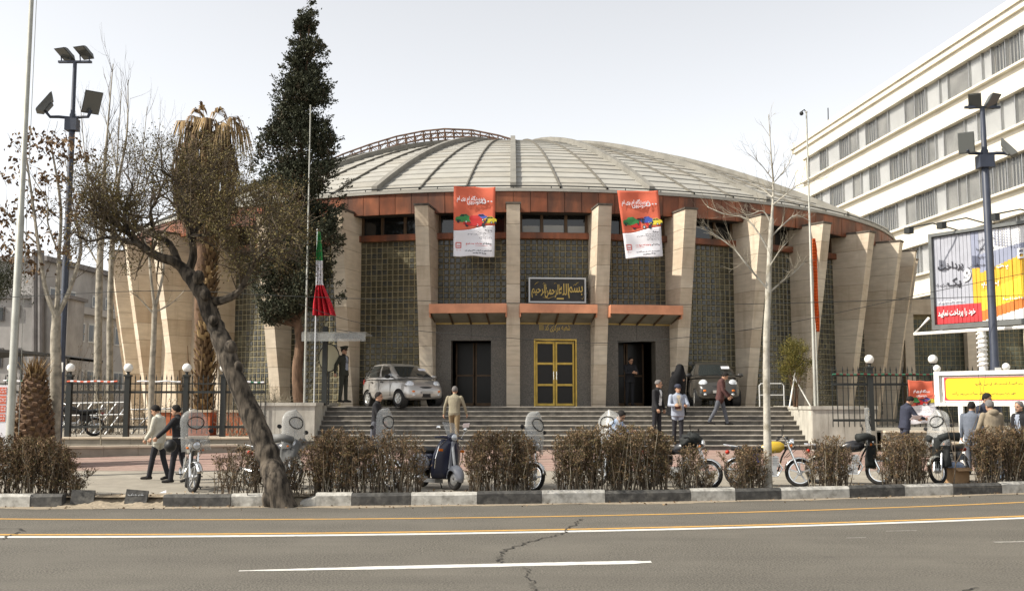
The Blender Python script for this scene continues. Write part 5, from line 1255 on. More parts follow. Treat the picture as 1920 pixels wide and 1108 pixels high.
# ------------------------------------------------------------------ motorcycles
def moto(label, loc, rz, steer=0.0, tank='mred', lean=R(-7), screen=None, cover=None, bag=False, helmet=False, seatc='black', basket=False, lamp=True, mags=True, side=None, cat='motorcycle'):
    """parked on its stand; local x points ahead. screen = (tilt, dark) big plastic weather screen, cover = leg cover colour"""
    t = thing('motorcycle', label, cat, loc, rz); t.rotation_euler = (lean, 0, rz)
    fk = Matrix.Translation((.42, 0, .78)) @ Matrix.Rotation(steer, 4, 'Z') @ Matrix.Translation((-.42, 0, -.78))
    def add(mb, n, m, par=None, sm=False, mx=None):
        if mx is not None: mb.v = [tuple(mx @ Vector(p)) for p in mb.v]
        return mb.build(n, M[m], par or t, smooth=sm)
    for (x, mx) in ((.66, fk), (-.62, None)):
        b = MB(); b.tube([(x + .265 * math.cos(a * PI / 14), 0, .30 + .265 * math.sin(a * PI / 14)) for a in range(28)], .042, 8, closed=True); ty = add(b, 'wheel', 'tyre', sm='all', mx=mx)
        b = MB(); b.tube([(x + .222 * math.cos(a * PI / 12), 0, .30 + .222 * math.sin(a * PI / 12)) for a in range(24)], .018, 5, closed=True); add(b, 'rim', 'chrome', ty, mx=mx)
        b = MB()
        for k in range(5 if mags else 14):
            a = 2 * PI * k / (5 if mags else 14) + .3
            if mags: b.bar((x, 0, .3), (x + .22 * math.cos(a), 0, .3 + .22 * math.sin(a)), .035, .03, up=Vector((0, 1, 0)))
            else: b.tube([(x, .02 * (-1) ** k, .3), (x + .22 * math.cos(a), 0, .3 + .22 * math.sin(a))], .004, 3)
        b.lathe([(.05, -.06), (.06, -.05), (.06, .05), (.05, .06)], (x, 0, .3), 12, axis='y'); add(b, 'spokes', 'steel', ty, mx=mx)
        b = MB(); rows = []
        a0, a1 = (R(20), R(165)) if x > 0 else (R(15), R(150))
        for k in range(9):
            a = a0 + (a1 - a0) * k / 8; rr = .335; c = Vector((x + rr * math.cos(a), 0, .3 + rr * math.sin(a))); n = Vector((math.cos(a), 0, math.sin(a)))
            rows.append([c + Vector((0, q * .065, 0)) - n * .035 * q * q for q in (-1, -.5, 0, .5, 1)])
        b.grid(rows); o = add(b, 'mudguard', 'chrome' if not cover else 'greypole', sm='all', mx=mx); s = o.modifiers.new('s', 'SOLIDIFY'); s.thickness = .006
    for s in (-1, 1):
        b = MB(); b.tube([(.66, s * .085, .30), (.56, s * .085, .56)], .026, 7); b.tube([(.56, s * .085, .56), (.43, s * .085, .90)], .018, 7); add(b, 'fork_leg', 'chrome', sm=True, mx=fk)
        b = MB(); b.tube([(-.62, s * .10, .30), (-.50, s * .12, .62)], .022, 6)
        for k in range(9): b.lathe([(.034, -.004), (.034, .004)], (-.60 + .012 * k, s * (.102 + .002 * k), .36 + .028 * k), 8)
        add(b, 'shock_absorber', 'steel')
        b = MB(); b.tube([(.40, s * .04, .93), (.38, s * .14, 1.02), (.34, s * .25, 1.05), (.24, s * .36, 1.02)], .012, 6); h = add(b, 'handlebar', 'chrome', sm=True, mx=fk)
        b = MB(); b.tube([(.29, s * .31, 1.035), (.22, s * .385, 1.015)], .019, 7); add(b, 'grip', 'black', h, mx=fk)
        b = MB(); b.tube([(.32, s * .27, 1.05), (.34, s * .33, 1.22)], .006, 4); b.ball((.335, s * .34, 1.25), (.015, .06, .045), 8, 6); add(b, 'mirror', 'black', mx=fk)
        b = MB(); b.ball((.50, s * .16, .86), (.03, .035, .03), 8, 5); add(b, 'indicator', 'amber', mx=fk)
        b = MB(); b.box((-.32, s * .105, .58), (.30, .03, .20)); o = add(b, 'side_cover', side or tank); bevel(o, .02, 2)
        b = MB(); b.tube([(.05, s * .12, .30), (.05, s * .27, .30)], .014, 5); add(b, 'footrest', 'black')
    b = MB(); b.tube([(.42, 0, .84), (.30, 0, .62), (.22, 0, .34), (-.12, 0, .28), (-.28, 0, .40), (-.44, 0, .66)], .022, 6); b.tube([(.42, 0, .84), (-.15, 0, .70), (-.70, 0, .70)], .022, 6); b.tube([(-.28, -.08, .34), (-.62, -.09, .30)], .02, 6); b.tube([(-.28, .08, .34), (-.62, .09, .30)], .02, 6)
    add(b, 'frame', 'black')
    b = MB(); rows = []
    for (x, w, z0, z1) in ((.36, .05, .80, .90), (.28, .11, .72, .955), (.12, .135, .70, .965), (-.02, .11, .70, .93), (-.12, .07, .72, .86)):
        rows.append([(x, w * math.cos(a) ** 3 if False else w * math.copysign(abs(math.cos(a)) ** .7, math.cos(a)), (z0 + z1) / 2 + (z1 - z0) / 2 * math.copysign(abs(math.sin(a)) ** .8, math.sin(a))) for a in [2 * PI * k / 14 for k in range(14)]])
    b.grid(rows, closed=True); b.add(rows[0], [tuple(range(14))]); b.add(rows[-1], [tuple(range(14))]); add(b, 'fuel_tank', tank, sm='all')
    b = MB(); rows = []
    for (x, w, z0, z1) in ((-.06, .08, .74, .82), (-.16, .115, .72, .84), (-.38, .13, .71, .835), (-.60, .125, .73, .86), (-.76, .09, .76, .85)):
        rows.append([(x, w * math.copysign(abs(math.cos(a)) ** .6, math.cos(a)), (z0 + z1) / 2 + (z1 - z0) / 2 * math.copysign(abs(math.sin(a)) ** .6, math.sin(a))) for a in [2 * PI * k / 12 for k in range(12)]])
    b.grid(rows, closed=True); b.add(rows[0], [tuple(range(12))]); b.add(rows[-1], [tuple(range(12))]); add(b, 'seat', seatc, sm='all')
    b = MB(); b.box((.02, 0, .34), (.34, .20, .18)); b.lathe([(.09, -.15), (.10, -.12), (.10, .12), (.09, .15)], (-.04, 0, .33), 14, axis='y')
    for k in range(6): b.box((.16, 0, .44 + .035 * k), (.17, .20, .018), m=0)
    b.box((.16, 0, .53), (.10, .12, .24)); add(b, 'engine', 'steel')
    b = MB(); b.tube([(.24, -.06, .50), (.30, -.09, .38), (.20, -.14, .22), (-.20, -.16, .22), (-.34, -.16, .27)], .02, 7); b.tube([(-.34, -.16, .27), (-.42, -.165, .29), (-.86, -.17, .36)], [.022, .042, .04], 9); add(b, 'exhaust', 'chrome', sm=True)
    if lamp:
        b = MB(); b.lathe([(.03, -.11), (.08, -.06), (.095, 0), (.095, .025)], (.53, 0, .93), 14, axis='x'); h = add(b, 'headlight', 'chrome', sm=True, mx=fk)
        b = MB(); b.lathe([(.086, .02), (.06, .035), (.01, .04)], (.53, 0, .93), 14, axis='x'); add(b, 'lens', 'headlamp', h, sm='all', mx=fk)
        b = MB(); b.lathe([(.045, .0), (.045, .05), (.01, .06)], (.40, -.06, 1.0), 10); b.lathe([(.045, .0), (.045, .05), (.01, .06)], (.40, .06, 1.0), 10); add(b, 'instruments', 'black', mx=fk)
    b = MB(); b.ball((-.84, 0, .72), (.05, .08, .05), 10, 6); add(b, 'tail_light', 'tail', sm='all')
    b = MB(); b.tube([(-.62, -.1, .84), (-.92, -.1, .88), (-.92, .1, .88), (-.62, .1, .84)], .011, 5); b.tube([(-.78, -.1, .86), (-.78, .1, .86)], .011, 5); add(b, 'rack', 'chrome')
    b = MB(); b.tube([(-.02, .13, .24), (-.08, .30, -.0)], .012, 5); b.bar((-.1, .27, .004), (-.06, .35, .004), .05, .012); add(b, 'stand', 'black')
    b = MB(); b.tube([(.44, .05, .98), (.62, .10, .80), (.40, .10, .62)], .007, 4); b.tube([(.40, -.1, 1.02), (.60, -.12, .86), (.34, -.08, .60)], .007, 4); add(b, 'cables', 'black', mx=fk)
    if screen:
        tilt, roll, kind = screen; hh, ww = .30, .31
        mx = fk @ Matrix.Translation((.52, 0, 1.05)) @ Matrix.Rotation(roll, 4, 'X') @ Matrix.Rotation(-tilt, 4, 'Y')
        rows = []; SV = [0, .15, .3, .45, .6, .7, .78, .85, .9, .94, .97, .99, 1]
        for j in range(13):
            z = -.22 + SV[j] * (hh + .56); v = SV[j]; w = ww * (1.0 - .1 * v) * (1 if v < .7 else math.sqrt(max(.004, 1 - ((v - .7) / .3) ** 2)))
            rows.append([(-.10 * (q / 1.0) ** 2, q * w, z) for q in [-1 + k / 5 for k in range(11)]])
        b = MB().grid(rows); o = add(b, 'weather_screen', kind, sm='all', mx=mx); s = o.modifiers.new('s', 'SOLIDIFY'); s.thickness = .006
        b = MB(); ov = [(.012 - .10 * (.17 * math.cos(a) / ww) ** 2, .17 * math.cos(a) * (1 + .12 * math.sin(a)) + .01, .34 + .125 * math.sin(a)) for a in [2 * PI * k / 22 for k in range(22)]]
        b.tube(ov, .011, 5, closed=True); add(b, 'window_rim', 'black', o, mx=mx)
        b = MB(); b.add([(p[0] - .004, p[1], p[2]) for p in ov], [tuple(range(22))]); add(b, 'window_film', 'screenfilm', o, mx=mx)
        for s in (-1, 1): b = MB(); b.tube([(-.02, s * .2, -.05), (-.14, s * .16, -.1)], .008, 4); b.ball((0.0, s * .2, .12), .012, 6, 4); add(b, 'bracket', 'steel', mx=mx)
    if cover:
        mx = fk; rows = []
        for j in range(9):
            v = j / 8; z = 1.02 - .68 * v; w = (.30 - .10 * v) * (1.0 if v > .15 else .75 + 1.6 * v)
            rows.append([(.56 - .16 * q * q + .04 * math.sin(5 * q + 4 * v), q * w + .01 * math.sin(9 * v), z + .03 * q * q) for q in [-1 + k / 5 for k in range(11)]])
        b = MB().grid(rows); o = add(b, 'leg_cover', cover, sm='all', mx=mx); s = o.modifiers.new('s', 'SOLIDIFY'); s.thickness = .02
        b = MB(); rows = []
        for s_ in (-1, 1):
            b.tube([(.56, s_ * .10, 1.0), (.42, s_ * .24, 1.03), (.24, s_ * .40, .98)], [.07, .085, .10], 9)
        add(b, 'hand_muff', cover, sm='all', mx=mx)
    if bag:
        b = MB(); r = random.Random(label); 
        rows = [[(.28 + .22 * q_ * math.sin(a) * math.sin(p), .30 * q_ * math.cos(a) * math.sin(p), .99 + .15 * q_ * math.cos(p) + .03 * math.sin(3 * a)) for a, q_ in [(2 * PI * k / 20, r.uniform(.78, 1.22)) for k in range(20)]] for p in [PI * j / 11 for j in range(12)]]
        b.grid(rows, closed=True); add(b, 'handlebar_cover', 'blackcloth', sm='all')
    if helmet:
        b = MB(); b.ball((.0, .0, 0), (.15, .125, .135), 12, 8); o = add(b, 'hung_helmet', 'black', sm='all'); o.location = (.25, -.46, .86)
    return t
def scooter(label, loc, rz, steer=0.0):
    t = thing('scooter', label, 'scooter', loc, rz); t.rotation_euler = (R(-5), 0, rz)
    def add(mb, n, m, par=None, sm=False): return mb.build(n, M[m], par or t, smooth=sm)
    for x in (.60, -.58):
        b = MB(); b.tube([(x + .175 * math.cos(a * PI / 12), 0, .23 + .175 * math.sin(a * PI / 12)) for a in range(24)], .052, 8, closed=True); w = add(b, 'wheel', 'tyre', sm='all')
        b = MB(); b.lathe([(.02, .045), (.09, .05), (.13, .03), (.13, -.03), (.09, -.05), (.02, -.045)], (x, 0, .23), 18, axis='y', cap=False); add(b, 'rim', 'steel', w, sm=True)
    rows = []
    for k in range(11):                # front fender
        a = R(-18) + R(205) * k / 10; c = Vector((.60 + .27 * math.cos(a), 0, .25 + .27 * math.sin(a))); n = Vector((math.cos(a), 0, math.sin(a))); w = .10 + .03 * math.sin(PI * k / 10)
        rows.append([c + Vector((0, q * w, 0)) - n * .12 * abs(q) ** 2.2 for q in (-1, -.75, -.4, 0, .4, .75, 1)])
    o = add(MB().grid(rows), 'front_fender', 'mnavyl', sm='all'); s = o.modifiers.new('s', 'SOLIDIFY'); s.thickness = .006
    rows = []
    for j in range(10):                # leg shield sweeping into the floor
        v = j / 9; z = 1.02 - .74 * v; xx = .40 - .10 * v + .10 * max(0, v - .8) * 0; w = .14 + .20 * math.sin(min(1, v * 1.6 + .15) * PI / 2) - .05 * max(0, v - .7)
        rows.append([(xx - .12 * q * q + .02 * (1 - q * q), q * w, z) for q in [-1 + k / 6 for k in range(13)]])
    rows.append([(.20 - .05 * q * q, q * .26, .22) for q in [-1 + k / 6 for k in range(13)]]); rows.append([(-.14, q * .25, .21) for q in [-1 + k / 6 for k in range(13)]])
    o = add(MB().grid(rows), 'leg_shield', 'mnavy', sm='all'); s = o.modifiers.new('s', 'SOLIDIFY'); s.thickness = .012
    b = MB(); b.bar((.435, 0, 1.0), (.375, 0, .42), .07, .05, up=Vector((1, 0, 0))); bevel(add(b, 'horn_cover', 'mnavyl'), .015, 2)
    b = MB(); b.tube([(.26, -.30, .42), (.33, -.335, .62), (.37, -.30, .86), (.39, -.16, 1.0)], .011, 5); b.tube([(.26, .30, .42), (.33, .335, .62), (.37, .30, .86), (.39, .16, 1.0)], .011, 5); add(b, 'shield_trim', 'chrome')
    for s in (-1, 1):
        b = MB(); b.ball((-.50, s * .19, .50), (.36, .13, .21), 16, 10); c = add(b, 'side_cowl', 'mnavyl' if s < 0 else 'mnavy', sm='all')
        b = MB(); b.box((.40, s * .27, .80), (.03, .09, .05)); add(b, 'indicator', 'amber')
        b = MB(); b.tube([(.36, 0, 1.06), (.33, s * .2, 1.07), (.27, s * .36, 1.05)], [.04, .028, .02], 7); h = add(b, 'handlebar', 'mnavy', sm=True)
        b = MB(); b.tube([(.33, s * .27, 1.07), (.36, s * .33, 1.22)], .006, 4); b.ball((.355, s * .34, 1.25), (.012, .055, .045), 8, 6); add(b, 'mirror', 'chrome')
        b = MB(); b.tube([(-.86 + .3, s * .2, .36), (-.88, s * .2, .36)], .022, 6); add(b, 'crash_bar', 'chrome')
    b = MB(); b.ball((.38, 0, 1.07), (.11, .12, .10), 12, 8); h = add(b, 'headset', 'mnavy', sm='all')
    b = MB(); b.lathe([(.075, .09), (.06, .11), (.01, .12)], (.38, 0, 1.07), 14, axis='x'); add(b, 'headlight', 'headlamp', h, sm='all')
    b = MB(); b.ball((-.45, 0, .78), (.36, .15, .085), 14, 8); add(b, 'seat', 'black', sm='all')
    b = MB(); b.box((-.5, 0, .55), (.62, .22, .36)); bevel(add(b, 'rear_body', 'mnavy'), .06, 3)
    b = MB(); b.ball((-.86, 0, .56), (.04, .09, .05), 8, 6); add(b, 'tail_light', 'tail', sm='all')
    b = MB(); b.tube([(.42, 0, .9), (.58, 0, .4), (.60, .0, .23)], .03, 6); add(b, 'fork', 'steel')
    b = MB(); b.box((-.2, -.02, .16), (.5, .2, .08)); b.tube([(-.3, -.1, .22), (-.75, -.14, .2)], [.03, .05], 8); add(b, 'engine', 'steel')
    b = MB(); b.tube([(-.1, .1, .2), (-.14, .2, .01)], .012, 5); add(b, 'stand', 'black')
    b = MB(); rows = [[(.46 - .22 * v - .05 * q * q, q * .16, 1.12 + .26 * v) for q in [-1 + k / 4 for k in range(9)]] for v in (0, .33, .66, 1)]
    o = add(b.grid(rows), 'fly_screen', 'wscreen', sm='all'); s = o.modifiers.new('s', 'SOLIDIFY'); s.thickness = .005
    return t
GM = 'motorcycles parked along the kerb'
def mpos(px, Y, z=None): return (xat(px, Y), Y, SW if z is None else z)
moto('motorcycle facing the road with tall tilted clear screen, left of the leaning trunk', mpos(356, 21.75), R(-72), R(20), 'mgrey', screen=(R(14), R(9), 'wscreen'), helmet=True)
moto('motorcycle half hidden by the leaning trunk with white screen and grey leg cover', mpos(512, 22.2), R(-35), R(-10), 'mblack', lean=R(-12), screen=(R(12), R(4), 'wscreen2'), cover='greycover')
moto('motorcycle behind the first hedge block with its screen seen edge on', mpos(684, 21.9), R(-18), R(-15), 'mblack', screen=(R(5), 0, 'wscreen2'))
scooter('dark blue scooter with pale front fender between two hedge blocks', mpos(822, 22.0), R(-52), R(0))
moto('motorcycle behind the square hedge block with its tilted screen showing above', mpos(972, 22.1), R(-80), R(34), 'mblue', lean=R(-14), screen=(R(20), R(-6), 'wscreen2'))
moto('motorcycle with clear screen under the seated man in light blue', mpos(1138, 23.4), R(-100), R(-28), 'mblack', lean=R(0), screen=(R(22), R(0), 'wscreen'))
moto('motorcycle with a black cloth bundled over its handlebars by the widest hedge', mpos(1268, 22.2), R(-30), R(5), 'mblack', bag=True, mags=False)
moto('motorcycle with yellow tank and blue side panel behind the plane tree', mpos(1436, 22.6), R(-12), R(0), 'myellow', lean=R(-6), side='mblueyellow')
moto('motorcycle with black leg cover and upright screen right of the plane tree', mpos(1586, 23.2), R(-14), R(-6), 'mblack', cover='blackcloth', screen=(R(2), R(0), 'wscreen'), mags=False)
moto('motorcycle with black covers and cloudy screen beside the cardboard box', mpos(1782, 23.7), R(-135), R(-12), 'mblack', lean=R(8), cover='blackcloth', screen=(R(18), R(0), 'wscreen'), mags=False)
moto('motorcycle parked behind the left fence beside the pale poplar trunks', (xat(140, 33.0), 33.0, .93), R(-150), 0, 'mblack')
# cardboard box with blue wrapping
a = gr(1793, 905, SW); t = thing('cardboard_box', 'open brown cardboard box with blue plastic on top under the right motorcycle', 'box', (a.x, a.y, SW), R(18))
for (c, d) in (((0, -.17, .17), (.44, .012, .34)), ((0, .17, .17), (.44, .012, .34)), ((-.22, 0, .17), (.012, .328, .34)), ((.22, 0, .17), (.012, .328, .34)), ((0, 0, .006), (.428, .328, .012))): MB().box(c, d).build('panel', M['card'], t)
b = MB(); b.add([(-.22, -.18, .345), (.22, -.18, .345), (.2, -.32, .28), (-.2, -.32, .28)], [(0, 1, 2, 3)]); o = b.build('flap', M['card'], t); s = o.modifiers.new('s', 'SOLIDIFY'); s.thickness = .006
b = MB(); r_ = random.Random(3)
b.grid([[((.22 + .05 * r_.random()) * math.sin(p) * math.cos(q), (.15 + .05 * r_.random()) * math.sin(p) * math.sin(q), .36 + .1 * math.cos(p) + .03 * r_.random()) for q in [2 * PI * k / 10 for k in range(10)]] for p in [PI * j / 5 for j in range(6)]], closed=True)
o = solid('plastic_bag', b, M['bluebag'], 'blue plastic bag stuffed in the top of the cardboard box', 'bag', (0, 0, 0)); o.location = (a.x, a.y, SW); o.rotation_euler = (0, 0, R(18))
# ------------------------------------------------------------------ people
for k_, c_ in dict(skin=(.40, .235, .155), skin2=(.34, .19, .12), hair=(.012, .010, .009), hairgrey=(.14, .13, .125), c_light=(.47, .45, .38), c_black=(.018, .018, .02), c_trouser=(.022, .022, .026), c_shoe=(.015, .014, .013),
                  c_white=(.66, .66, .66), c_uniform=(.032, .034, .026), c_olive=(.235, .21, .15), c_khaki=(.20, .15, .085), c_blue=(.27, .38, .58), c_navy=(.032, .036, .055), c_bluegrey=(.27, .30, .36), c_brown=(.075, .035, .032),
                  c_grey=(.085, .09, .105), c_beige=(.40, .34, .25), c_jeans=(.20, .27, .38), c_hood=(.25, .205, .145), c_slate=(.12, .135, .165), c_chador=(.006, .006, .007), c_dkgrey=(.045, .045, .05), c_belt=(.02, .015, .012)).items():
    M[k_] = mat(k_.replace('c_', 'cloth_'), c_, .55 if 'skin' in k_ else .85, var=.12 if k_ != 'c_chador' else .3, scale=9, bump=.25 if k_.startswith('c_') else 0, bscale=11, spec=.25)
def rotx(a): return Matrix.Rotation(a, 3, 'X')
def roty(a): return Matrix.Rotation(a, 3, 'Y')
def rotz(a): return Matrix.Rotation(a, 3, 'Z')
def person(label, loc, face, h=1.72, top='c_black', legs='c_trouser', shirt=None, hair='hair', skin='skin', lean=4, jacket=True, belly=0.0, wide=1.0, sleeves=True,
           L=(0, 0), Rr=(0, 0), AL=(5, 8, 12, 0), AR=(5, 8, 12, 0), head=(0, 5), cap=None, hood=False, moustache=False, beard=False, bald=False, sit=False, shoe='c_shoe', voxel=.0135, tie=False):
    """face: bearing of the face in degrees from +x. L, Rr: thigh pitch and knee bend. AL, AR: arm pitch forward, sideways, elbow bend, elbow turn inward. Local x is ahead, y to the left."""
    k = h / 1.72; t = thing('person', label, 'person', loc, R(face)); P = []
    hip = Vector((0, 0, .92)); rl = roty(R(lean))
    tor = lambda x, y, z: hip + rl @ Vector((x, y, z - .92))
    mb = MB(); prims = []
    def tube(zone, pts, rs, n=10):
        pts = [Vector(p) for p in pts]; mb.tube(pts, rs, n); mb.ball(pts[0], rs[0], 8, 6); mb.ball(pts[-1], rs[-1], 8, 6)
        for i in range(len(pts) - 1):
            m = max(2, int((pts[i + 1] - pts[i]).length / .015))
            for q in range(m + 1): u = q / m; prims.append((*pts[i].lerp(pts[i + 1], u), rs[i] * (1 - u) + rs[i + 1] * u, zone))
    # torso
    hem = .825 if jacket else .93; jb = .018 if jacket else .004
    ring = [(hem, .118 + jb + .01, .168 + jb), (.92, .115 + jb + belly * .4, .165 + jb), (1.04, .108 + jb + belly, .155 + jb), (1.16, .112 + jb + belly * .7, .160 + jb), (1.28, .118 + jb, .176 + jb), (1.37, .108 + jb, .182 + jb), (1.425, .085 + jb, .150 + jb), (1.465, .06, .085), (1.49, .05, .055)]
    rows = []
    for z, rx, ry in ring:
        ry *= wide
        if z > 1.2: pass
        bx = belly * .5 if z < 1.2 else 0
        rows.append([tuple(tor(bx + rx * math.cos(a), ry * math.copysign(abs(math.sin(a)) ** .85, math.sin(a)), z)) for a in [2 * PI * i / 18 for i in range(18)]])
    mb.grid(rows, closed=True); mb.add(rows[0], [tuple(range(18))[::-1]]); mb.add(rows[-1], [tuple(range(18))])
    for i in range(len(ring) - 1):
        for u in (0, .25, .5, .75):
            z = ring[i][0] * (1 - u) + ring[i + 1][0] * u; rx = ring[i][1] * (1 - u) + ring[i + 1][1] * u; ry = (ring[i][2] * (1 - u) + ring[i + 1][2] * u) * wide
            m = 7
            for q in range(m): yy = (ry - rx) * (-1 + 2 * q / (m - 1)) if ry > rx else 0; p = tor((belly * .5 if z < 1.2 else 0), yy, z); prims.append((*p, rx, 1))
    if shirt:                          # the open front shows the shirt
        for z in (1.04, 1.12, 1.2, 1.28, 1.36, 1.42):
            w = .05 + (1.45 - z) * .09 if jacket else .0
            for yy in (-w * .5, 0, w * .5): p = tor(.118 + jb + belly * (1 if z < 1.15 else .4) - (.03 if z > 1.33 else 0), yy, z); prims.append((*p, .032 + w * .3, 4))
    # legs
    pel = [tor(0, .09, .93), tor(0, -.09, .93)]
    mb.ball(tor(0, 0, .92), (.125, .165, .11), 14, 8); prims.append((*tor(0, 0, .90), .12, 2)); prims.append((*tor(0, .05, .90), .115, 2)); prims.append((*tor(0, -.05, .90), .115, 2))
    feet = []
    for s, (th, kn), p0 in ((1, L, pel[0]), (-1, Rr, pel[1])):
        d1 = roty(-R(th)) @ Vector((0, .02 * s if sit else .005 * s, -1)); knee = p0 + d1.normalized() * .44
        d2 = roty(-R(th - kn)) @ Vector((0, 0, -1)); ank = knee + d2 * .415
        tube(2, [p0 - Vector((0, 0, .02)), p0.lerp(knee, .45), knee, knee.lerp(ank, .4), ank], [.092, .086, .066, .064, .056])
        fp = R(th - kn) * .35; fd = roty(-fp) @ Vector((1, .14 * s, -.05)).normalized() if True else None
        heel = ank + Vector((-.05, 0, -.045)); tube(3, [heel, ank + fd * .06 + Vector((0, 0, -.045)), ank + fd * .17 + Vector((0, 0, -.055))], [.036, .042, .032]); feet.append(min(heel.z - .036, (ank + fd * .17).z - .087))
    # arms with hands of five fingers
    for s, (pi_, ab, el, tw) in ((1, AL), (-1, AR)):
        sh = tor(0, s * .185 * wide, 1.39); base = rotz(0) @ rl
        d1 = roty(-R(pi_)) @ rotx(s * R(ab)) @ Vector((0, 0, -1)); elb = sh + d1 * .285
        ax = rotz(s * R(-tw)) ; d2 = roty(-R(pi_ + el)) @ rotx(s * R(ab * .5)) @ Vector((0, 0, -1)); d2 = (rotz(-s * R(tw)) @ d2).normalized(); wr = elb + d2 * .245
        jr = .008 if jacket else 0
        tube(1, [sh, sh.lerp(elb, .5), elb], [.062 + jr, .054 + jr, .047 + jr]); tube(1 if sleeves else 0, [elb, elb.lerp(wr, .9)], [.047 + jr, .038 + jr])
        tube(0, [elb.lerp(wr, .8), wr + d2 * .02], [.03, .026])
        side = d2.cross(Vector((0, s, 0))); side = side.normalized() if side.length > .1 else Vector((1, 0, 0)); nrm = d2.cross(side).normalized()
        if nrm.y * s > 0: nrm = -nrm
        pm = wr + d2 * .055; tube(0, [wr, pm], [.026, .03]); 
        for q, (o, l) in enumerate(((-.030, .062), (-.010, .075), (.010, .07), (.029, .055))):
            a = wr + d2 * .075 + side * o; b = a + (d2 * .75 + nrm * .45).normalized() * l * .55; c = b + (d2 * .25 + nrm * .9).normalized() * l * .5; tube(0, [a - d2 * .02, a, b, c], [.0125, .0115, .0105, .0095], 6)
        a = wr + d2 * .025 - side * .02; tube(0, [a, a - side * .035 + d2 * .03, a - side * .038 + d2 * .065 + nrm * .02], [.0135, .0115, .0095], 6)
    # neck and head
    nb = tor(.0, 0, 1.46); hc = tor(.025, 0, 1.60); Hm = rotz(R(head[0])) @ roty(R(head[1])) @ rl; hc = nb + Hm @ Vector((.022, 0, .145))
    H = lambda x, y, z: hc + Hm @ Vector((x, y, z))
    tube(0, [nb - Vector((0, 0, .02)), H(-.02, 0, -.06)], [.055, .052])
    Mh = Matrix.Translation(hc) @ Hm.to_4x4()
    def hb(c, r, zone=0):
        mb.ball(H(*c), r, 12, 8, M=Hm.to_4x4()); prims.append((*H(*c), min(r), zone))
    hb((-.008, 0, .025), (.098, .078, .10)); hb((.018, 0, -.035), (.078, .064, .085)); hb((.055, 0, -.085), (.036, .036, .03)); hb((.098, 0, -.018), (.022, .014, .026)); hb((.088, 0, .0), (.016, .012, .03))
    for s in (-1, 1): hb((-.008, s * .078, -.012), (.02, .012, .032))
    for z in (.06, .02, -.02, -.05): prims.append((*H(0, 0, z), .08, 0))
    if hood:
        mb.ball(tor(-.10, 0, 1.45), (.06, .12, .075), 12, 8, M=rl.to_4x4()); prims.append((*tor(-.12, 0, 1.46), .07, 1)); prims.append((*tor(-.10, .07, 1.44), .06, 1)); prims.append((*tor(-.10, -.07, 1.44), .06, 1))
    tmp = mb.build('tmp', M['skin'], None); rm = tmp.modifiers.new('r', 'REMESH'); rm.mode = 'VOXEL'; rm.voxel_size = voxel; rm.use_smooth_shade = True
    me = evaluated(tmp, 'body', None); bpy.data.objects.remove(tmp)
    n = len(me.polygons); ce = np.empty(n * 3); me.polygons.foreach_get('center', ce); ce = ce.reshape(-1, 3); pr = np.array(prims); best = np.full(n, 9.0); zone = np.zeros(n, dtype=np.int32)
    for i in range(0, len(pr), 64):
        q = pr[i:i + 64]; d = np.sqrt(((ce[:, None, :] - q[None, :, :3]) ** 2).sum(2)) - q[None, :, 3]; j = d.argmin(1); v = d[np.arange(n), j]; up = v < best; best[up] = v[up]; zone[up] = q[j[up], 4].astype(int)
    me.materials.clear()
    for m in (skin, top, legs, shoe, shirt or top): me.materials.append(M[m])
    me.polygons.foreach_set('material_index', zone); me.polygons.foreach_set('use_smooth', [True] * n)
    low = 0.0 if sit else min(feet)
    Tm = Matrix.Scale(k, 4) @ Matrix.Translation((0, 0, -low)); me.transform(Tm); me.update()
    link('body', me, t)
    def part(m_, name, mm, sm='all', solid_=0):
        m_.v = [tuple(Tm @ Vector(p)) for p in m_.v]; o = m_.build(name, M[mm], t, smooth=sm)
        if solid_: q = o.modifiers.new('s', 'SOLIDIFY'); q.thickness = solid_; q.offset = 0
        return o
    # hair as a cap over the skull, open over the face
    if not hood or True:
        rows = []; ex = .006
        for i in range(9):
            th = PI * .60 * i / 8; row = []
            for j in range(20):
                a = 2 * PI * j / 20; f = max(0, math.cos(a)); sd_ = abs(math.sin(a)) ** 3; tt = th * (1 - .56 * f ** .9) * (1 + .10 * sd_) * (1 + .22 * max(0, -math.cos(a))) * (1 + (.05 * math.sin(j * 2.7 + len(label)) if i == 8 else 0)) if not bald else (th * (1 - .62 * f ** .8))
                row.append(H(-.012 + (.098 + ex) * math.sin(tt) * math.cos(a), (.080 + ex) * math.sin(tt) * math.sin(a), .028 + (.100 + ex) * math.cos(tt) * (1 if not bald or i > 3 else .93)))
            rows.append(row)
        part(MB().grid(rows, closed=True), 'hair', hair, solid_=.012)
    for s in (-1, 1):
        part(MB().ball(H(.083, s * .031, .008), (.012, .014, .008), 8, 6, M=Hm.to_4x4()), 'eye', 'hair'); part(MB().box((0, 0, 0), (.012, .036, .008), M=Mh @ Matrix.Translation((.088, s * .032, .028))), 'eyebrow', hair, False)
    part(MB().box((0, 0, 0), (.008, .042, .007), M=Mh @ Matrix.Translation((.090, 0, -.062))), 'mouth', 'c_brown', False)
    if moustache: part(MB().ball(H(.091, 0, -.047), (.012, .032, .008), 8, 6, M=Hm.to_4x4()), 'moustache', hair)
    if beard: part(MB().ball(H(.045, 0, -.085), (.045, .05, .04), 10, 6, M=Hm.to_4x4()), 'beard', hair)
    if jacket and shirt:
        for s in (-1, 1):
            b = MB(); b.tube([tor(.03, s * .07, 1.47), tor(.10, s * .055, 1.38), tor(.145 + belly * .5, s * .03, 1.2)], [.012, .02, .006], 6); part(b, 'lapel', top)
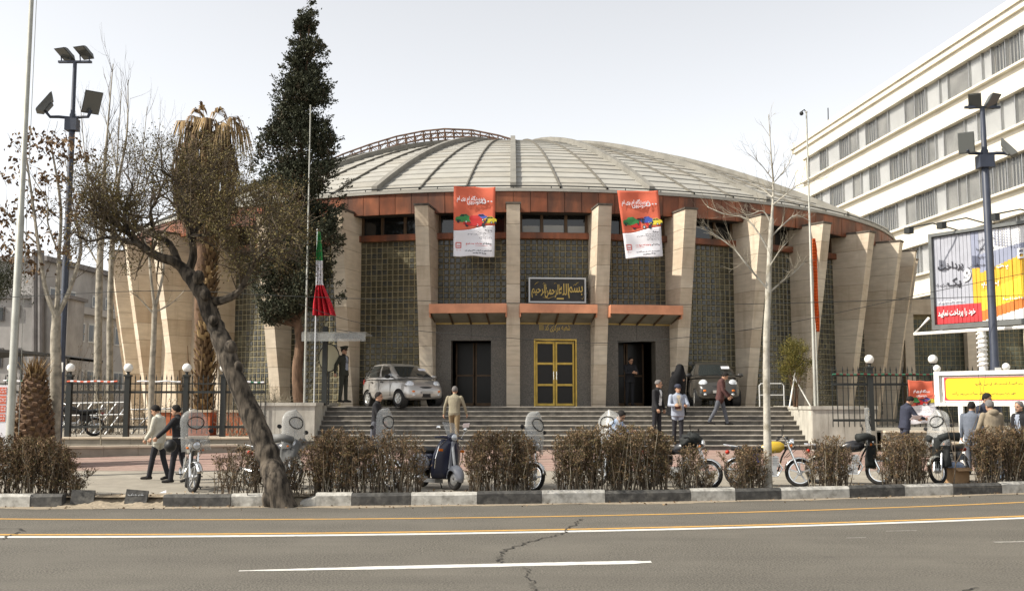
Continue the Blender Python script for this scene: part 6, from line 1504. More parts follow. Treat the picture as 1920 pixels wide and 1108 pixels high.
    if cap:
        b = MB(); 
        if cap == 'peaked':
            rows = [[H(-.005 + r_ * 1.1 * math.cos(a), r_ * math.sin(a), z + .02 * math.cos(a)) for a in [2 * PI * j / 20 for j in range(20)]] for r_, z in ((.098, .055), (.098, .085), (.125, .118), (.12, .135), (.02, .142))]
        else:
            rows = [[H(-.008 + r_ * 1.18 * math.cos(a), r_ * math.sin(a), z) for a in [2 * PI * j / 20 for j in range(20)]] for r_, z in ((.094, .045), (.095, .08), (.082, .12), (.05, .142), (.005, .148))]
        b.grid(rows, closed=True); part(b, 'cap', 'c_uniform' if cap == 'peaked' else 'c_navy', solid_=.008)
        b = MB(); b.grid([[H(.085 + e * .06 - .05 * q * q, q * .075, .058 - e * .025) for q in (-1, -.6, -.2, .2, .6, 1)] for e in (0, .5, 1)]); part(b, 'cap_peak', 'c_black' if cap == 'peaked' else 'c_navy', solid_=.006)
    return t, (lambda p: Tm @ Vector(p))
def sp(i, px, f=.15): return (xat(px, 30.8 + .3 * i + f), 30.8 + .3 * i + f, .59 + .1411 * (i + 1))
person('man in light grey jacket and dark trousers strolling left with bowed head', (xat(302, 24.4), 24.4, SW), 172, 1.73, 'c_light', shirt='c_dkgrey', L=(14, 4), Rr=(-8, 10), AL=(12, 6, 28, 20), AR=(14, 6, 30, 20), head=(0, 22), belly=.035, wide=1.05)
person('man in black jacket walking left behind the clear motorcycle screen', (xat(338, 23.6), 23.6, SW), 175, 1.72, 'c_black', shirt='c_dkgrey', L=(10, 4), Rr=(-8, 12), AL=(38, 14, 10, 0), AR=(0, 8, 14, 0), head=(8, 8))
person('guard in dark green uniform and peaked cap with hands behind his back', (xat(644, 33.1), 33.1, 1.98), -22, 1.73, 'c_uniform', 'c_uniform', shirt='c_bluegrey', L=(3, 2), Rr=(-4, 2), AL=(-28, 12, 22, 40), AR=(-28, 12, 22, 40), lean=-2, head=(-14, 4), cap='peaked')
person('man in black shirt and grey trousers behind the edge on screen', (xat(705, 29.0), 29.0, plaza_z(29.0)), -8, 1.78, 'c_black', 'c_grey', jacket=False, L=(12, 4), Rr=(-8, 10), AL=(6, 8, 22, 0), AR=(18, 8, 26, 0), head=(-6, 4), sleeves=True)
person('grey haired man in olive shirt and khaki trousers climbing the stairs', sp(0, 852), 84, 1.70, 'c_olive', 'c_khaki', hair='hairgrey', jacket=False, L=(20, 16), Rr=(-6, 6), AL=(4, 20, 12, 0), AR=(6, 22, 14, 0), head=(0, 6), wide=1.06)
person('man in light blue shirt sitting on a motorcycle with bowed head', (xat(1147, 23.75), 23.75, SW + .80 - .86), -38, 1.72, 'c_blue', 'c_grey', jacket=False, sit=True, lean=14, L=(62, 84), Rr=(66, 80), AL=(38, 8, 62, 30), AR=(38, 8, 62, 30), head=(0, 26))
person('man in dark clothes standing in the right doorway looking at his hands', (xat(1181, 35.75), 35.75, PZ), -70, 1.66, 'c_black', 'c_black', skin='skin2', L=(2, 2), Rr=(-3, 3), AL=(30, 6, 62, 34), AR=(30, 6, 62, 34), head=(0, 18))
person('balding man in black suit and white shirt on the stairs', sp(1, 1231), -38, 1.75, 'c_black', shirt='c_white', hair='hairgrey', bald=True, L=(3, 3), Rr=(-4, 3), AL=(4, 7, 10, 0), AR=(6, 7, 16, 0), head=(28, 2))
person('man in navy cap and blue grey jacket standing near the stair foot', sp(0, 1270), -84, 1.74, 'c_bluegrey', shirt='c_beige', cap='round', L=(4, 3), Rr=(-5, 4), AL=(22, 16, 66, 34), AR=(22, 16, 66, 34), head=(10, -4), belly=.03, wide=1.08, beard=False)
person('man in maroon jacket and grey trousers walking right with bowed head', sp(4, 1350), -12, 1.66, 'c_brown', 'c_grey', shirt='c_beige', L=(16, 4), Rr=(-18, 12), AL=(16, 6, 30, 20), AR=(10, 6, 24, 10), head=(0, 30), lean=7)
person('man in navy suit bent over papers beside the red fence poster', (xat(1694, 28.3), 28.3, plaza_z(28.3)), 8, 1.74, 'c_navy', shirt='c_white', L=(3, 3), Rr=(-4, 4), AL=(36, 6, 40, 10), AR=(36, 6, 40, 10), head=(0, 28), beard=True, lean=8)
person('man in slate jacket seen from behind before the yellow board', (xat(1819, 25.6), 25.6, plaza_z(25.6)), 62, 1.74, 'c_slate', 'c_grey', L=(4, 3), Rr=(-4, 4), head=(-20, 6))
person('tall man in dark jacket and white collar facing the hooded man', (xat(1842, 26.0), 26.0, plaza_z(26.0)), -60, 1.93, 'c_navy', shirt='c_white', L=(3, 3), Rr=(-4, 4), head=(10, 14))
person('man in khaki hooded jacket and pale jeans with his back turned', (xat(1859, 24.4), 24.4, SW), 96, 1.82, 'c_hood', 'c_jeans', hair='hairgrey', hood=True, L=(4, 3), Rr=(-5, 4), AL=(14, 14, 40, 20), AR=(14, 14, 40, 20), head=(10, 10), wide=1.08)
person('moustached man in open black jacket looking left before the yellow board', (xat(1914, 24.9), 24.9, SW), -160, 1.79, 'c_black', shirt='c_bluegrey', hair='hairgrey', moustache=True, L=(4, 3), Rr=(-4, 4), head=(0, 2))
# woman in a black chador: a cloth over a leaning body
x_, y_, z_ = sp(6, 1266, .16)
t, _ = person('woman wrapped in a black chador leaning forward on the upper stairs', (x_, y_, z_), -48, 1.60, 'c_chador', 'c_chador', lean=10, head=(0, 20), AL=(8, 4, 96, 42), AR=(8, 4, 96, 42), jacket=True, hair='c_chador')
rows = []
for (z, rx, ry, cx) in ((.02, .30, .34, .02), (.3, .27, .32, .03), (.6, .245, .305, .05), (.85, .235, .30, .08), (1.05, .23, .295, .115), (1.2, .215, .275, .14), (1.3, .185, .225, .165), (1.38, .155, .165, .185), (1.46, .145, .125, .20), (1.55, .12, .10, .20), (1.60, .06, .05, .19), (1.612, .004, .004, .19)):
    row = []
    for j in range(28):
        a = 2 * PI * j / 28; w = 1 + .05 * math.sin(9 * a + z * 3) * (1 if z < 1.2 else .3)
        cut = (1.38 < z < 1.56 and abs(math.sin(a)) < .35 and math.cos(a) > 0)
        row.append((cx + rx * w * math.cos(a) - (.075 if cut else 0), ry * w * math.sin(a), z))
    rows.append(row)
o = MB().grid(rows, closed=True).build('chador', M['c_chador'], t, smooth='all')
# papers and small things in hands
def paper(label, c, rz, rx=-40, w=.2, h=.14, m='bwhite'):
    b = MB(); b.grid([[(x, y, .012 * math.sin(x * 14 + y * 9)) for x in (-w / 2, -w / 4, 0, w / 4, w / 2)] for y in (-h / 2, 0, h / 2)]); o = solid('paper', b, M[m], label, 'paper', (0, 0, 0)); o.location = c; o.rotation_euler = (R(rx), 0, R(rz)); q = o.modifiers.new('s', 'SOLIDIFY'); q.thickness = .004
paper('folded white papers in the hand of the man climbing the stairs', at(874, 797, 30.9), 20, -60)
paper('dark notebook held by the man in the navy cap', at(1271, 764, 30.62), 0, -50, .17, .12, 'c_brown')
paper('sheet of paper held by the man beside the red poster', at(1718, 782, 28.0), 10, -35, .3, .2)
# ------------------------------------------------------------------ trees and bushes
from mathutils import noise
rv = random.Random(17)
def rdir(r, k=1.0): return Vector((r.gauss(0, k), r.gauss(0, k), r.gauss(0, k)))
def cr_spline(ps, n=5):
    out = []
    for i in range(len(ps) - 1):
        p0, p1, p2, p3 = ps[max(i - 1, 0)], ps[i], ps[i + 1], ps[min(i + 2, len(ps) - 1)]
        for k in range(n):
            u = k / n; out.append(.5 * ((2 * p1) + (p2 - p0) * u + (2 * p0 - 5 * p1 + 4 * p2 - p3) * u * u + (3 * p1 - p0 - 3 * p2 + p3) * u ** 3))
    return out + [ps[-1]]
def limb(mb, pts, r0, r1, n=8, rough=.0, r=rv, gap=5):
    P = cr_spline([Vector(p) for p in pts], gap); m = len(P); 
    rs = [(r0 + (r1 - r0) * (i / (m - 1)) ** .8) * (1 + r.uniform(-rough, rough)) for i in range(m)]
    mb.tube(P, rs, n); return P, rs
def px_limb(mb, pix, Y0, Y1, r0, r1, n=8, rough=0.0):
    m = len(pix); pts = [at(x, y, Y0 + (Y1 - Y0) * i / max(1, m - 1) + (rv.uniform(-.12, .12) if 0 < i < m - 1 else 0)) for i, (x, y) in enumerate(pix)]
    return limb(mb, pts, r0, r1, n, rough)
def grow(mb, p, d, L, rad, lvl, tips, r, up=.15, wig=.22, fork=4, spread=.75, keep=None):
    n = 4; pts = [p]; q = p; dd = d.normalized()
    for i in range(n):
        dd = (dd + rdir(r, wig) * .5 + Vector((0, 0, up * .3))).normalized(); q = q + dd * L / n; pts.append(q)
    mb.tube(pts, [rad * (1 - .7 * i / n) for i in range(n + 1)], 3 if lvl < 2 else 4, cap=False)
    if lvl == 0: tips.append((pts[-1], dd)); tips.append((pts[2], dd)); return
    for k in range(fork):
        i = r.randint(1, n); e = (dd + rdir(r, spread)).normalized()
        if keep and not keep(pts[i] + e * L * .4): continue
        grow(mb, pts[i], e, L * r.uniform(.4, .65), rad * .5, lvl - 1, tips, r, up, wig, fork, spread, keep)
    tips.append((pts[-1], dd))
def leaf_at(mb, p, d, s, r, m=0, w=.5):
    """one folded leaf: two triangles with a crease"""
    d = d.normalized(); a, b = frame(d); t = r.uniform(0, 6.28); e = a * math.cos(t) + b * math.sin(t); n = d.cross(e)
    mb.add([p, p + d * s * .5 + e * s * w * .5 + n * s * .1, p + d * s, p + d * s * .5 - e * s * w * .5 + n * s * .1], [(0, 1, 2), (0, 2, 3)], m)
def part_of(t, mb, name, mats, smooth=False, kind=None):
    return mb.build(name, mats, t, smooth=smooth, world=True, kind=kind)

# --- the cypress
Yc = 32.6; ENV = [(6, 579, 585), (22, 572, 587), (50, 561, 585), (79, 555, 594), (101, 543, 608), (123, 540, 599), (144, 535, 596), (173, 524, 611), (190, 524, 614), (209, 530, 602), (238, 516, 612), (260, 503, 619), (280, 482, 624), (307, 480, 622),
      (321, 474, 634), (346, 490, 640), (372, 492, 638), (400, 492, 632), (430, 505, 618), (452, 512, 634), (485, 482, 616), (524, 480, 612), (542, 486, 636), (562, 488, 632), (582, 498, 570), (602, 500, 526)]
def env(py):
    for a, c in zip(ENV, ENV[1:]):
        if a[0] <= py <= c[0]: u = (py - a[0]) / (c[0] - a[0]); return a[1] + (c[1] - a[1]) * u, a[2] + (c[2] - a[2]) * u
    return None
b0 = at(560, 750, Yc); t = thing('cypress_tree', 'tall dark narrow cypress rising above the dome left of the entrance', 'tree', (b0.x, Yc, 1.9))
mb = MB(); px_limb(mb, [(561, 755), (557, 700), (562, 640), (556, 580), (560, 480), (563, 380), (566, 280), (572, 180), (577, 90), (581, 30)], Yc, Yc, .19, .02, 10, .08); part_of(t, mb, 'trunk', M['barkb'], True)
r = random.Random(4); mb = MB(); cnt = 0; br = MB()
while cnt < 2050:
    py = 6 + 596 * r.random() ** .82; e = env(py)
    if not e: continue
    xl, xr = e; cx = (xl + xr) / 2; hw = (xr - xl) / 2; ang = r.uniform(0, 2 * PI); q = r.random() ** .45
    x = cx + hw * q * math.cos(ang); dpt = min(hw, 62) * q * math.sin(ang) * Yc / F; p = at(x, py, Yc + dpt)
    if noise.noise(p * 1.15) + .35 * noise.noise(p * 3.1) < (-.02 if q > .7 else -.12) and q > .25: continue
    cnt += 1; rad = Vector((p.x - b0.x * 1.0, p.y - Yc, 0)); rad = rad.normalized() if rad.length > .05 else Vector((0, 0, 0))
    ax = (rad * .55 + Vector((0, 0, .9)) + rdir(r, .25)).normalized(); sz = r.uniform(.10, .2) * (1 if py > 80 else .6); c = r.choices((0, 1, 2), (6, 3, 1))[0]
    for k in range(34):
        o = rdir(r, sz * .55); o += ax * r.uniform(-.3, 1.1) * sz; leaf_at(mb, p + o, (ax + rdir(r, .55)), r.uniform(.06, .13), r, c if r.random() < .8 else r.choice((0, 1)), .55)
    if r.random() < .22: br.tube([Vector((b0.x + (at(563, py, Yc).x - b0.x), Yc, p.z - .25)), p], [.02, .006], 3, cap=False)
for i in range(150):                   # branch tips that stand out of the outline
    py = 20 + 575 * r.random(); xl, xr = env(py); sd_ = r.choice((-1, 1)); x = (xl if sd_ < 0 else xr) + sd_ * r.uniform(-6, 3); dpt = r.uniform(-.35, .35); p = at(x, py, Yc + dpt); ax = Vector((sd_ * r.uniform(.5, 1.1), r.gauss(0, .3), r.uniform(.1, .9))).normalized(); L_ = r.uniform(.18, .42) * (1 if py > 110 else .5)
    for k in range(46):
        u = r.random(); o = rdir(r, .075 * (1.15 - u)); c = r.choices((0, 1, 2), (5, 4, 1))[0]; leaf_at(mb, p + ax * L_ * u + o, ax + rdir(r, .5), r.uniform(.05, .10), r, c, .5)
part_of(t, mb, 'crown', [M['cyp'], M['cyp2'], M['cyp3']]); part_of(t, br, 'branches', M['barkb'])

# --- the leaning tree at the kerb
t0 = gr(525, 948, .02); t = thing('leaning_tree', 'gnarled dark tree leaning left from the kerb with small olive leaves', 'tree', (t0.x, t0.y, 0)); Yt = t0.y
wood = MB(); tk = px_limb(wood, [(533, 958), (517, 905), (508, 870), (492, 825), (466, 765), (438, 700), (416, 640), (397, 595), (379, 552), (362, 527), (346, 505)], Yt, Yt + .9, .255, .135, 14, .10)
for (px, py, s) in ((432, 652, .13), (445, 690, .12), (372, 520, .12), (400, 600, .1), (515, 880, .12), (530, 935, .22), (510, 935, .2), (385, 552, .11)):
    p = at(px, py, Yt + .55 * (950 - py) / 440 + .02); wood.ball(p, (s, s, s * 1.2), 8, 6)
part_of(t, wood, 'trunk', M['bark'], True)
Ya = Yt + .9; tips = []; br = MB(); segs = []
for (pix, Y0, Y1, r0, r1) in (([(346, 507), (326, 491), (298, 482), (266, 462), (240, 437), (214, 418), (188, 405), (160, 388)], Ya, Ya - .8, .125, .025), ([(334, 494), (318, 458), (290, 441), (262, 430), (235, 418), (200, 395), (172, 372)], Ya, Ya + 1.0, .085, .02),
        ([(350, 512), (362, 482), (358, 442), (350, 408), (345, 370), (330, 340), (300, 318)], Ya, Ya - .3, .105, .02), ([(357, 447), (385, 410), (420, 380), (452, 362), (480, 350)], Ya - .1, Ya + .9, .055, .015),
        ([(386, 566), (420, 562), (446, 548), (460, 525), (480, 490), (505, 465), (530, 445), (562, 424)], Ya - .1, Ya - .9, .10, .02), ([(480, 490), (472, 452), (496, 412), (520, 388)], Ya - .5, Ya, .05, .014),
        ([(240, 437), (234, 392), (248, 352), (230, 318)], Ya - .5, Ya - .2, .045, .012), ([(266, 462), (236, 452), (200, 446), (168, 452), (140, 440)], Ya - .4, Ya - 1.0, .05, .012), ([(290, 441), (282, 398), (300, 360), (290, 322)], Ya + .4, Ya + .2, .045, .012),
        ([(358, 442), (392, 440), (428, 428), (455, 420)], Ya - .2, Ya - .8, .04, .012), ([(350, 408), (378, 360), (400, 318), (412, 280)], Ya, Ya + .3, .04, .01), ([(505, 465), (530, 478), (560, 470)], Ya - .7, Ya - .4, .03, .01),
        ([(446, 548), (470, 500), (452, 470), (430, 455)], Ya - .3, Ya + .3, .03, .01)):
    P, rs = px_limb(br, pix, Y0, Y1, r0, r1, 7, .06); segs.append((P, rs))
r = random.Random(12)
def topx(p): d = p - Vector((0, 0, CAMZ)); c, s = math.cos(TILT), math.sin(TILT); w = d.y * c + d.z * s; return 960 + F * d.x / w, 554 - F * (d.z * c - d.y * s) / w
def inside(p):
    x, y = topx(p)
    return 118 < x < 596 and 245 < y < 520 and (y > 300 or 190 < x < 470) and (y < 470 or x < 330 or x > 420) and (x < 470 or y > 340) and p.y > Yt - 1.1
twg = MB()
for P, rs in segs:
    n = len(P)
    for i in range(int(n * .3), n, 2):
        for _ in range(3):
            d = ((P[min(i + 1, n - 1)] - P[i - 1]).normalized() * .5 + rdir(r, .6) + Vector((0, 0, .35))).normalized()
            if inside(P[i] + d * .5): grow(twg, P[i], d, r.uniform(.55, 1.05), min(.022, rs[i] * .5), 2, tips, r, .12, .3, 4, .7, inside)
part_of(t, br, 'limbs', M['bark'], True); part_of(t, twg, 'twigs', M['twig'])
lf = MB()
for (p, d) in tips:
    if noise.noise(p * 1.3) < -.18: continue
    for k in range(r.randint(2, 6)): leaf_at(lf, p + rdir(r, .055), d + rdir(r, .8), r.uniform(.026, .055), r, r.choices((0, 1, 2), (5, 3, 3))[0], .6)
part_of(t, lf, 'leaves', [M['olive'], M['olive2'], M['olive3']])

# --- hedge blocks along the kerb
def ky(x): return KERB(x) + .5
def hedge(label, px0, px1, ytop, dens, seed, round_=False, kind=0):
    r = random.Random(seed); Y = ky(kx((px0 + px1) / 2)); x0, x1 = xat(px0, Y), xat(px1, Y); h = at((px0 + px1) / 2, ytop, Y).z - SW; cx = (x0 + x1) / 2; w = x1 - x0
    t = thing('hedge_bush', label, 'bush', (cx, Y, SW), 0, None); tw, lv = MB(), MB(); n = int(w * 92 * min(1, dens + .25)); dp = .34
    def top(x): u = (x - cx) / (w / 2 + 1e-6); e = (1 - abs(u) ** 3.0 * (.55 if round_ else .16)); return h * e * (1 + .05 * noise.noise(Vector((x * 3, Y, seed))))
    for i in range(n):
        bx = r.uniform(x0 + .05, x1 - .05); by = ky(bx) + r.gauss(0, .13); p = Vector((bx, by, SW - .02)); tx = bx + r.gauss(0, .16); tx = min(max(tx, x0 - .03), x1 + .03)
        H = top(tx) * r.uniform(.72, 1.02); e = Vector((tx, by + r.gauss(0, .17), SW + H)); pts = [p, p.lerp(e, .35) + Vector((r.gauss(0, .03), r.gauss(0, .03), 0)), p.lerp(e, .7) + Vector((r.gauss(0, .04), r.gauss(0, .04), 0)), e]
        tw.tube(pts, [.011, .008, .006, .003], 3, cap=False, m=1 if r.random() < .25 else 0)
        for j in range(int(r.randint(5, 10))):
            u = r.uniform(.14, .98); q = p.lerp(e, u); d = (Vector((r.gauss(0, .8), r.gauss(0, .8), .75))).normalized(); l = r.uniform(.1, .26); q2 = q + d * l
            if q2.z > SW + top(q2.x) * 1.03: q2.z = SW + top(min(max(q2.x, x0), x1)) * r.uniform(.95, 1.03)
            tw.tube([q, q2], [.005, .002], 3, cap=False)
            m = int((5 + 13 * u) * (dens + .14) * r.uniform(.6, 1.5)) 
            for k in range(m):
                f = r.random(); pp = q.lerp(q2, f) + rdir(r, .02); hz = (pp.z - SW) / h
                c = r.choices((0, 1, 2, 3), (3 + 3 * hz, 3.4, .9 + 1.6 * hz, 3.2))[0]
                if kind == 1: c = r.choices((0, 1, 2, 3), (3, 2, 3, 4))[0]
                leaf_at(lv, pp, rdir(r, .75) + Vector((0, 0, .75)), r.uniform(.026, .062), r, c, .42)
    part_of(t, tw, 'twigs', [M['twig'], M['twigl']]); part_of(t, lv, 'leaves', [M['dry'], M['dry2'], M['dry3'], M['hg']])
    return t
hedge('large rounded brown bush at the far left kerb before the palm stump', -70, 160, 818, .95, 1, True)
hedge('sparse reddish bush just left of the leaning trunk', 402, 500, 836, .32, 2)
hedge('thin bare bush just right of the leaning trunk', 530, 578, 856, .22, 3)
hedge('dense brown hedge block over the motorcycle with the screen seen edge on', 582, 694, 806, 1.0, 4)
hedge('see through brown hedge block left of the scooter', 690, 795, 808, .55, 5)
hedge('square brown hedge block right of the scooter', 876, 1002, 806, .9, 6)
hedge('widest brown hedge block before the middle of the stairs', 1040, 1258, 797, 1.0, 7, False, 1)
hedge('small thin bush beside the bike with the black cloth', 1262, 1332, 832, .4, 8, True, 1)
hedge('low reddish hedge block left of the plane tree trunk', 1358, 1434, 834, .55, 9)
hedge('airy hedge block between the blue bike and the black leg cover', 1512, 1592, 818, .5, 10)
hedge('airy brown hedge block before the man reading the poster', 1644, 1744, 810, .6, 11)
hedge('tall dense brown hedge block at the right end of the kerb', 1812, 2010, 796, .95, 12)

# --- big palm with a skirt of dead fronds
Yp_ = 34.4; b0 = at(380, 812, Yp_); t = thing('shaggy_palm', 'tall palm with rough trunk and a thick skirt of dead brown fronds', 'palm', (b0.x, Yp_, .93))
mb = MB(); px_limb(mb, [(379, 815), (380, 700), (379, 560), (382, 440), (386, 330), (388, 250)], Yp_, Yp_, .27, .22, 12, .06); part_of(t, mb, 'trunk', M['barkb'], True)
r = random.Random(8); bt = MB(); z0, z1 = .95, at(380, 430, Yp_).z; k = 0
while True:                            # old leaf bases stand off the trunk in spirals
    z = z0 + k * .017; k += 1
    if z > z1: break
    a = k * 2.39996; c = Vector((b0.x + (z - z0) * .004, Yp_, z)); d = Vector((math.cos(a), math.sin(a), 0)); s = Vector((-d.y, d.x, 0)); w = r.uniform(.07, .11); L = r.uniform(.16, .30); o = r.uniform(.05, .13)
    bt.add([c + d * .24 - s * w, c + d * .24 + s * w, c + d * (.27 + o) + s * w * .6 + ZA * L, c + d * (.27 + o) - s * w * .6 + ZA * L, c + d * .30 + ZA * .05, c + d * (.30 + o) + ZA * L], [(0, 1, 2, 5, 4)[:3], (0, 2, 3), (0, 1, 4), (1, 2, 5), (1, 5, 4), (3, 0, 4), (3, 4, 5), (2, 3, 5)], r.choice((0, 0, 1)))
part_of(t, bt, 'leaf_bases', [M['frond2'], M['frond']], kind='stuff')
sk = MB(); cx = at(386, 330, Yp_).x; zt_, zb_ = at(386, 232, Yp_).z, at(386, 440, Yp_).z
for i in range(1500):
    a = r.uniform(0, 2 * PI); v = r.random(); z = zt_ - (zt_ - zb_) * .9 * v; rad = (.30 + .74 * math.sin(PI * min(1, v * .80 + .14)) ** .75) * r.uniform(.72, 1.06); L = r.uniform(.35, .95)
    d = Vector((math.cos(a), math.sin(a), 0)); s = Vector((-d.y, d.x, 0)); p = Vector((cx, Yp_, z)) + d * rad; w = r.uniform(.02, .06); q = p + d * r.uniform(-.12, .12) + s * r.uniform(-.12, .12) - ZA * L
    sk.add([p - s * w, p + s * w, q + s * w * .2, q - s * w * .2, p.lerp(q, .5) + d * .03], [(0, 1, 4), (1, 2, 4), (2, 3, 4), (3, 0, 4)], r.choices((0, 1, 2), (1, 4, 6))[0])
part_of(t, sk, 'frond_skirt', [M['frond'], M['frond2'], M['frond3']], kind='stuff')
def fan(mb, base, d, L, nl, droop, r, m=None):
    d = d.normalized(); mid = base + d * L * .45; a, b = frame(d); mb.tube([base, base + d * L * .25, mid], [.02, .015, .01], 4, m=0)
    for k in range(nl):
        th = R(-75 + 150 * k / (nl - 1)); e = (d * math.cos(th) + a * math.sin(th)).normalized(); l = L * .62 * r.uniform(.8, 1.1); p1 = mid + e * l * .5 - ZA * droop * .12 * L; p2 = mid + e * l * .85 - ZA * droop * .55 * L; s = e.cross(ZA); s = s.normalized() * .034 if s.length > .1 else a * .034
        c = r.choice((0, 0, 1)) if m is None else m; mb.add([mid, p1 - s, p2, p1 + s, p1 + ZA * .012], [(0, 1, 4), (1, 2, 4), (2, 3, 4), (3, 0, 4)], c)
tp = at(386, 240, Yp_)
for (dx, dy, dz, L, dr) in ((-.35, .1, .9, .85, .7), (-.1, -.2, 1.1, .9, .45), (.5, -.2, .6, .9, .9), (.9, -.1, .35, 1.15, 1.5), (1.0, .2, .1, 1.2, 1.7), (.8, -.5, -.1, 1.0, 1.7), (-.7, -.3, .1, .8, 1.5), (-.2, -.8, .2, .75, 1.4), (.3, -.8, .1, .8, 1.4), (-.6, .3, .3, .7, 1.3)):
    fr = MB(); fan(fr, tp + Vector((dx, dy, 0)) * .3 + ZA * .05, Vector((dx, dy, dz + .15)), L * 1.25, 17, dr, r); part_of(t, fr, 'frond', [M['frond'], M['frond2']])
for i in range(14):
    fr = MB(); a = r.uniform(0, 6.28); p = Vector((cx, Yp_, r.uniform(1.2, 3.2))) + Vector((math.cos(a) * .3, -abs(math.sin(a)) * .3, 0)); q = p + Vector((math.cos(a) * .35, -.15, r.uniform(.7, 1.4))); fr.tube([p, p.lerp(q, .5) + Vector((math.cos(a) * .12, -.05, 0)), q], [.03, .022, .012], 5); part_of(t, fr, 'dead_stalk', M['frond2'])

# --- pineapple shaped palm stump
Ys2 = 27.0; c0 = at(61, 812, Ys2); t = thing('palm_stump', 'stubby brown pineapple shaped palm with a dry tuft on top', 'palm', (c0.x, Ys2, .2)); zt2 = at(61, 700, Ys2).z; z0 = .2
prof = lambda u: .56 * (1 - .18 * u - .50 * max(0, u - .45) ** 1.3 * 1.5)
mb = MB(); mb.lathe([(prof(i / 12) - .08, z0 + (zt2 - z0) * i / 12) for i in range(13)], (c0.x, Ys2, 0), 18); part_of(t, mb, 'trunk', M['barkb'], True)
q = MB(); q.add([(-.085, 0, -.03), (.085, 0, -.03), (.06, -.10, .09), (-.06, -.10, .09), (0, -.09, .02), (.05, -.03, .12), (-.05, -.03, .12)], [(0, 1, 4), (1, 2, 4), (0, 4, 3), (4, 2, 3), (3, 2, 5, 6), (1, 5, 2), (0, 3, 6)]); bm_ = [q.mesh('leaf_base', M['frond2']), MB().add(q.v, q.f).mesh('leaf_base', M['barkb'])]
k = 0
while k < 230:
    u = k / 230; a = k * 2.39996; z = z0 + (zt2 - z0) * u; rr = prof(u) - .07; o = link('leaf_base', bm_[1 if r.random() < .4 else 0], t, (rr * math.cos(a), rr * math.sin(a), z - .2)); o.rotation_euler = (R(r.uniform(-14, 14)), R(r.uniform(-9, 9)), a + PI / 2 + r.uniform(-.15, .15)); s = r.uniform(.8, 1.25) * (1 - .35 * u); o.scale = (s, s, s); k += 1
mb = MB()
for i in range(150):
    d = Vector((r.gauss(0, .35), r.gauss(0, .35), 1)).normalized(); L = r.uniform(.25, .72); p = Vector((c0.x + r.gauss(0, .10), Ys2 + r.gauss(0, .10), zt2 - .1)); s = frame(d)[0] * .012; e = p + d * L + Vector((d.x, d.y, -.4)) * L * .2; mb.add([p - s, p + s, p.lerp(e, .6) + s, e, p.lerp(e, .6) - s + Vector((0, 0, .004))], [(0, 1, 2), (0, 2, 4), (4, 2, 3)], 0 if r.random() < .7 else 1)
part_of(t, mb, 'dry_tuft', [M['frond'], M['frond2']])

# --- bare tree with clusters of dry leaves
def bare(name, label, Y, trunk, branches, r0, r1, bark, twigm, zb, lv=2, L=(.6, 1.1), n_tw=2, clusters=(), seed=1, up=.4, fork=3, thin=.012):
    b0 = at(trunk[0][0], trunk[0][1], Y); t = thing(name, label, 'tree', (b0.x, Y, zb)); r = random.Random(seed)
    mb = MB(); p0 = Vector((b0.x, Y, zb)); pts = [p0] + [at(x, y, Y) for x, y in trunk[1:]]; limb(mb, pts, r0, r1, 10, .07); part_of(t, mb, 'trunk', bark, True)
    br = MB(); tw = MB(); tips = []
    for (pix, ra, rb, dy) in branches:
        P, rs = px_limb(br, pix, Y + (dy * .1), Y + dy, ra, rb, 6, .05); n = len(P)
        for i in range(max(1, int(n * .25)), n, 2):
            for _ in range(n_tw):
                d = ((P[min(i + 1, n - 1)] - P[i - 1]).normalized() * .9 + rdir(r, .45) + Vector((0, 0, up))).normalized(); grow(tw, P[i], d, r.uniform(*L), min(thin, rs[i] * .6), lv, tips, r, up, .2, fork, .5)
    part_of(t, br, 'branches', bark, True); part_of(t, tw, 'twigs', twigm)
    if clusters:
        lf = MB()
        for (x, y) in clusters:
            c = at(x, y, Y + r.uniform(-.5, .5))
            for k in range(46): leaf_at(lf, c + Vector((r.gauss(0, .19), r.gauss(0, .17), r.gauss(0, .11))), Vector((r.gauss(0, .6), r.gauss(0, .6), -.6)), r.uniform(.09, .18), r, r.choices((0, 1, 2), (4, 4, 1))[0], .6)
        part_of(t, lf, 'dry_leaves', [M['dry'], M['dry2'], M['dry3']])
    return t
bare('bare_tree', 'bare tree with clusters of withered brown leaves beside the floodlight post', 27.6, [(104, 812), (105, 700), (104, 640), (106, 592)],
     [([(106, 596), (86, 545), (72, 460), (62, 385), (50, 300), (44, 270)], .085, .015, -.4), ([(106, 594), (110, 490), (114, 390), (98, 285), (92, 262)], .07, .014, .3), ([(106, 594), (132, 540), (152, 465), (142, 400), (166, 335), (150, 270)], .08, .014, .5), ([(112, 480), (90, 420), (88, 380), (60, 330)], .03, .01, -.8), ([(72, 460), (40, 430), (16, 405), (-10, 380)], .028, .01, -.6)],
     .15, .12, M['barkl'], M['twig'], .5, 1, (.4, .9), 1, [(40, 268), (62, 254), (84, 276), (104, 262), (132, 266), (46, 300), (70, 362), (92, 388), (76, 398), (6, 408), (22, 388), (44, 442), (40, 482), (56, 462), (152, 366), (112, 332), (136, 402), (14, 468), (62, 502), (90, 330), (160, 290), (118, 290), (30, 330), (100, 440), (128, 470), (-10, 440)], 3, .3)
bare('poplar_tree', 'left of two pale bare poplars behind the fence', 37.0, [(182, 806), (184, 640), (187, 500), (192, 400)], [([(192, 402), (196, 320), (202, 240), (212, 120)], .10, .012, .2), ([(188, 470), (172, 390), (160, 300), (150, 190)], .045, .01, -.3), ([(190, 430), (215, 350), (222, 260), (228, 170)], .045, .01, .4), ([(186, 500), (150, 430), (130, 350), (118, 260)], .035, .008, .3)],
     .15, .10, M['barkl'], M['twig'], .93, 1, (.7, 1.4), 2, (), 5, .75, 3, .014)
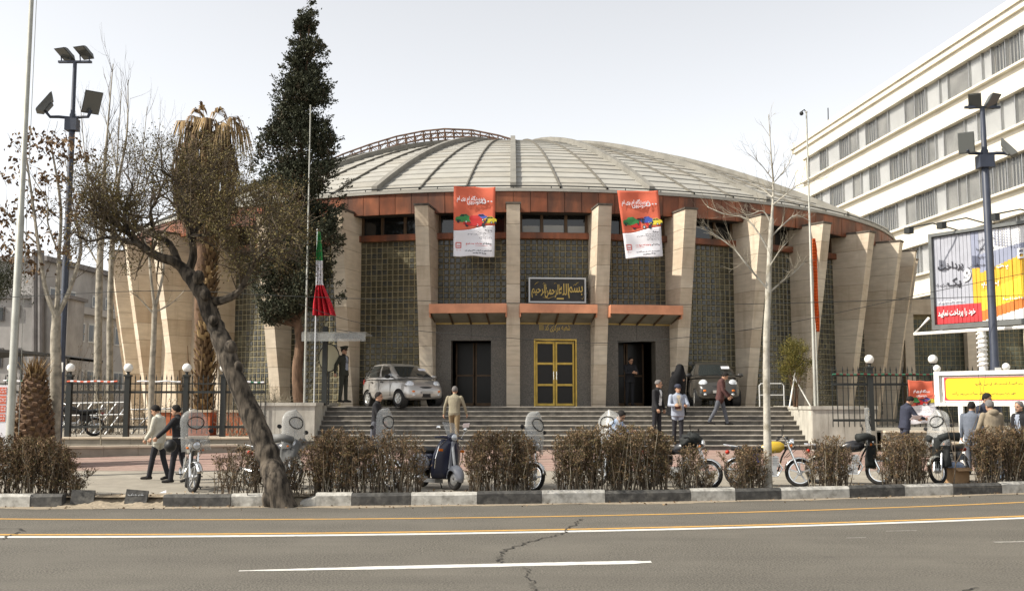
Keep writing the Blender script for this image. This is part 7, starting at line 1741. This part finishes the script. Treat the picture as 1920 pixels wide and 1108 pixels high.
bare('poplar_tree', 'right of two pale bare poplars behind the fence', 37.6, [(207, 806), (206, 640), (208, 520), (212, 430)], [([(212, 432), (222, 340), (238, 250), (240, 150)], .09, .012, .2), ([(209, 500), (240, 420), (262, 330), (276, 200)], .045, .01, .3), ([(210, 460), (250, 400), (290, 300), (300, 230)], .04, .01, -.4), ([(222, 340), (210, 270), (190, 200)], .03, .008, .5), ([(240, 420), (290, 370), (330, 300), (340, 260)], .03, .008, .5)],
     .13, .09, M['barkl'], M['twig'], .93, 1, (.7, 1.4), 2, (), 6, .75, 3, .014)
bare('sapling', 'slender pale forked tree before the left fence beside the globe lamps', 30.6, [(282, 850), (285, 700), (288, 640), (290, 578)], [([(290, 580), (283, 520), (279, 480), (272, 452), (266, 420)], .055, .012, .1), ([(290, 580), (306, 510), (303, 460), (312, 425)], .055, .012, .2), ([(289, 590), (262, 560), (246, 548)], .03, .01, -.3), ([(291, 585), (320, 570), (346, 545)], .03, .01, .1)],
     .10, .075, M['barkl'], M['twigl'], .55, 0, (.3, .6), 1, (), 7, .4, 2, .01)
bare('plane_tree', 'slim pale barked plane tree bare of leaves in front of the right stairs', 22.0, [(1441, 915), (1438, 780), (1437, 650), (1440, 560), (1443, 480), (1447, 410)],
     [([(1447, 412), (1450, 350), (1446, 290), (1441, 215)], 0.035, 0.0064, .1), ([(1442, 545), (1420, 520), (1395, 490), (1375, 466), (1340, 440), (1318, 428)], 0.025, 0.0064, -.3), ([(1443, 475), (1424, 440), (1398, 410), (1360, 402), (1326, 388)], 0.027, 0.0064, .3), ([(1446, 420), (1430, 396), (1402, 404), (1368, 400)], 0.019, 0.0056, -.2),
      ([(1445, 445), (1470, 420), (1492, 404), (1518, 414)], 0.020, 0.0056, .2), ([(1441, 550), (1464, 530), (1490, 510), (1512, 488)], 0.022, 0.0056, .3), ([(1449, 385), (1470, 368), (1500, 346), (1556, 332)], 0.020, 0.0048, -.3), ([(1449, 345), (1476, 312), (1490, 280)], 0.014, 0.0040, .2), ([(1447, 335), (1426, 308), (1400, 286)], 0.014, 0.0040, -.2), ([(1448, 370), (1420, 350), (1380, 345)], 0.016, 0.0040, .4), ([(1443, 500), (1462, 470), (1480, 450)], 0.014, 0.0040, -.3)],
     .088, .05, M['barkw'], M['twigl'], SW, 1, (.25, .6), 2, (), 9, .25, 3, .007)
bare('sapling', 'thin bare sapling with curved stems before the yellow board', 22.6, [(1788, 915), (1790, 890), (1792, 868)], [([(1792, 870), (1775, 800), (1752, 740), (1746, 690)], .009, .003, .1), ([(1792, 870), (1786, 790), (1768, 740), (1764, 680)], .008, .003, .2), ([(1793, 868), (1812, 830), (1836, 770), (1850, 690)], .011, .003, -.2), ([(1836, 770), (1838, 730), (1832, 690)], .007, .003, .1)],
     .016, .012, M['twig'], M['twig'], SW, 0, (.2, .4), 0, (), 10)
bare('sapling', 'thin bare sapling rising from the bed under the first globe lamp', 30.5, [(190, 846), (188, 800), (186, 760)], [([(186, 762), (180, 730), (184, 700)], .014, .005, .1), ([(186, 770), (196, 740), (194, 715)], .012, .005, .1)], .022, .015, M['twigl'], M['twigl'], .55, 0, (.2, .4), 1, (), 11)

# --- yellowish shrub on its props, dry shrubs, far conifer
Yh = 32.0; t = thing('thuja_shrub', 'loose yellow green shrub on white props in the right planter', 'shrub', (xat(1490, Yh), Yh, 1.85)); cz = at(1490, 676, Yh).z; r = random.Random(31); mb = MB(); x = xat(1491, Yh)
for i in range(460):
    a, b_ = r.uniform(0, 6.28), math.acos(r.uniform(-1, 1)); q = r.random() ** .5; p = Vector((x + .47 * q * math.sin(b_) * math.cos(a), Yh + .45 * q * math.sin(b_) * math.sin(a), cz + .72 * q * math.cos(b_) - .05))
    if noise.noise(p * 3.2) < -.12 and q > .4: continue
    ax = (p - Vector((x, Yh, cz - .6))).normalized()
    for k in range(26): leaf_at(mb, p + rdir(r, .06) + ax * r.uniform(0, .1), ax + rdir(r, .5), r.uniform(.03, .06), r, r.choices((0, 1), (3, 2))[0], .5)
part_of(t, mb, 'foliage', [M['thuja'], M['thuja2']])
mb = MB()
for k in range(5): a = k * 1.3; mb.tube([(x + .05 * math.cos(a), Yh + .05 * math.sin(a), 1.85), (x + .1 * math.cos(a), Yh, 2.4), (x + .3 * math.cos(a), Yh + .3 * math.sin(a), cz)], [.022, .018, .006], 5)
part_of(t, mb, 'stems', M['barkb'])
for (xa, za_, xb, zb_) in ((1478, 1.85, 1492, cz - .35), (1518, 1.85, 1488, cz - .45)): mb = MB(); mb.tube([(xat(xa, Yh), Yh - .1, za_), (xat(xb, Yh), Yh, zb_)], .022, 6); part_of(t, mb, 'prop', M['white'])
def dryshrub(label, px, Y, zb, w, h, seed, m='twigl', leaves=0):
    r = random.Random(seed); x = xat(px, Y); t = thing('dry_shrub', label, 'shrub', (x, Y, zb)); mb = MB(); tips = []
    for i in range(46): grow(mb, Vector((x + r.gauss(0, w * .25), Y + r.gauss(0, .15), zb)), Vector((r.gauss(0, .8), r.gauss(0, .5), .8)), h * r.uniform(.5, 1), .010, 1, tips, r, .05, .35, 4, .7)
    part_of(t, mb, 'twigs', M[m])
    if leaves:
        lf = MB()
        for p, d in tips:
            for k in range(leaves): leaf_at(lf, p + rdir(r, .05), rdir(r, 1), r.uniform(.03, .06), r, r.choice((0, 1)), .6)
        part_of(t, lf, 'leaves', [M['dry3'], M['hg']])
dryshrub('tangle of pale dry branches on the left planter edge beside the cypress', 515, 32.0, 1.9, .6, .6, 41)
dryshrub('tangle of pale dry branches behind the fence by the leaning trunk', 448, 33.0, .93, 1.2, 1.5, 42)
dryshrub('brown dry shrub behind the fence under the two poplars', 205, 35.2, .93, 1.4, 1.5, 43, 'twig', 2)
dryshrub('low green and brown shrub behind the left fence near the sapling', 318, 34.8, .93, 1.2, 1.2, 44, 'twig', 4)
dryshrub('tall dry shrub behind the fence near the lamp post', 150, 36.2, .93, 1.6, 2.6, 45, 'twig', 2)
Yk2 = 48.0; t = thing('pine_tree', 'dark green pine crown before the shabby grey building at the left edge', 'tree', (xat(-5, Yk2), Yk2, .93)); r = random.Random(77); mb = MB(); c = at(-2, 528, Yk2)
for i in range(420):
    p = c + Vector((r.gauss(0, .45), r.gauss(0, .45), r.gauss(0, .5))); 
    for k in range(12): leaf_at(mb, p + rdir(r, .12), rdir(r, 1) + ZA * .3, r.uniform(.06, .14), r, r.choice((0, 1)), .4)
part_of(t, mb, 'crown', [M['cyp'], M['cyp2']]); mb = MB(); mb.tube([(c.x, Yk2, .93), (c.x, Yk2, c.z)], [.14, .06], 8); part_of(t, mb, 'trunk', M['bark'])

r = random.Random(88); mb = MB()        # fallen leaves on the planting strip and in the gutter
for i in range(900):
    x = r.uniform(-12, 13); y = KERB(x) + (r.uniform(.22, 1.1) if r.random() < .75 else -r.random() ** 2 * .7); z = SW + .018 if y > KERB(x) + .2 else .014
    leaf_at(mb, Vector((x, y, z)), Vector((r.gauss(0, 1), r.gauss(0, 1), r.uniform(0, .35))), r.uniform(.03, .07), r, r.choice((0, 1, 2)), .6)
mb.build('fallen_leaves', [M['dry'], M['dry2'], M['dry3']], kind='stuff')
